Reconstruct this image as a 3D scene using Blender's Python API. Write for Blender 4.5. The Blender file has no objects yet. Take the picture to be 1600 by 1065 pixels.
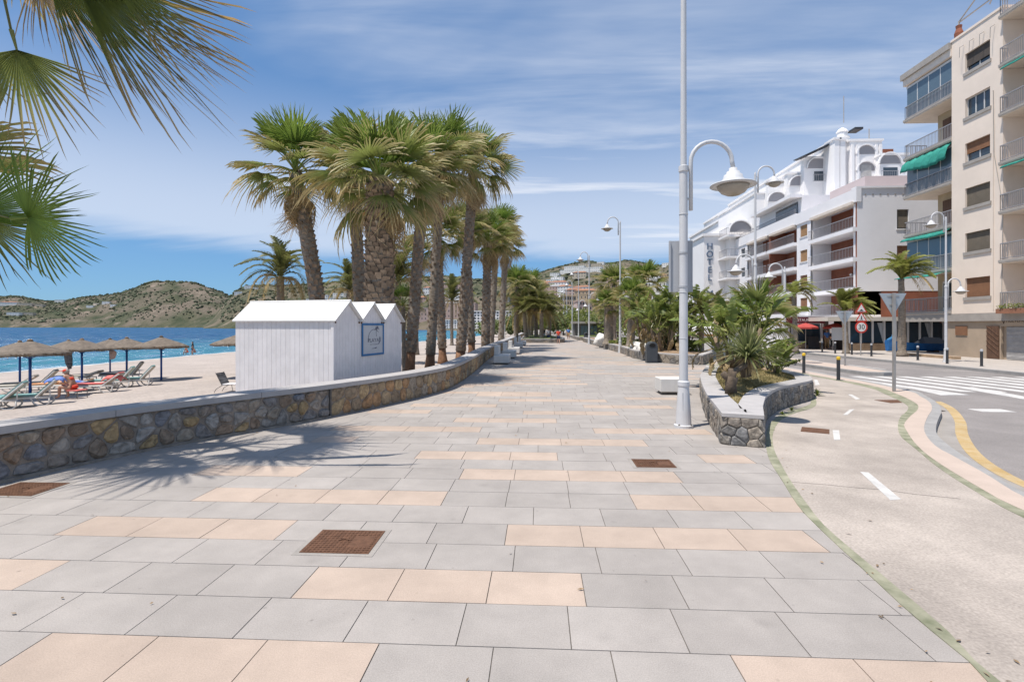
import bpy, math, random
from mathutils import Vector, Matrix, noise
random.seed(7)
SC = bpy.context.scene
COL = SC.collection
R = math.radians

# ------------------------------------------------------------------ camera
H = 2.0                                   # eye height above the promenade, metres
F = 800.0                                 # focal length in photograph pixels (18 mm)
YAW = math.atan(42 / 800)
CA, SA = math.cos(YAW), math.sin(YAW)
HOR = 509.0
cam_d = bpy.data.cameras.new('camera')
cam = bpy.data.objects.new('camera', cam_d)
COL.objects.link(cam)
cam.location = (0, 0, H)
cam.rotation_euler = (R(90), 0, YAW)
cam_d.sensor_width = 36
cam_d.lens = 18
cam_d.shift_y = -(532.5 - HOR) / 1600
cam_d.clip_start = 0.05
cam_d.clip_end = 20000
SC.camera = cam

# ------------------------------------------------------------------ sky and sun
TRAVEL = Vector((1.25, 0.78, -4.05)).normalized()
ELEV = math.asin(-TRAVEL.z)
AZ = math.atan2(-TRAVEL.x, -TRAVEL.y)
world = bpy.data.worlds.new('World')
SC.world = world
world.use_nodes = True
wn, wl = world.node_tree.nodes, world.node_tree.links
wn.clear()
w_out = wn.new('ShaderNodeOutputWorld')
w_bg = wn.new('ShaderNodeBackground')
w_bg.inputs['Strength'].default_value = 0.108
sky = wn.new('ShaderNodeTexSky')
sky.sky_type = 'NISHITA'
sky.sun_disc = False
sky.sun_elevation = ELEV
sky.sun_rotation = AZ
sky.air_density = 1.0
sky.dust_density = 0.08
sky.ozone_density = 1.6
# thin cirrus: streaky noise on a flat sheet high above
tc = wn.new('ShaderNodeTexCoord')
sep = wn.new('ShaderNodeSeparateXYZ'); wl.new(tc.outputs['Generated'], sep.inputs[0])
def wmath(op, a, b=None, clamp=False):
    n = wn.new('ShaderNodeMath'); n.operation = op; n.use_clamp = clamp
    for i, v in enumerate((a, b)):
        if v is None: continue
        if isinstance(v, (int, float)): n.inputs[i].default_value = v
        else: wl.new(v, n.inputs[i])
    return n.outputs[0]
zz = wmath('ADD', wmath('MAXIMUM', sep.outputs[2], 0.0), 0.10)
cx = wmath('DIVIDE', sep.outputs[0], zz)
cy = wmath('DIVIDE', sep.outputs[1], zz)
comb = wn.new('ShaderNodeCombineXYZ'); wl.new(cx, comb.inputs[0]); wl.new(cy, comb.inputs[1])
def cloud_layer(scale, rot, sx, sy, detail, lo, hi, off):
    mp = wn.new('ShaderNodeMapping')
    mp.inputs['Rotation'].default_value = (0, 0, R(rot)); mp.inputs['Scale'].default_value = (sx, sy, 1)
    mp.inputs['Location'].default_value = off
    wl.new(comb.outputs[0], mp.inputs[0])
    nz = wn.new('ShaderNodeTexNoise'); nz.inputs['Scale'].default_value = scale
    nz.inputs['Detail'].default_value = detail; nz.inputs['Roughness'].default_value = 0.58
    nz.inputs['Distortion'].default_value = 0.5
    wl.new(mp.outputs[0], nz.inputs['Vector'])
    mr = wn.new('ShaderNodeMapRange'); mr.interpolation_type = 'SMOOTHSTEP'
    mr.inputs[1].default_value = lo; mr.inputs[2].default_value = hi
    wl.new(nz.outputs['Fac'], mr.inputs[0])
    return mr.outputs[0]
c_big = cloud_layer(0.55, 20, 0.55, 1.0, 5, 0.30, 0.60, (3.1, 1.7, 0))
c_str = cloud_layer(1.5, 62, 0.33, 1.7, 10, 0.36, 0.72, (0.4, 5.2, 0))
c_fac = wmath('MULTIPLY', c_big, wmath('ADD', wmath('MULTIPLY', c_str, 0.85), 0.22))
edge = wn.new('ShaderNodeMapRange'); edge.interpolation_type = 'SMOOTHSTEP'    # the veil ends above a clear strip
edge.inputs[1].default_value = 0.125; edge.inputs[2].default_value = 0.165
wl.new(wmath('ADD', sep.outputs[2], wmath('MULTIPLY', wmath('SUBTRACT', c_big, 0.5), 0.03)), edge.inputs[0])
top = wn.new('ShaderNodeMapRange'); top.interpolation_type = 'SMOOTHSTEP'
top.inputs[1].default_value = 0.20; top.inputs[2].default_value = 0.60; top.inputs[3].default_value = 0.92; top.inputs[4].default_value = 0.62
wl.new(sep.outputs[2], top.inputs[0])
low = wn.new('ShaderNodeMapRange'); low.interpolation_type = 'SMOOTHSTEP'
low.inputs[1].default_value = 0.17; low.inputs[2].default_value = 0.46; low.inputs[3].default_value = 0.62; low.inputs[4].default_value = 0.0
wl.new(sep.outputs[2], low.inputs[0])
c_all = wmath('MAXIMUM', c_fac, low.outputs[0])
c_all = wmath('MULTIPLY', wmath('MULTIPLY', c_all, edge.outputs[0]), top.outputs[0], True)
w_mix = wn.new('ShaderNodeMix'); w_mix.data_type = 'RGBA'
wl.new(c_all, w_mix.inputs[0])
tint = wn.new('ShaderNodeVectorMath'); tint.operation = 'MULTIPLY'; tint.inputs[1].default_value = (0.66, 1.14, 1.74)
gam = wn.new('ShaderNodeGamma'); gam.inputs[1].default_value = 0.56      # camera-like roll-off of the bright horizon
wl.new(sky.outputs[0], gam.inputs[0]); wl.new(gam.outputs[0], tint.inputs[0]); wl.new(tint.outputs[0], w_mix.inputs[6])
w_mix.inputs[7].default_value = (5.7, 6.0, 6.6, 1)
wl.new(w_mix.outputs[2], w_bg.inputs[0])
wl.new(w_bg.outputs[0], w_out.inputs[0])

sun_d = bpy.data.lights.new('sun', 'SUN')
sun_d.energy = 4.1
sun_d.angle = R(0.55)
sun_d.color = (1.0, 0.94, 0.86)
sun = bpy.data.objects.new('sun', sun_d); COL.objects.link(sun)
sun.location = (-20, -15, 60)
sun.rotation_euler = TRAVEL.to_track_quat('-Z', 'Y').to_euler()

SC.view_settings.view_transform = 'Standard'
SC.view_settings.look = 'None'
SC.view_settings.exposure = 0.48
SC.view_settings.gamma = 1.0
SC.view_settings.use_curve_mapping = False
SC.cycles.max_bounces = 6
SC.cycles.transparent_max_bounces = 8

# ------------------------------------------------------------------ pixel -> place
def ray(px, py):
    xc, up = (px - 800) / F, (HOR - py) / F
    return Vector((xc * CA - SA, xc * SA + CA, up))
def G(px, py, z=0.0):                     # where a photograph pixel meets a level z
    d = ray(px, py); t = (z - H) / d.z
    return Vector((d.x * t, d.y * t, z))
def P(px, py, depth):                     # a point at a known distance in front of the camera
    d = ray(px, py); return Vector((d.x * depth, d.y * depth, H + d.z * depth))
def XP(px, py, X):                        # where the pixel's ray meets the upright plane x = X
    d = ray(px, py); t = X / d.x
    return Vector((X, d.y * t, H + d.z * t))
def YP(px, py, Y):
    d = ray(px, py); t = Y / d.y
    return Vector((d.x * t, Y, H + d.z * t))

# ------------------------------------------------------------------ materials
MATS = {}
def mat(name, col, rough=0.7, var=0.12, scale=4.0, bump=0.0, bscale=30.0, island=0.0, metal=0.0, spec=0.4,
        col2=None, fine=0.0, fscale=120.0, stretch=None, detail=6, bdist=0.02, spots=0.0, sscale=2.2):
    if name in MATS: return MATS[name]
    m = bpy.data.materials.new(name); m.use_nodes = True
    n, l = m.node_tree.nodes, m.node_tree.links
    b = n['Principled BSDF']
    b.inputs['Roughness'].default_value = rough
    b.inputs['Metallic'].default_value = metal
    b.inputs['Specular IOR Level'].default_value = spec
    geo = n.new('ShaderNodeNewGeometry')
    vec = geo.outputs['Position']
    if stretch:
        mp = n.new('ShaderNodeMapping'); mp.inputs['Scale'].default_value = stretch
        l.new(vec, mp.inputs[0]); vec = mp.outputs[0]
    nz = n.new('ShaderNodeTexNoise'); nz.inputs['Scale'].default_value = scale; nz.inputs['Detail'].default_value = detail
    nz.inputs['Roughness'].default_value = 0.62
    l.new(vec, nz.inputs['Vector'])
    mr = n.new('ShaderNodeMapRange'); mr.inputs[1].default_value = 0.32; mr.inputs[2].default_value = 0.68
    l.new(nz.outputs['Fac'], mr.inputs[0])
    mix = n.new('ShaderNodeMix'); mix.data_type = 'RGBA'
    c = Vector(col[:3])
    a = c * (1 - var); d = Vector(col2[:3]) if col2 else c * (1 + var)
    mix.inputs[6].default_value = (*a, 1); mix.inputs[7].default_value = (*[min(1, q) for q in d], 1)
    l.new(mr.outputs[0], mix.inputs[0])
    out = mix.outputs[2]
    def scaled(out, fac_socket, amount):
        mm = n.new('ShaderNodeMapRange'); mm.inputs[3].default_value = 1 - amount; mm.inputs[4].default_value = 1 + amount
        l.new(fac_socket, mm.inputs[0])
        hs = n.new('ShaderNodeVectorMath'); hs.operation = 'SCALE'
        l.new(out, hs.inputs[0]); l.new(mm.outputs[0], hs.inputs['Scale'])
        return hs.outputs[0]
    if island:
        oi = n.new('ShaderNodeObjectInfo'); ad = n.new('ShaderNodeMath'); ad.operation = 'ADD'; fr_ = n.new('ShaderNodeMath'); fr_.operation = 'FRACT'
        l.new(geo.outputs['Random Per Island'], ad.inputs[0]); l.new(oi.outputs['Random'], ad.inputs[1]); l.new(ad.outputs[0], fr_.inputs[0])
        out = scaled(out, fr_.outputs[0], island)
    if fine:
        fz = n.new('ShaderNodeTexNoise'); fz.inputs['Scale'].default_value = fscale; fz.inputs['Detail'].default_value = 3
        l.new(geo.outputs['Position'], fz.inputs['Vector'])
        fr = n.new('ShaderNodeMapRange'); fr.inputs[1].default_value = 0.3; fr.inputs[2].default_value = 0.7
        l.new(fz.outputs['Fac'], fr.inputs[0])
        out = scaled(out, fr.outputs[0], fine)
    if spots:
        wz = n.new('ShaderNodeTexNoise'); wz.inputs['Scale'].default_value = 0.45; wz.inputs['Detail'].default_value = 7; wz.inputs['Roughness'].default_value = 0.7
        l.new(geo.outputs['Position'], wz.inputs['Vector'])
        wr = n.new('ShaderNodeMapRange'); wr.inputs[1].default_value = 0.35; wr.inputs[2].default_value = 0.65; l.new(wz.outputs['Fac'], wr.inputs[0])
        out = scaled(out, wr.outputs[0], 0.10)
        for vs_, rad, dk in ((sscale, 0.030, 0.55), (sscale * 2.7, 0.045, 0.75), (sscale * 0.8, 0.10, 0.88)):
            vo = n.new('ShaderNodeTexVoronoi'); vo.inputs['Scale'].default_value = vs_
            l.new(geo.outputs['Position'], vo.inputs['Vector'])
            sc_ = n.new('ShaderNodeSeparateColor'); l.new(vo.outputs['Color'], sc_.inputs[0])
            th = n.new('ShaderNodeMath'); th.operation = 'MULTIPLY'; th.inputs[1].default_value = rad * 2; l.new(sc_.outputs[0], th.inputs[0])
            lt = n.new('ShaderNodeMapRange'); lt.inputs[3].default_value = 1 - (1 - dk) * spots; lt.inputs[4].default_value = 1.0
            l.new(vo.outputs['Distance'], lt.inputs[0]); lt.inputs[1].default_value = 0.0
            a3 = n.new('ShaderNodeMath'); a3.operation = 'ADD'; a3.inputs[1].default_value = 0.004; l.new(th.outputs[0], a3.inputs[0]); l.new(a3.outputs[0], lt.inputs[2])
            m3 = n.new('ShaderNodeVectorMath'); m3.operation = 'SCALE'; l.new(out, m3.inputs[0]); l.new(lt.outputs[0], m3.inputs['Scale']); out = m3.outputs[0]
    l.new(out, b.inputs['Base Color'])
    if bump:
        bz = n.new('ShaderNodeTexNoise'); bz.inputs['Scale'].default_value = bscale; bz.inputs['Detail'].default_value = 5
        l.new(vec, bz.inputs['Vector'])
        bp = n.new('ShaderNodeBump'); bp.inputs['Strength'].default_value = bump; bp.inputs['Distance'].default_value = bdist
        l.new(bz.outputs['Fac'], bp.inputs['Height']); l.new(bp.outputs[0], b.inputs['Normal'])
    MATS[name] = m
    return m

def ramp_mat(name, cols, rough=0.85, scale=6.0, amount=0.35, bump=0.6, bscale=14.0, bdist=0.03):
    """stone of many colours: one colour for each stone, veined by noise"""
    m = bpy.data.materials.new(name); m.use_nodes = True
    n, l = m.node_tree.nodes, m.node_tree.links
    b = n['Principled BSDF']; b.inputs['Roughness'].default_value = rough; b.inputs['Specular IOR Level'].default_value = 0.25
    geo = n.new('ShaderNodeNewGeometry')
    cr = n.new('ShaderNodeValToRGB'); cr.color_ramp.interpolation = 'CONSTANT'
    e = cr.color_ramp.elements
    while len(e) < len(cols): e.new(0.5)
    for i, c in enumerate(cols):
        e[i].position = i / len(cols); e[i].color = (*c, 1)
    oi = n.new('ShaderNodeObjectInfo'); ad = n.new('ShaderNodeMath'); ad.operation = 'ADD'; fr_ = n.new('ShaderNodeMath'); fr_.operation = 'FRACT'
    l.new(geo.outputs['Random Per Island'], ad.inputs[0]); l.new(oi.outputs['Random'], ad.inputs[1]); l.new(ad.outputs[0], fr_.inputs[0])
    l.new(fr_.outputs[0], cr.inputs[0])
    nz = n.new('ShaderNodeTexNoise'); nz.inputs['Scale'].default_value = scale; nz.inputs['Detail'].default_value = 7
    nz.inputs['Distortion'].default_value = 1.2
    l.new(geo.outputs['Position'], nz.inputs['Vector'])
    mr = n.new('ShaderNodeMapRange'); mr.inputs[1].default_value = 0.3; mr.inputs[2].default_value = 0.7
    mr.inputs[3].default_value = 1 - amount; mr.inputs[4].default_value = 1 + amount
    l.new(nz.outputs['Fac'], mr.inputs[0])
    vm = n.new('ShaderNodeVectorMath'); vm.operation = 'SCALE'
    l.new(cr.outputs[0], vm.inputs[0]); l.new(mr.outputs[0], vm.inputs['Scale'])
    l.new(vm.outputs[0], b.inputs['Base Color'])
    bz = n.new('ShaderNodeTexNoise'); bz.inputs['Scale'].default_value = bscale; bz.inputs['Detail'].default_value = 6
    l.new(geo.outputs['Position'], bz.inputs['Vector'])
    bp = n.new('ShaderNodeBump'); bp.inputs['Strength'].default_value = bump; bp.inputs['Distance'].default_value = bdist
    l.new(bz.outputs['Fac'], bp.inputs['Height']); l.new(bp.outputs[0], b.inputs['Normal'])
    MATS[name] = m
    return m

def leaf_mat(name, col, tip, trans=0.35, var=0.25, rough=0.45):
    """thin leaf: lets light through; the attribute 'tip' browns the ends"""
    m = bpy.data.materials.new(name); m.use_nodes = True
    n, l = m.node_tree.nodes, m.node_tree.links
    b = n['Principled BSDF']; b.inputs['Roughness'].default_value = rough; b.inputs['Specular IOR Level'].default_value = 0.35
    at = n.new('ShaderNodeAttribute'); at.attribute_name = 'tip'
    geo = n.new('ShaderNodeNewGeometry')
    oi = n.new('ShaderNodeObjectInfo')
    nz = n.new('ShaderNodeTexNoise'); nz.inputs['Scale'].default_value = 1.6
    l.new(geo.outputs['Position'], nz.inputs['Vector'])
    ad = n.new('ShaderNodeMath'); ad.operation = 'ADD'
    l.new(geo.outputs['Random Per Island'], ad.inputs[0]); l.new(oi.outputs['Random'], ad.inputs[1])
    a2 = n.new('ShaderNodeMath'); a2.operation = 'ADD'; l.new(ad.outputs[0], a2.inputs[0]); l.new(nz.outputs['Fac'], a2.inputs[1])
    mr = n.new('ShaderNodeMapRange'); mr.inputs[2].default_value = 3.0
    mr.inputs[3].default_value = 1 - var * 1.6; mr.inputs[4].default_value = 1 + var * 1.6
    l.new(a2.outputs[0], mr.inputs[0])
    mix = n.new('ShaderNodeMix'); mix.data_type = 'RGBA'
    mix.inputs[6].default_value = (*col, 1); mix.inputs[7].default_value = (*tip, 1)
    l.new(at.outputs['Fac'], mix.inputs[0])
    vm = n.new('ShaderNodeVectorMath'); vm.operation = 'SCALE'
    l.new(mix.outputs[2], vm.inputs[0]); l.new(mr.outputs[0], vm.inputs['Scale'])
    l.new(vm.outputs[0], b.inputs['Base Color'])
    tr = n.new('ShaderNodeBsdfTranslucent'); l.new(vm.outputs[0], tr.inputs[0])
    ms = n.new('ShaderNodeMixShader'); ms.inputs[0].default_value = trans
    l.new(b.outputs[0], ms.inputs[1]); l.new(tr.outputs[0], ms.inputs[2])
    l.new(ms.outputs[0], n['Material Output'].inputs[0])
    MATS[name] = m
    return m

def glass_mat(name, col=(0.03, 0.045, 0.06), rough=0.06):
    m = bpy.data.materials.new(name); m.use_nodes = True
    b = m.node_tree.nodes['Principled BSDF']
    b.inputs['Base Color'].default_value = (*col, 1); b.inputs['Roughness'].default_value = rough
    b.inputs['Specular IOR Level'].default_value = 0.8
    MATS[name] = m
    return m

# ------------------------------------------------------------------ mesh builder
class MB:
    def __init__(s): s.v, s.f, s.m, s.tip = [], [], [], None
    def add(s, verts, faces, mi=0):
        o = len(s.v); s.v += [tuple(v) for v in verts]
        s.f += [tuple(i + o for i in f) for f in faces]; s.m += [mi] * len(faces)
        return s
    def box(s, c, d, rz=0.0, mi=0, tilt=None):
        x, y, z = d[0] / 2, d[1] / 2, d[2] / 2
        vs = [Vector((a * x, b * y, e * z)) for e in (-1, 1) for a, b in ((-1, -1), (1, -1), (1, 1), (-1, 1))]
        M = Matrix.Rotation(rz, 3, 'Z')
        if tilt is not None: M = M @ tilt
        return s.add([M @ v + Vector(c) for v in vs],
                     [(3, 2, 1, 0), (4, 5, 6, 7), (0, 1, 5, 4), (1, 2, 6, 5), (2, 3, 7, 6), (3, 0, 4, 7)], mi)
    def span(s, x0, x1, y0, y1, z0, z1, mi=0):
        return s.box(((x0 + x1) / 2, (y0 + y1) / 2, (z0 + z1) / 2), (abs(x1 - x0), abs(y1 - y0), abs(z1 - z0)), 0, mi)
    def tube(s, pts, rad, n=8, mi=0, cap=True):
        pts = [Vector(p) for p in pts]
        if isinstance(rad, (int, float)): rad = [rad] * len(pts)
        rings = []
        ref = None
        for i, p in enumerate(pts):
            t = (pts[min(i + 1, len(pts) - 1)] - pts[max(i - 1, 0)]).normalized()
            if ref is None:
                ref = Vector((1, 0, 0)) if abs(t.x) < 0.8 else Vector((0, 1, 0))
            a = (ref - t * ref.dot(t)).normalized(); bb = t.cross(a); ref = a
            rings.append([p + (a * math.cos(k * 2 * math.pi / n) + bb * math.sin(k * 2 * math.pi / n)) * rad[i] for k in range(n)])
        vs = [v for r in rings for v in r]
        fs = []
        for i in range(len(pts) - 1):
            for k in range(n):
                fs.append((i * n + k, i * n + (k + 1) % n, (i + 1) * n + (k + 1) % n, (i + 1) * n + k))
        if cap:
            fs.append(tuple(range(n - 1, -1, -1))); fs.append(tuple((len(pts) - 1) * n + k for k in range(n)))
        return s.add(vs, fs, mi)
    def lathe(s, prof, n=16, c=(0, 0, 0), mi=0):
        c = Vector(c); vs = []; fs = []
        for r, z in prof:
            vs += [c + Vector((r * math.cos(k * 2 * math.pi / n), r * math.sin(k * 2 * math.pi / n), z)) for k in range(n)]
        for i in range(len(prof) - 1):
            for k in range(n):
                fs.append((i * n + k, i * n + (k + 1) % n, (i + 1) * n + (k + 1) % n, (i + 1) * n + k))
        fs.append(tuple(range(n - 1, -1, -1))); fs.append(tuple((len(prof) - 1) * n + k for k in range(n)))
        return s.add(vs, fs, mi)
    def prism(s, poly, z0, z1, mi=0, bottom=False):
        n = len(poly)
        ar = sum(poly[i][0] * poly[(i + 1) % n][1] - poly[(i + 1) % n][0] * poly[i][1] for i in range(n))
        if ar < 0: poly = poly[::-1]
        vs = [(p[0], p[1], z0) for p in poly] + [(p[0], p[1], z1) for p in poly]
        fs = [(i, (i + 1) % n, n + (i + 1) % n, n + i) for i in range(n)] + [tuple(range(n, 2 * n))]
        if bottom: fs.append(tuple(range(n - 1, -1, -1)))
        return s.add(vs, fs, mi)
    def ribbon(s, A, B, z0, z1, mi=0):
        """a strip between two lines of points, top at z1, sides down to z0"""
        n = len(A)
        vs = [(p[0], p[1], z1) for p in A] + [(p[0], p[1], z1) for p in B] + [(p[0], p[1], z0) for p in A] + [(p[0], p[1], z0) for p in B]
        fs = []
        for i in range(n - 1):
            fs += [(i, n + i, n + i + 1, i + 1), (2 * n + i, i, i + 1, 2 * n + i + 1), (n + i, 3 * n + i, 3 * n + i + 1, n + i + 1)]
        fs += [(0, 2 * n, 3 * n, n), (n - 1, 2 * n - 1, 4 * n - 1, 3 * n - 1)]
        return s.add(vs, fs, mi)
    def blob(s, c, r, seed=0, sub=1, squash=1.0, rough=0.25, mi=0):
        t = (1 + 5 ** 0.5) / 2
        vs = [Vector(v).normalized() for v in ((-1, t, 0), (1, t, 0), (-1, -t, 0), (1, -t, 0), (0, -1, t), (0, 1, t), (0, -1, -t), (0, 1, -t), (t, 0, -1), (t, 0, 1), (-t, 0, -1), (-t, 0, 1))]
        fs = [(0, 11, 5), (0, 5, 1), (0, 1, 7), (0, 7, 10), (0, 10, 11), (1, 5, 9), (5, 11, 4), (11, 10, 2), (10, 7, 6), (7, 1, 8), (3, 9, 4), (3, 4, 2), (3, 2, 6), (3, 6, 8), (3, 8, 9), (4, 9, 5), (2, 4, 11), (6, 2, 10), (8, 6, 7), (9, 8, 1)]
        for _ in range(sub):
            mid = {}; nf = []
            def mp(a, b):
                k = (min(a, b), max(a, b))
                if k not in mid: mid[k] = len(vs); vs.append(((vs[a] + vs[b]) / 2).normalized())
                return mid[k]
            for a, b, c2 in fs:
                x, y, z = mp(a, b), mp(b, c2), mp(c2, a)
                nf += [(a, x, z), (b, y, x), (c2, z, y), (x, y, z)]
            fs = nf
        out = []
        for v in vs:
            k = 1 + rough * noise.noise(v * 1.7 + Vector((seed * 3.1, seed * 1.7, seed)))*1.6
            out.append(Vector(c) + Vector((v.x * r * k, v.y * r * k, v.z * r * k * squash)))
        return s.add(out, fs, mi)
    def facade(s, o, u, w, h, holes, depth, nrm, mi=0, mr=None):
        """upright wall with openings: o corner, u unit along, holes (u0,u1,v0,v1), reveals of a depth along -nrm"""
        o, u, nrm = Vector(o), Vector(u), Vector(nrm); z = Vector((0, 0, 1))
        us = sorted({0, w, *[q for hl in holes for q in hl[:2]]}); vs_ = sorted({0, h, *[q for hl in holes for q in hl[2:4]]})
        flip = u.cross(z).dot(nrm) < 0
        def put(ps, m):
            s.add(ps if not flip else ps[::-1], [(0, 1, 2, 3)], m)
        for i in range(len(us) - 1):
            for j in range(len(vs_) - 1):
                a, b, c, d = us[i], us[i + 1], vs_[j], vs_[j + 1]
                cu, cv = (a + b) / 2, (c + d) / 2
                if any(hl[0] < cu < hl[1] and hl[2] < cv < hl[3] for hl in holes): continue
                put([o + u * a + z * c, o + u * b + z * c, o + u * b + z * d, o + u * a + z * d], mi)
        for a, b, c, d in holes:
            q = [o + u * a + z * c, o + u * b + z * c, o + u * b + z * d, o + u * a + z * d]
            k = [p - nrm * depth for p in q]
            for i in range(4):
                put([q[i], k[i], k[(i + 1) % 4], q[(i + 1) % 4]][::-1], mi if mr is None else mr)
        return s
    def build(s, name, mats, parent=None, smooth=False, local=False):
        me = bpy.data.meshes.new(name)
        off = Vector((0, 0, 0))
        if parent is not None and not local: off = abs_loc(parent)
        me.from_pydata([Vector(v) - off for v in s.v], [], s.f)
        if not isinstance(mats, (list, tuple)): mats = [mats]
        for m in mats: me.materials.append(m)
        if len(mats) > 1: me.polygons.foreach_set('material_index', s.m)
        if smooth: me.polygons.foreach_set('use_smooth', [True] * len(me.polygons))
        if s.tip is not None:
            at = me.attributes.new('tip', 'FLOAT', 'POINT'); at.data.foreach_set('value', s.tip)
        me.update()
        o = bpy.data.objects.new(name, me); COL.objects.link(o)
        if parent is not None: o.parent = parent
        return o

def abs_loc(o):
    v = Vector(o.location)
    while o.parent is not None:
        o = o.parent; v = v + Vector(o.location)
    return v
def tag(o, label, cat, group=None):
    o['label'] = label; o['category'] = cat
    if group: o['group'] = group
    return o
def thing(name, label, cat, loc, rz=0.0, group=None):
    o = bpy.data.objects.new(name, None); COL.objects.link(o)
    o.location = loc; o.rotation_euler = (0, 0, rz); o.empty_display_size = 0.2
    return tag(o, label, cat, group)
def struct(o): o['kind'] = 'structure'; return o
def stuff(o): o['kind'] = 'stuff'; return o
def copy_tree(o, parent=None):
    c = o.copy(); COL.objects.link(c); c.parent = parent
    for ch in o.children: copy_tree(ch, c)
    return c
def inst(mesh_obj, name, parent, M):
    """another object on the same mesh, placed by a matrix inside its parent"""
    o = bpy.data.objects.new(name, mesh_obj.data if hasattr(mesh_obj, 'data') else mesh_obj)
    COL.objects.link(o); o.parent = parent; o.matrix_local = M
    return o
def text_mesh(txt, size, m, parent, M, name='lettering', extrude=0.004, align='CENTER', squeeze=1.0):
    cu = bpy.data.curves.new(name, 'FONT'); cu.body = txt; cu.size = size; cu.extrude = extrude
    cu.align_x = align; cu.align_y = 'CENTER'
    t = bpy.data.objects.new(name, cu)
    COL.objects.link(t)
    dg = bpy.context.evaluated_depsgraph_get()
    me = bpy.data.meshes.new_from_object(t.evaluated_get(dg))
    bpy.data.objects.remove(t)
    me.materials.clear(); me.materials.append(m)
    for v in me.vertices: v.co.x *= squeeze
    o = bpy.data.objects.new(name, me); COL.objects.link(o); o.parent = parent; o.matrix_local = M
    return o
def frame(o, x, y, z):
    M = Matrix.Identity(4)
    for i, a in enumerate((x, y, z)):
        for j in range(3): M[j][i] = a[j]
    M.translation = o
    return M
def smoothline(pts, n=6):
    """Catmull-Rom through 2-D or 3-D points"""
    pts = [Vector(p) for p in pts]; out = []
    for i in range(len(pts) - 1):
        p0, p1, p2, p3 = pts[max(i - 1, 0)], pts[i], pts[i + 1], pts[min(i + 2, len(pts) - 1)]
        for k in range(n):
            t = k / n
            out.append(0.5 * ((2 * p1) + (p2 - p0) * t + (2 * p0 - 5 * p1 + 4 * p2 - p3) * t * t + (3 * p1 - p0 - 3 * p2 + p3) * t ** 3))
    out.append(pts[-1]); return out
def resample(line, step):
    out = [line[0]]; acc = 0.0
    for a, b in zip(line, line[1:]):
        L = (b - a).length; d = step - acc
        while d <= L and L > 1e-9:
            out.append(a + (b - a) * (d / L)); d += step
        acc = L - (d - step)
    return out
# ================================================================== materials used everywhere
m_grey = mat('grey_slab', (0.325, 0.296, 0.272), 0.8, 0.08, 2.0, 0.2, 90, island=0.055, fine=0.14, fscale=120, bdist=0.004, spots=1.0)
m_peach = mat('peach_slab', (0.405, 0.322, 0.262), 0.8, 0.08, 2.0, 0.2, 90, island=0.05, fine=0.12, fscale=120, bdist=0.004, spots=1.0)
m_joint = mat('joint_sand', (0.13, 0.118, 0.105), 0.95, 0.3, 8)
m_cap = mat('coping_stone', (0.40, 0.38, 0.37), 0.7, 0.08, 3, 0.1, 60, island=0.06, fine=0.06)
m_mortar = mat('mortar', (0.27, 0.225, 0.185), 0.95, 0.3, 6, 0.8, 25)
m_sand = mat('beach_sand', (0.385, 0.33, 0.29), 0.95, 0.12, 0.35, 0.9, 2.2, fine=0.14, fscale=9, bdist=0.12)
m_concrete = mat('lane_concrete', (0.365, 0.318, 0.278), 0.9, 0.13, 0.9, 0.3, 70, fine=0.17, fscale=45, bdist=0.006, spots=0.9, sscale=3.2)
m_green = mat('green_edge', (0.21, 0.225, 0.135), 0.9, 0.28, 3.5, 0.2, 60, col2=(0.34, 0.325, 0.24), spots=0.8)
m_cream = mat('cream_kerb', (0.47, 0.38, 0.32), 0.85, 0.07, 2.2, 0.15, 70, fine=0.07)
m_kerb = mat('granite_kerb', (0.30, 0.29, 0.28), 0.85, 0.12, 3, 0.2, 60, fine=0.10)
m_gutter = mat('gutter_concrete', (0.30, 0.275, 0.25), 0.9, 0.16, 1.5, 0.3, 50, fine=0.12)
m_asphalt = mat('asphalt', (0.225, 0.205, 0.195), 0.9, 0.14, 0.5, 0.4, 150, fine=0.2, fscale=60, bdist=0.008, spots=0.7)
m_white_paint = mat('road_paint', (0.52, 0.505, 0.485), 0.8, 0.18, 3, 0.1, 60, fine=0.10)
m_yellow_paint = mat('yellow_paint', (0.50, 0.335, 0.13), 0.8, 0.22, 4, col2=(0.46, 0.36, 0.22), fine=0.12, spots=0.9)
m_pave_far = mat('far_pavement', (0.40, 0.36, 0.325), 0.9, 0.10, 1.2, 0.1, 50, fine=0.08)
m_rust = mat('rusty_iron', (0.125, 0.062, 0.036), 0.8, 0.25, 14, 0.4, 80, spec=0.3)
m_earth = mat('bare_earth', (0.26, 0.18, 0.115), 0.95, 0.3, 2.5, 0.5, 20)

def lerp_line(pts, y):
    if y <= pts[0][1]: 
        a, b = pts[0], pts[1]
    elif y >= pts[-1][1]:
        a, b = pts[-2], pts[-1]
    else:
        for a, b in zip(pts, pts[1:]):
            if a[1] <= y <= b[1]: break
    t = (y - a[1]) / (b[1] - a[1] + 1e-9)
    return a[0] + (b[0] - a[0]) * t

# ------------------------------------------------------------------ outlines on the ground
wall_px = [(0, 753), (100, 731), (225, 704), (350, 681), (468, 660), (569, 640), (662, 619), (709, 603), (741, 581), (765, 560)]
wall_pts = [G(*p).to_2d() for p in wall_px]
wall_pts = [Vector((-8.6, 0.4)), Vector((-7.9, 3.2))] + wall_pts + [Vector((-2.95, 46)), Vector((-2.9, 62)), Vector((-2.9, 90)), Vector((-2.9, 140))]
wall_line = smoothline(wall_pts, 6)
def wall_x(y): return lerp_line([(p.x, p.y) for p in wall_line], y)

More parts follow.
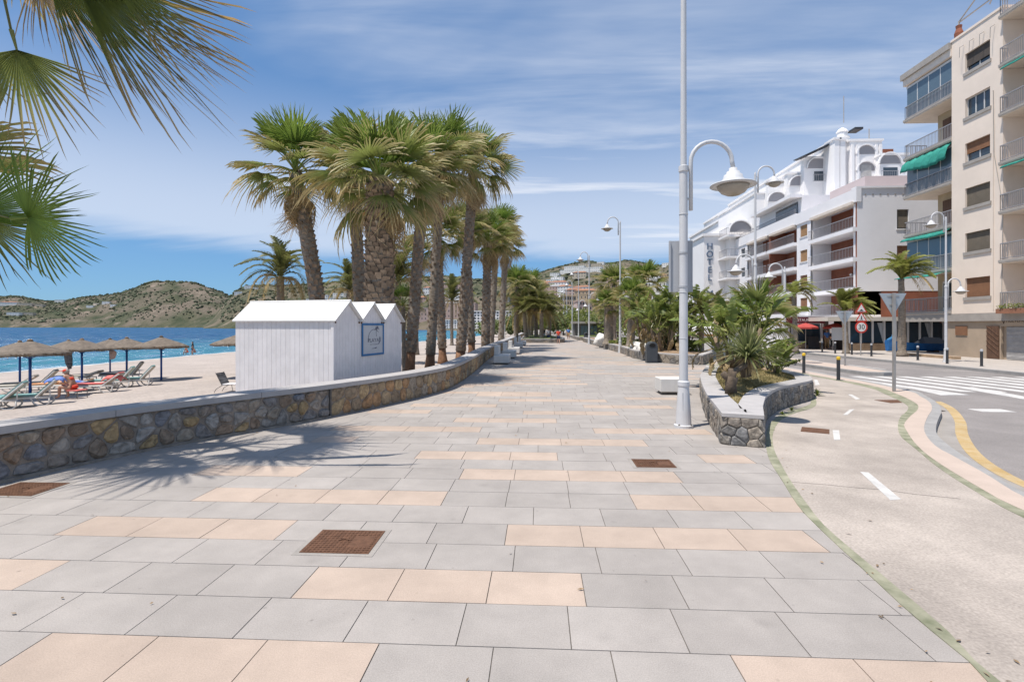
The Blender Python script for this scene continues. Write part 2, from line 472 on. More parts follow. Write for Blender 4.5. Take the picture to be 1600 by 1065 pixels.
ll_px = [(1567, 1090), (1540, 1055), (1425, 960), (1355, 895), (1280, 825), (1247, 790), (1220, 747), (1203, 720), (1197, 695), (1200, 668), (1213, 652), (1233, 642), (1268, 628)]
ll = [Vector((2.2, -4)), Vector((2.3, 0.5))] + [G(*p).to_2d() for p in ll_px] + [Vector((8.2, 17)), Vector((8.6, 22)), Vector((8.7, 40)), Vector((8.7, 100))]
lr_px = [(1580, 1080), (1480, 985), (1390, 908), (1292, 825), (1263, 790), (1240, 758), (1222, 728), (1209, 700), (1208, 676), (1219, 657), (1240, 646), (1276, 631)]
lr = [Vector((2.45, -4)), Vector((2.55, 0.5))] + [G(*p).to_2d() for p in lr_px] + [Vector((8.45, 17)), Vector((8.85, 22)), Vector((8.95, 40)), Vector((8.95, 100))]
def by_y(pts, ys): 
    q = [(p.x, p.y) for p in pts]
    return [Vector((lerp_line(q, y), y)) for y in ys]
ys = [-4 + 0.35 * i for i in range(80)] + [25, 30, 40, 60, 100]
LLs = smoothline(ll, 5); LRs = smoothline(lr, 5)
rl_px = [(1600, 809), (1516, 762.5), (1463, 728), (1432, 702), (1408, 682), (1403, 666), (1407, 651), (1417, 642), (1416, 632), (1384, 616), (1347, 603)]
rr_px = [(1600, 798), (1542, 769), (1463, 721), (1432, 695), (1416, 672), (1413, 662), (1424, 649), (1434, 640), (1431, 630), (1400, 615), (1360, 602)]
cr_px = [(1600, 777), (1542, 742), (1490, 713), (1463, 698), (1447, 680), (1444, 666), (1450, 650), (1456, 640), (1453, 629), (1437, 619), (1410, 609)]
kr_px = [(1600, 769), (1547, 737), (1500, 708), (1478, 692), (1464, 678), (1463, 664), (1468, 650), (1471, 641), (1464, 629), (1446, 618), (1418, 608)]
yl_px = [(1600, 764), (1542, 733), (1511, 706), (1497, 680), (1494, 658), (1478, 639), (1455, 627)]
yr_px = [(1600, 750), (1546, 721), (1522, 700), (1509, 677), (1505, 656), (1488, 635), (1462, 623)]
def edge_line(px, head, tail, z=0.0):
    return smoothline([Vector(h) for h in head] + [G(*p, z).to_2d() for p in px] + [Vector(t) for t in tail], 6)
RL = edge_line(rl_px, [(4.75, -4), (4.8, 2), (4.95, 4)], [(10.9, 22), (11.0, 40), (11.0, 100)])
RR = edge_line(rr_px, [(4.95, -4), (5.0, 2), (5.15, 4.2)], [(11.15, 22), (11.25, 40), (11.25, 100)])
CR = edge_line(cr_px, [(5.3, -4), (5.35, 2), (5.48, 4.4), (5.57, 5.4)], [(11.75, 22), (11.85, 40), (11.85, 100)])
KR = edge_line(kr_px, [(5.45, -4), (5.5, 2), (5.62, 4.4), (5.73, 5.5)], [(12.0, 22), (12.1, 40), (12.1, 100)])

# ------------------------------------------------------------------ sea, beach, base ground
SEA = -1.7
shore = [(-42, -60), (-42, 0), (-42, 40), (-43, 74), (-35, 95), (-28, 114), (-23, 160), (-21, 220), (-31, 300), (-72, 420), (-180, 600), (-330, 790), (-420, 950)]
def shore_x(y): return lerp_line(shore, y)
def sand_z(x, y):
    a, b = wall_x(min(y, 130)) - 0.2, shore_x(y)
    t = min(1.12, max(0.0, (x - a) / (b - a)))
    return -0.35 + (SEA + 0.02 + 0.35) * t
mb = MB(); nx = 40
yy = [-40 + 2.5 * i for i in range(70)] + [140 + 12 * i for i in range(20)] + [400, 450, 520, 600, 700, 800, 950]
for j, y in enumerate(yy):
    a, b = wall_x(min(y, 130)) - 0.2, shore_x(y) - 5
    for i in range(nx + 1):
        x = a + (b - a) * i / nx
        z = sand_z(x, y)
        if 1 < i < nx - 1 and y < 140: z += 0.05 * noise.noise(Vector((x * 0.5, y * 0.5, 0))) + 0.035 * noise.noise(Vector((x * 1.9, y * 1.9, 3)))
        mb.v.append((x, y, z))
for j in range(len(yy) - 1):
    for i in range(nx):
        k = j * (nx + 1) + i
        mb.f.append((k, k + nx + 1, k + nx + 2, k + 1)); mb.m.append(0)
struct(mb.build('beach_sand', m_sand, smooth=True))

m_sea = bpy.data.materials.new('sea_water'); m_sea.use_nodes = True
n, l = m_sea.node_tree.nodes, m_sea.node_tree.links
b = n['Principled BSDF']; b.inputs['Roughness'].default_value = 0.22; b.inputs['Specular IOR Level'].default_value = 0.32
geo = n.new('ShaderNodeNewGeometry'); sp = n.new('ShaderNodeSeparateXYZ'); l.new(geo.outputs['Position'], sp.inputs[0])
mr = n.new('ShaderNodeMapRange'); mr.inputs[1].default_value = -42; mr.inputs[2].default_value = -110      # shallows are paler
l.new(sp.outputs[0], mr.inputs[0])
nz = n.new('ShaderNodeTexNoise'); nz.inputs['Scale'].default_value = 0.22; nz.inputs['Detail'].default_value = 8
mp = n.new('ShaderNodeMapping'); mp.inputs['Scale'].default_value = (1.1, 0.35, 1); mp.inputs['Rotation'].default_value = (0, 0, R(25))
l.new(geo.outputs['Position'], mp.inputs[0]); l.new(mp.outputs[0], nz.inputs['Vector'])
ad = n.new('ShaderNodeMath'); ad.operation = 'MULTIPLY_ADD'; ad.inputs[1].default_value = 1.9; ad.use_clamp = True
l.new(nz.outputs['Fac'], ad.inputs[0])
sb = n.new('ShaderNodeMath'); sb.operation = 'SUBTRACT'; sb.inputs[1].default_value = 0.95; l.new(mr.outputs[0], sb.inputs[0]); l.new(sb.outputs[0], ad.inputs[2])
mx = n.new('ShaderNodeMix'); mx.data_type = 'RGBA'; mx.inputs[6].default_value = (0.045, 0.200, 0.270, 1); mx.inputs[7].default_value = (0.009, 0.068, 0.165, 1)
l.new(ad.outputs[0], mx.inputs[0]); l.new(mx.outputs[2], b.inputs['Base Color'])
bz = n.new('ShaderNodeTexNoise'); bz.inputs['Scale'].default_value = 0.55; bz.inputs['Detail'].default_value = 7; bz.inputs['Roughness'].default_value = 0.65
mp2 = n.new('ShaderNodeMapping'); mp2.inputs['Scale'].default_value = (1.0, 0.45, 1)
l.new(geo.outputs['Position'], mp2.inputs[0]); l.new(mp2.outputs[0], bz.inputs['Vector'])
bp = n.new('ShaderNodeBump'); bp.inputs['Strength'].default_value = 1.0; bp.inputs['Distance'].default_value = 1.6
l.new(bz.outputs['Fac'], bp.inputs['Height'])
df = n.new('ShaderNodeBsdfDiffuse'); l.new(mx.outputs[2], df.inputs[0]); l.new(bp.outputs[0], df.inputs['Normal'])
gl = n.new('ShaderNodeBsdfGlossy'); gl.inputs['Roughness'].default_value = 0.25; l.new(bp.outputs[0], gl.inputs['Normal'])
gl.inputs[0].default_value = (0.75, 0.85, 0.95, 1)
gz = n.new('ShaderNodeTexNoise'); gz.inputs['Scale'].default_value = 0.5; gz.inputs['Detail'].default_value = 6; l.new(mp.outputs[0], gz.inputs['Vector'])
gr = n.new('ShaderNodeMapRange'); gr.inputs[1].default_value = 0.38; gr.inputs[2].default_value = 0.66; gr.inputs[3].default_value = 0.04; gr.inputs[4].default_value = 0.50; l.new(gz.outputs['Fac'], gr.inputs[0])
ms = n.new('ShaderNodeMixShader'); l.new(gr.outputs[0], ms.inputs[0]); l.new(df.outputs[0], ms.inputs[1]); l.new(gl.outputs[0], ms.inputs[2])
l.new(ms.outputs[0], n['Material Output'].inputs[0])
mb = MB().add([(-6000, -300, SEA), (-15, -300, SEA), (-15, 1300, SEA), (-400, 9000, SEA), (-6000, 9000, SEA)], [(0, 1, 2, 3, 4)])
struct(mb.build('sea', m_sea))
# foam at the water's edge
m_foam = mat('foam', (0.62, 0.64, 0.64), 0.8, 0.15, 1.0)
mb = MB(); A = []; B = []
for i in range(140):
    y = -20 + i * 1.25; x = shore_x(y) - 0.3 + 0.55 * noise.noise(Vector((y * 0.25, 0, 0)))
    w = 0.25 + 0.45 * abs(noise.noise(Vector((y * 0.4, 5, 0))))
    A.append((x - w, y)); B.append((x + 0.1, y))
mb.ribbon(A, B, SEA - 0.02, SEA + 0.03)
struct(mb.build('surf', m_foam))

m_base = mat('town_ground', (0.30, 0.27, 0.24), 0.95, 0.2, 0.1)
mb = MB().add([(-2.4, -30, -0.2), (3.0, -30, -0.2), (60, -30, -0.2), (400, 100, -0.2), (900, 900, -0.2), (-40, 900, -0.2), (-15, 320, -0.2), (-2.4, 150, -0.2)], [tuple(range(8))])
struct(mb.build('town_ground', m_base))

# ------------------------------------------------------------------ promenade paving
TW, TD = 0.722, 0.494
Y0 = G(850, 945).y
strips = [(-60, 580, 1030), (1137, 1530, 1050), (470, 928, 916), (-120, 110, 893), (790, 1305, 840), (85, 460, 820), (990, 1250, 785), (310, 703, 772),
          (720, 1058, 742), (1097, 1200, 717), (335, 485, 732), (660, 878, 711), (745, 1007, 691), (470, 560, 684), (525, 755, 667), (930, 1120, 676),
          (710, 868, 656), (817, 962, 646), (585, 672, 640), (645, 773, 631), (907, 1057, 637), (778, 942, 627), (744, 860, 617), (975, 1050, 621)]
row_phase, row_orange = {}, {}
for x0, x1, y in strips:
    a, b_ = G(x0, y), G(x1, y)
    k = math.floor(((a.y + b_.y) / 2 - Y0) / TD)
    if k not in row_phase: row_phase[k] = (a.x if x0 > 0 else b_.x) % TW
    row_orange.setdefault(k, []).append((a.x, b_.x))
rnd = random.Random(11)
def tile_mesh_add(mb, poly, top):
    mb.prism([(p[0], p[1]) for p in poly], -0.05, top)
def clip(poly, x0, y0, x1, y1):
    """keep what lies left of the line (x0,y0)->(x1,y1)"""
    out = []
    def side(p): return (x1 - x0) * (p[1] - y0) - (y1 - y0) * (p[0] - x0)
    for i in range(len(poly)):
        a, b2 = poly[i], poly[(i + 1) % len(poly)]
        sa, sb_ = side(a), side(b2)
        if sa >= 0: out.append(a)
        if sa * sb_ < 0:
            t = sa / (sa - sb_); out.append((a[0] + (b2[0] - a[0]) * t, a[1] + (b2[1] - a[1]) * t))
    return out
prom = MB()
pp = by_y(wall_line, [-4 + 2 * i for i in range(20)] + [40, 60, 100, 139])
qq = by_y(LLs, [-4 + 2 * i for i in range(20)] + [40, 60, 100, 139])
prom.ribbon(pp, qq, -0.3, -0.008)
prom_o = struct(prom.build('promenade', m_joint))
LLq = [(p.x, p.y) for p in LLs]
rest_g, rest_p = MB(), MB()
n_single = 0
covers = [(G(538, 846), 0.62, 0.50), (G(1021, 724), 0.56, 0.44), (G(40, 764), 0.66, 0.5)]
for k in range(-7, 270):
    y0, y1 = Y0 + k * TD, Y0 + (k + 1) * TD
    ph = row_phase.get(k, rnd.random() * TW)
    xl, xr = wall_x((y0 + y1) / 2) - 0.6, max(lerp_line(LLq, y0), lerp_line(LLq, y1))
    i0 = math.floor((xl - ph) / TW); i1 = math.ceil((xr - ph) / TW)
    runs = list(row_orange.get(k, []))
    if k > 22 or k < -3:
        x = xl + rnd.uniform(-3, 3)
        while x < xr:
            if rnd.random() < 0.5:
                L = TW * rnd.choice((3, 4, 4, 5)); runs.append((x, x + L)); x += L
            x += TW * rnd.choice((5, 6, 7, 8))
    for i in range(i0, i1):
        x0, x1 = ph + i * TW, ph + (i + 1) * TW
        g = 0.0035
        poly = [(x0 + g, y0 + g), (x1 - g, y0 + g), (x1 - g, y1 - g), (x0 + g, y1 - g)]
        poly = clip(poly, lerp_line(LLq, y0), y0, lerp_line(LLq, y1), y1)
        if len(poly) < 3: continue
        cxm = (x0 + x1) / 2
        orange = any(a < cxm < b2 for a, b2 in runs)
        seen = y1 > 2.6 and -7.5 < cxm < 4.5
        if seen and n_single < 290 and y0 < 15:
            mb = MB(); tile_mesh_add(mb, poly, rnd.uniform(-0.0008, 0.0008))
            mb.build('paving_slab', m_peach if orange else m_grey, prom_o)
            n_single += 1
        else:
            tile_mesh_add(rest_p if orange else rest_g, poly, rnd.uniform(-0.0008, 0.0008))
stuff(rest_g.build('grey_paving_beyond', m_grey, prom_o)); stuff(rest_p.build('peach_paving_beyond', m_peach, prom_o))

# rusty inspection covers set in the paving
for i, (c, w, d) in enumerate(covers):
    t = thing('inspection_cover', ['square rusty iron inspection cover with a rectangular recess in grey slabs', 'small rusty iron inspection cover in the paving before the stone planter', 'dark rusty iron cover lying in palm shade against the stone wall'][i], 'manhole cover', (c.x, c.y, 0))
    mb = MB(); mb.span(c.x - w / 2 - 0.05, c.x + w / 2 + 0.05, c.y - d / 2 - 0.045, c.y + d / 2 + 0.045, -0.03, 0.004)
    mb.build('concrete_surround', m_gutter, t)
    mb = MB(); mb.span(c.x - w / 2, c.x + w / 2, c.y - d / 2, c.y + d / 2, -0.02, 0.009)
    p = mb.build('iron_plate', m_rust, t)
    mb = MB()
    for a in range(16):
        for b2 in range(12):
            x = c.x - w / 2 + 0.035 + a * (w - 0.07) / 15; y = c.y - d / 2 + 0.03 + b2 * (d - 0.06) / 11
            if 0.06 < x - c.x < 0.24 and -0.1 < y - c.y < 0.12: continue
            mb.box((x, y, 0.0105), (0.022, 0.018, 0.005), 0.785)
    stuff(mb.build('tread_studs', m_rust, t))
    mb = MB().tube([(c.x - 0.05, c.y, 0.012), (c.x - 0.02, c.y + 0.03, 0.016), (c.x + 0.02, c.y + 0.03, 0.016), (c.x + 0.04, c.y, 0.012)], 0.008, 6)
    mb.build('lifting_ring', m_rust, t)

# ------------------------------------------------------------------ cycle lane, kerbs, road
yy = [-4 + 0.3 * i for i in range(90)] + [25, 30, 40, 60, 100]
lane = MB().ribbon(by_y(LRs, yy), by_y(RL, yy), -0.3, 0.002)
struct(lane.build('cycle_lane', m_concrete))
struct(MB().ribbon(by_y(LLs, yy), by_y(LRs, yy), -0.3, 0.006).build('lane_edge_strip', m_green))
struct(MB().ribbon(by_y(RL, yy), by_y(RR, yy), -0.3, 0.006).build('lane_edge_strip', m_green))
struct(MB().ribbon(by_y(RR, yy), by_y(CR, yy), -0.3, 0.010).build('cream_kerb_strip', m_cream))
struct(MB().ribbon(by_y(CR, yy), by_y(KR, yy), -0.3, 0.004).build('granite_kerb', m_kerb))
ROAD = -0.13
mb = MB().add([(3.0, -10, ROAD), (21.0, -10, ROAD), (21.0, 160, ROAD), (3.0, 160, ROAD)], [(0, 1, 2, 3)])
struct(mb.build('road', m_asphalt))
yl = [G(*p, ROAD).to_2d() for p in yl_px]; yr = [G(*p, ROAD).to_2d() for p in yr_px]
yl = [Vector((5.9, -4)), Vector((5.95, 2)), Vector((6.1, 5)), Vector((6.2, 6.1))] + yl; yr = [Vector((6.2, -4)), Vector((6.25, 2)), Vector((6.45, 5.3)), Vector((6.57, 6.4))] + yr
yc = resample(smoothline([(p + q) / 2 for p, q in zip(yl, yr)], 8), 0.3)
def side_line(line, d):
    out = []
    for i, p in enumerate(line):
        t_ = (line[min(i + 1, len(line) - 1)] - line[max(i - 1, 0)]).normalized(); out.append(p + Vector((t_.y, -t_.x)) * d)
    return out
a = side_line(yc, -.095); b_ = side_line(yc, .095)
struct(MB().ribbon(a, b_, ROAD - 0.01, ROAD + 0.008).build('yellow_line', m_yellow_paint))
k_in = by_y(KR, [p.y for p in a]); 
struct(MB().ribbon([Vector((p.x + 0.0, p.y)) for p in k_in], a, ROAD - 0.01, ROAD + 0.004).build('gutter', m_gutter))
# lane dashes on the cycle lane
def mark(name, pxs, z, m=m_white_paint, zb=0.004):
    mb = MB(); mb.prism([G(*p, z).to_2d() for p in pxs], z - 0.01, z + zb)
    return struct(mb.build(name, m))
mark('lane_dash', [(1344, 737), (1357, 738), (1408, 780), (1391, 781)], 0.002)
mark('lane_dash', [(1301, 672), (1311, 672), (1313, 687), (1303, 687)], 0.002)
mark('lane_dash', [(1327, 640), (1335, 639), (1324, 648), (1317, 648)], 0.002)
mark('lane_dash', [(1325, 616), (1331, 616), (1344, 623), (1337, 624)], 0.002)
mark('lane_dash', [(1272, 593), (1277, 593), (1281, 601), (1274, 602)], 0.002)
t = thing('drain_cover', 'flat rusty drain cover on the cycle lane beside a white dash', 'drain cover', G(1274, 673))
MB().prism([G(*p).to_2d() for p in ((1253, 667), (1296, 671), (1296, 678), (1251, 674))], -0.01, 0.008).build('iron_plate', m_rust, t)
t = thing('drain_cover', 'flat rusty drain cover at the green edge of the cycle lane near the sign post', 'drain cover', G(1388, 627))
MB().prism([G(*p).to_2d() for p in ((1366, 625), (1402, 624.6), (1410, 629), (1392, 629.6))], -0.01, 0.008).build('iron_plate', m_rust, t)
# a crack across the lane
mb = MB(); cr_ = [G(x, y).to_2d() for x, y in ((1237, 753), (1290, 757), (1340, 762), (1380, 765), (1430, 772), (1500, 779))]
mb.ribbon([c + Vector((0, 0.006)) for c in cr_], [c - Vector((0, 0.006 + 0.004 * random.random())) for c in cr_], -0.01, 0.0035)
struct(mb.build('lane_joint', m_joint))
# zebra crossing, give-way line
for i in range(9):
    x = 12.25 + i * 0.95
    sk = 0.42
    mb = MB().prism([(x + sk, 17.3), (x + sk + 0.5, 17.3), (x + 0.5 - 0.1, 22.4), (x - 0.1, 22.4)], ROAD - 0.01, ROAD + 0.004)
    struct(mb.build('zebra_stripe', m_white_paint))
for (x0, x1) in ((9.45, 10.15), (11.0, 11.8), (12.6, 13.6), (14.3, 15.2), (16, 16.9)):
    struct(MB().span(x0, x1, 13.3, 13.75, ROAD - 0.01, ROAD + 0.004).build('give_way_dash', m_white_paint))
mark('road_chevron', zb=0.010, z=ROAD, pxs=[(1411, 604), (1423, 603.5), (1515, 617), (1470, 617.5)])
mark('road_chevron', zb=0.014, z=ROAD, pxs=[(1495, 605.5), (1520, 605), (1600, 619.5), (1600, 624)])
for i in range(8):
    struct(MB().span(16.9, 17.02, 26 + i * 6, 29 + i * 6, ROAD - 0.01, ROAD + 0.004).build('lane_line', m_white_paint))
# refuge island
isl = [(14.0, 22.8), (14.6, 22.5), (15.3, 22.8), (15.6, 26), (15.7, 60), (13.9, 60), (13.8, 26)]
struct(MB().prism(isl, ROAD - 0.05, 0.02).build('refuge_island', m_kerb))
isl2 = [(14.15, 23.1), (14.6, 22.8), (15.15, 23.1), (15.42, 26), (15.5, 60), (14.1, 60), (14.0, 26)]
struct(MB().prism(isl2, -0.05, 0.026).build('island_paving', m_cream))
# far pavement with its kerb
fk = [Vector((20.6, -10)), Vector((20.6, 18)), Vector((20.6, 24)), Vector((20.4, 30)), Vector((19.9, 38)), Vector((19.7, 60)), Vector((19.7, 120))]
fk2 = [p + Vector((0.28, 0)) for p in fk]
struct(MB().ribbon(fk, fk2, -0.3, 0.006).build('far_kerb', m_kerb))
struct(MB().ribbon(fk2, [Vector((60, p.y)) for p in fk2], -0.3, 0.0).build('far_pavement', m_pave_far))

# ------------------------------------------------------------------ rubble stones on a wall face
def voronoi_cells(L, hgt, cw, ch, gap, seed, aniso=1.0):
    rn = random.Random(seed); sites = []
    rows = max(1, round(hgt / ch)); cols = max(1, round(L / cw))
    for r_ in range(rows):
        for c in range(cols):
            sites.append(((c + 0.5 + (0.5 if r_ % 2 else 0) * 0.6 + rn.uniform(-.34, .34)) * L / cols, (r_ + 0.5 + rn.uniform(-.30, .30)) * hgt / rows))
    cells = []
    for i, (sx, sy) in enumerate(sites):
        poly = [(max(0, sx - 2 * cw), 0.0), (min(L, sx + 2 * cw), 0.0), (min(L, sx + 2 * cw), hgt), (max(0, sx - 2 * cw), hgt)]
        for j, (tx, ty) in enumerate(sites):
            if i == j or abs(tx - sx) > 2.6 * cw: continue
            dx, dy = tx - sx, (ty - sy); d = math.hypot(dx, dy)
            if d < 1e-6: continue
            mx_, my_ = (sx + tx) / 2 - dx / d * gap / 2, (sy + ty) / 2 - dy / d * gap / 2
            poly = clip(poly, mx_, my_, mx_ - dy, my_ + dx)
            if len(poly) < 3: break
        if len(poly) >= 3: cells.append(poly)
    return cells
def chaikin(poly):
    out = []
    for i in range(len(poly)):
        a, b2 = poly[i], poly[(i + 1) % len(poly)]
        out += [(a[0] * .75 + b2[0] * .25, a[1] * .75 + b2[1] * .25), (a[0] * .25 + b2[0] * .75, a[1] * .25 + b2[1] * .75)]
    return out
def arc_fn(line):
    acc = [0.0]
    for a, b2 in zip(line, line[1:]): acc.append(acc[-1] + (b2 - a).length)
    def fn(s):
        s = min(max(s, 0), acc[-1] - 1e-6)
        lo, hi = 0, len(acc) - 1
        while hi - lo > 1:
            md = (lo + hi) // 2
            if acc[md] <= s: lo = md
            else: hi = md
        t = (s - acc[lo]) / (acc[hi] - acc[lo] + 1e-9)
        d = (line[hi] - line[lo]).normalized()
        return line[lo] + (line[hi] - line[lo]) * t, Vector((d.y, -d.x))
    return fn, acc[-1]
def stones(parent, line, z0, hgt, cw, ch, gap, bulge, m, seed, s0=0, s1=None, joined=False, outward=1, name='stone', rounded=True, lim=290):
    fn, L = arc_fn(line); s1 = L if s1 is None else min(s1, L)
    cells = voronoi_cells(s1 - s0, hgt, cw, ch, gap, seed)
    rn = random.Random(seed + 1); allmb = MB(); cnt = 0
    for poly in cells:
        pts = chaikin(poly) if rounded else poly
        cx_ = sum(p[0] for p in pts) / len(pts); cy_ = sum(p[1] for p in pts) / len(pts)
        bl = bulge * rn.uniform(0.5, 1.3); tx, ty = rn.uniform(-.2, .2), rn.uniform(-.25, .25)
        n_ = len(pts); vs = []
        for q, (k, dep) in enumerate(((1.0, -0.02), (0.97, 0.35), (0.72, 0.95))):
            for (s, t_) in pts:
                s2, t2 = cx_ + (s - cx_) * k, cy_ + (t_ - cy_) * k
                p, nr = fn(s0 + s2); dd = bl * dep * (1 + (tx * (s2 - cx_) / cw + ty * (t2 - cy_) / ch) * (q > 0)) * (1 + 0.25 * rn.uniform(-1, 1) * (q == 2))
                if q == 0: dd = -0.03
                vs.append((p.x + nr.x * outward * dd, p.y + nr.y * outward * dd, z0 + t2))
        fs = []
        for q in range(2):
            for i in range(n_):
                f = (q * n_ + i, q * n_ + (i + 1) % n_, (q + 1) * n_ + (i + 1) % n_, (q + 1) * n_ + i)
                fs.append(f if outward > 0 else f[::-1])
        last = tuple(2 * n_ + i for i in range(n_)); fs.append(last if outward > 0 else last[::-1])
        if joined or cnt >= lim: allmb.add(vs, fs)
        else:
            MB().add(vs, fs).build(name, m, parent, smooth=False); cnt += 1
    if allmb.v: stuff(allmb.build(name + 'work', m, parent))

LIFT = 1.3
m_rubble = ramp_mat('rubble_stone', [tuple(q * LIFT for q in c) for c in [(0.20, 0.165, 0.135), (0.27, 0.235, 0.20), (0.17, 0.155, 0.145), (0.29, 0.20, 0.105), (0.30, 0.28, 0.26), (0.19, 0.14, 0.10), (0.165, 0.16, 0.165), (0.24, 0.195, 0.15), (0.21, 0.15, 0.105), (0.255, 0.23, 0.205), (0.22, 0.195, 0.17), (0.25, 0.215, 0.18)]], amount=0.42, scale=8)
m_ochre = ramp_mat('ochre_stone', [tuple(q * LIFT for q in c) for c in [(0.27, 0.20, 0.125), (0.22, 0.165, 0.11), (0.31, 0.225, 0.13), (0.24, 0.20, 0.155), (0.28, 0.17, 0.09), (0.20, 0.15, 0.10)]], amount=0.4, scale=8)
m_slate = ramp_mat('slate_stone', [(0.20, 0.175, 0.15), (0.25, 0.225, 0.195), (0.165, 0.155, 0.145), (0.29, 0.25, 0.205), (0.22, 0.19, 0.16), (0.18, 0.175, 0.17)], amount=0.5, scale=9, bump=0.9)

# sea wall
WH = 0.62
tw = thing('stone_wall', 'curving low rubble stone wall with pale coping between beach and promenade', 'wall', (wall_line[0].x, wall_line[0].y, 0))
core_l = [p for p in wall_line]
def offset(line, d):
    out = []
    for i, p in enumerate(line):
        t = (line[min(i + 1, len(line) - 1)] - line[max(i - 1, 0)]).normalized()
        out.append(p + Vector((t.y, -t.x)) * d)
    return out
MB().ribbon(offset(core_l, -0.42), core_l, -0.9, WH).build('mortar_core', m_mortar, tw)
fnW, LW = arc_fn(wall_line)
def s_at(y):
    lo = 0.0
    while fnW(lo)[0].y < y and lo < LW - 0.2: lo += 0.05
    return lo
sA, sB, sC = s_at(3.4), s_at(11.0), s_at(23.0)
stones(tw, wall_line, 0.03, WH - 0.05, 0.31, 0.20, 0.030, 0.050, m_rubble, 5, sA, sB)
stones(tw, wall_line, 0.02, WH - 0.03, 0.34, 0.27, 0.014, 0.035, m_ochre, 6, sB + 0.04, sC)
stones(tw, wall_line, 0.02, WH - 0.03, 0.40, 0.28, 0.014, 0.035, m_ochre, 8, sC, LW - 1, joined=True)
s = 0.2; 
while s < LW - 2:
    Ls = 2.4
    q = [fnW(s + 0.004 + (Ls - 0.008) * i / 6) for i in range(7)]
    MB().ribbon([p - nr * 0.50 for p, nr in q], [p + nr * 0.05 for p, nr in q], WH, WH + 0.10).build('coping_slab', m_cap, tw)
    s += Ls
# ledge at the foot of the wall
q = [fnW(sA + (sB - sA) * i / 30) for i in range(31)]
MB().ribbon([p for p, nr in q], [p + nr * 0.09 for p, nr in q], -0.02, 0.035).build('footing', m_mortar, tw)
p_, n_ = fnW(s_at(5.95)); 
MB().box((p_.x + n_.x * 0.07, p_.y + n_.y * 0.07, 0.50), (0.03, 0.36, 0.19), math.atan2(n_.y, n_.x)).build('blank_plate', m_cap, tw)
p_, n_ = fnW(sB + 0.02)
MB().box((p_.x + n_.x * 0.02, p_.y + n_.y * 0.02, 0.31), (0.07, 0.035, 0.62), math.atan2(n_.y, n_.x)).build('movement_joint', m_joint, tw)

# ------------------------------------------------------------------ planters
m_grass = mat('dry_lawn', (0.235, 0.20, 0.075), 0.95, 0.35, 1.6, 0.9, 40, col2=(0.34, 0.27, 0.13), fine=0.25, fscale=30)
m_lawn = mat('green_lawn', (0.13, 0.155, 0.04), 0.95, 0.3, 0.8, 0.8, 40, fine=0.25, fscale=30)
def inset(poly, d):
    n_ = len(poly); out = []
    ar = sum(poly[i][0] * poly[(i + 1) % n_][1] - poly[(i + 1) % n_][0] * poly[i][1] for i in range(n_))
    sg = 1 if ar > 0 else -1
    for i in range(n_):
        a, b2, c = Vector(poly[i - 1][:2]), Vector(poly[i][:2]), Vector(poly[(i + 1) % n_][:2])
        t1, t2 = (b2 - a).normalized(), (c - b2).normalized()
        nn = (Vector((-t1.y, t1.x)) + Vector((-t2.y, t2.x)))
        nn = nn.normalized() / max(0.5, nn.normalized().dot(Vector((-t1.y, t1.x))))
        out.append(b2 + nn * d * sg)
    return out
def blades(mb, poly_test, n_, zf, hmin, hmax, rn, box_):
    x0, x1, y0, y1 = box_; c = 0; tries = 0
    while c < n_ and tries < n_ * 6:
        tries += 1
        x, y = rn.uniform(x0, x1), rn.uniform(y0, y1)
        if not poly_test(x, y): continue
        z = zf(x, y); h_ = rn.uniform(hmin, hmax); a = rn.uniform(0, 6.28); w = h_ * 0.13
        lx, ly = math.cos(a), math.sin(a); bx, by = rn.uniform(-.5, .5) * h_, rn.uniform(-.5, .5) * h_
        mb.add([(x - lx * w, y - ly * w, z), (x + lx * w, y + ly * w, z), (x + bx, y + by, z + h_)], [(0, 1, 2)]); c += 1
def inside(poly):
    def f(x, y):
        r_ = False; n_ = len(poly)
        for i in range(n_):
            a, b2 = poly[i], poly[i - 1]
            if (a[1] > y) != (b2[1] > y) and x < (b2[0] - a[0]) * (y - a[1]) / (b2[1] - a[1]) + a[0]: r_ = not r_
        return r_
    return f
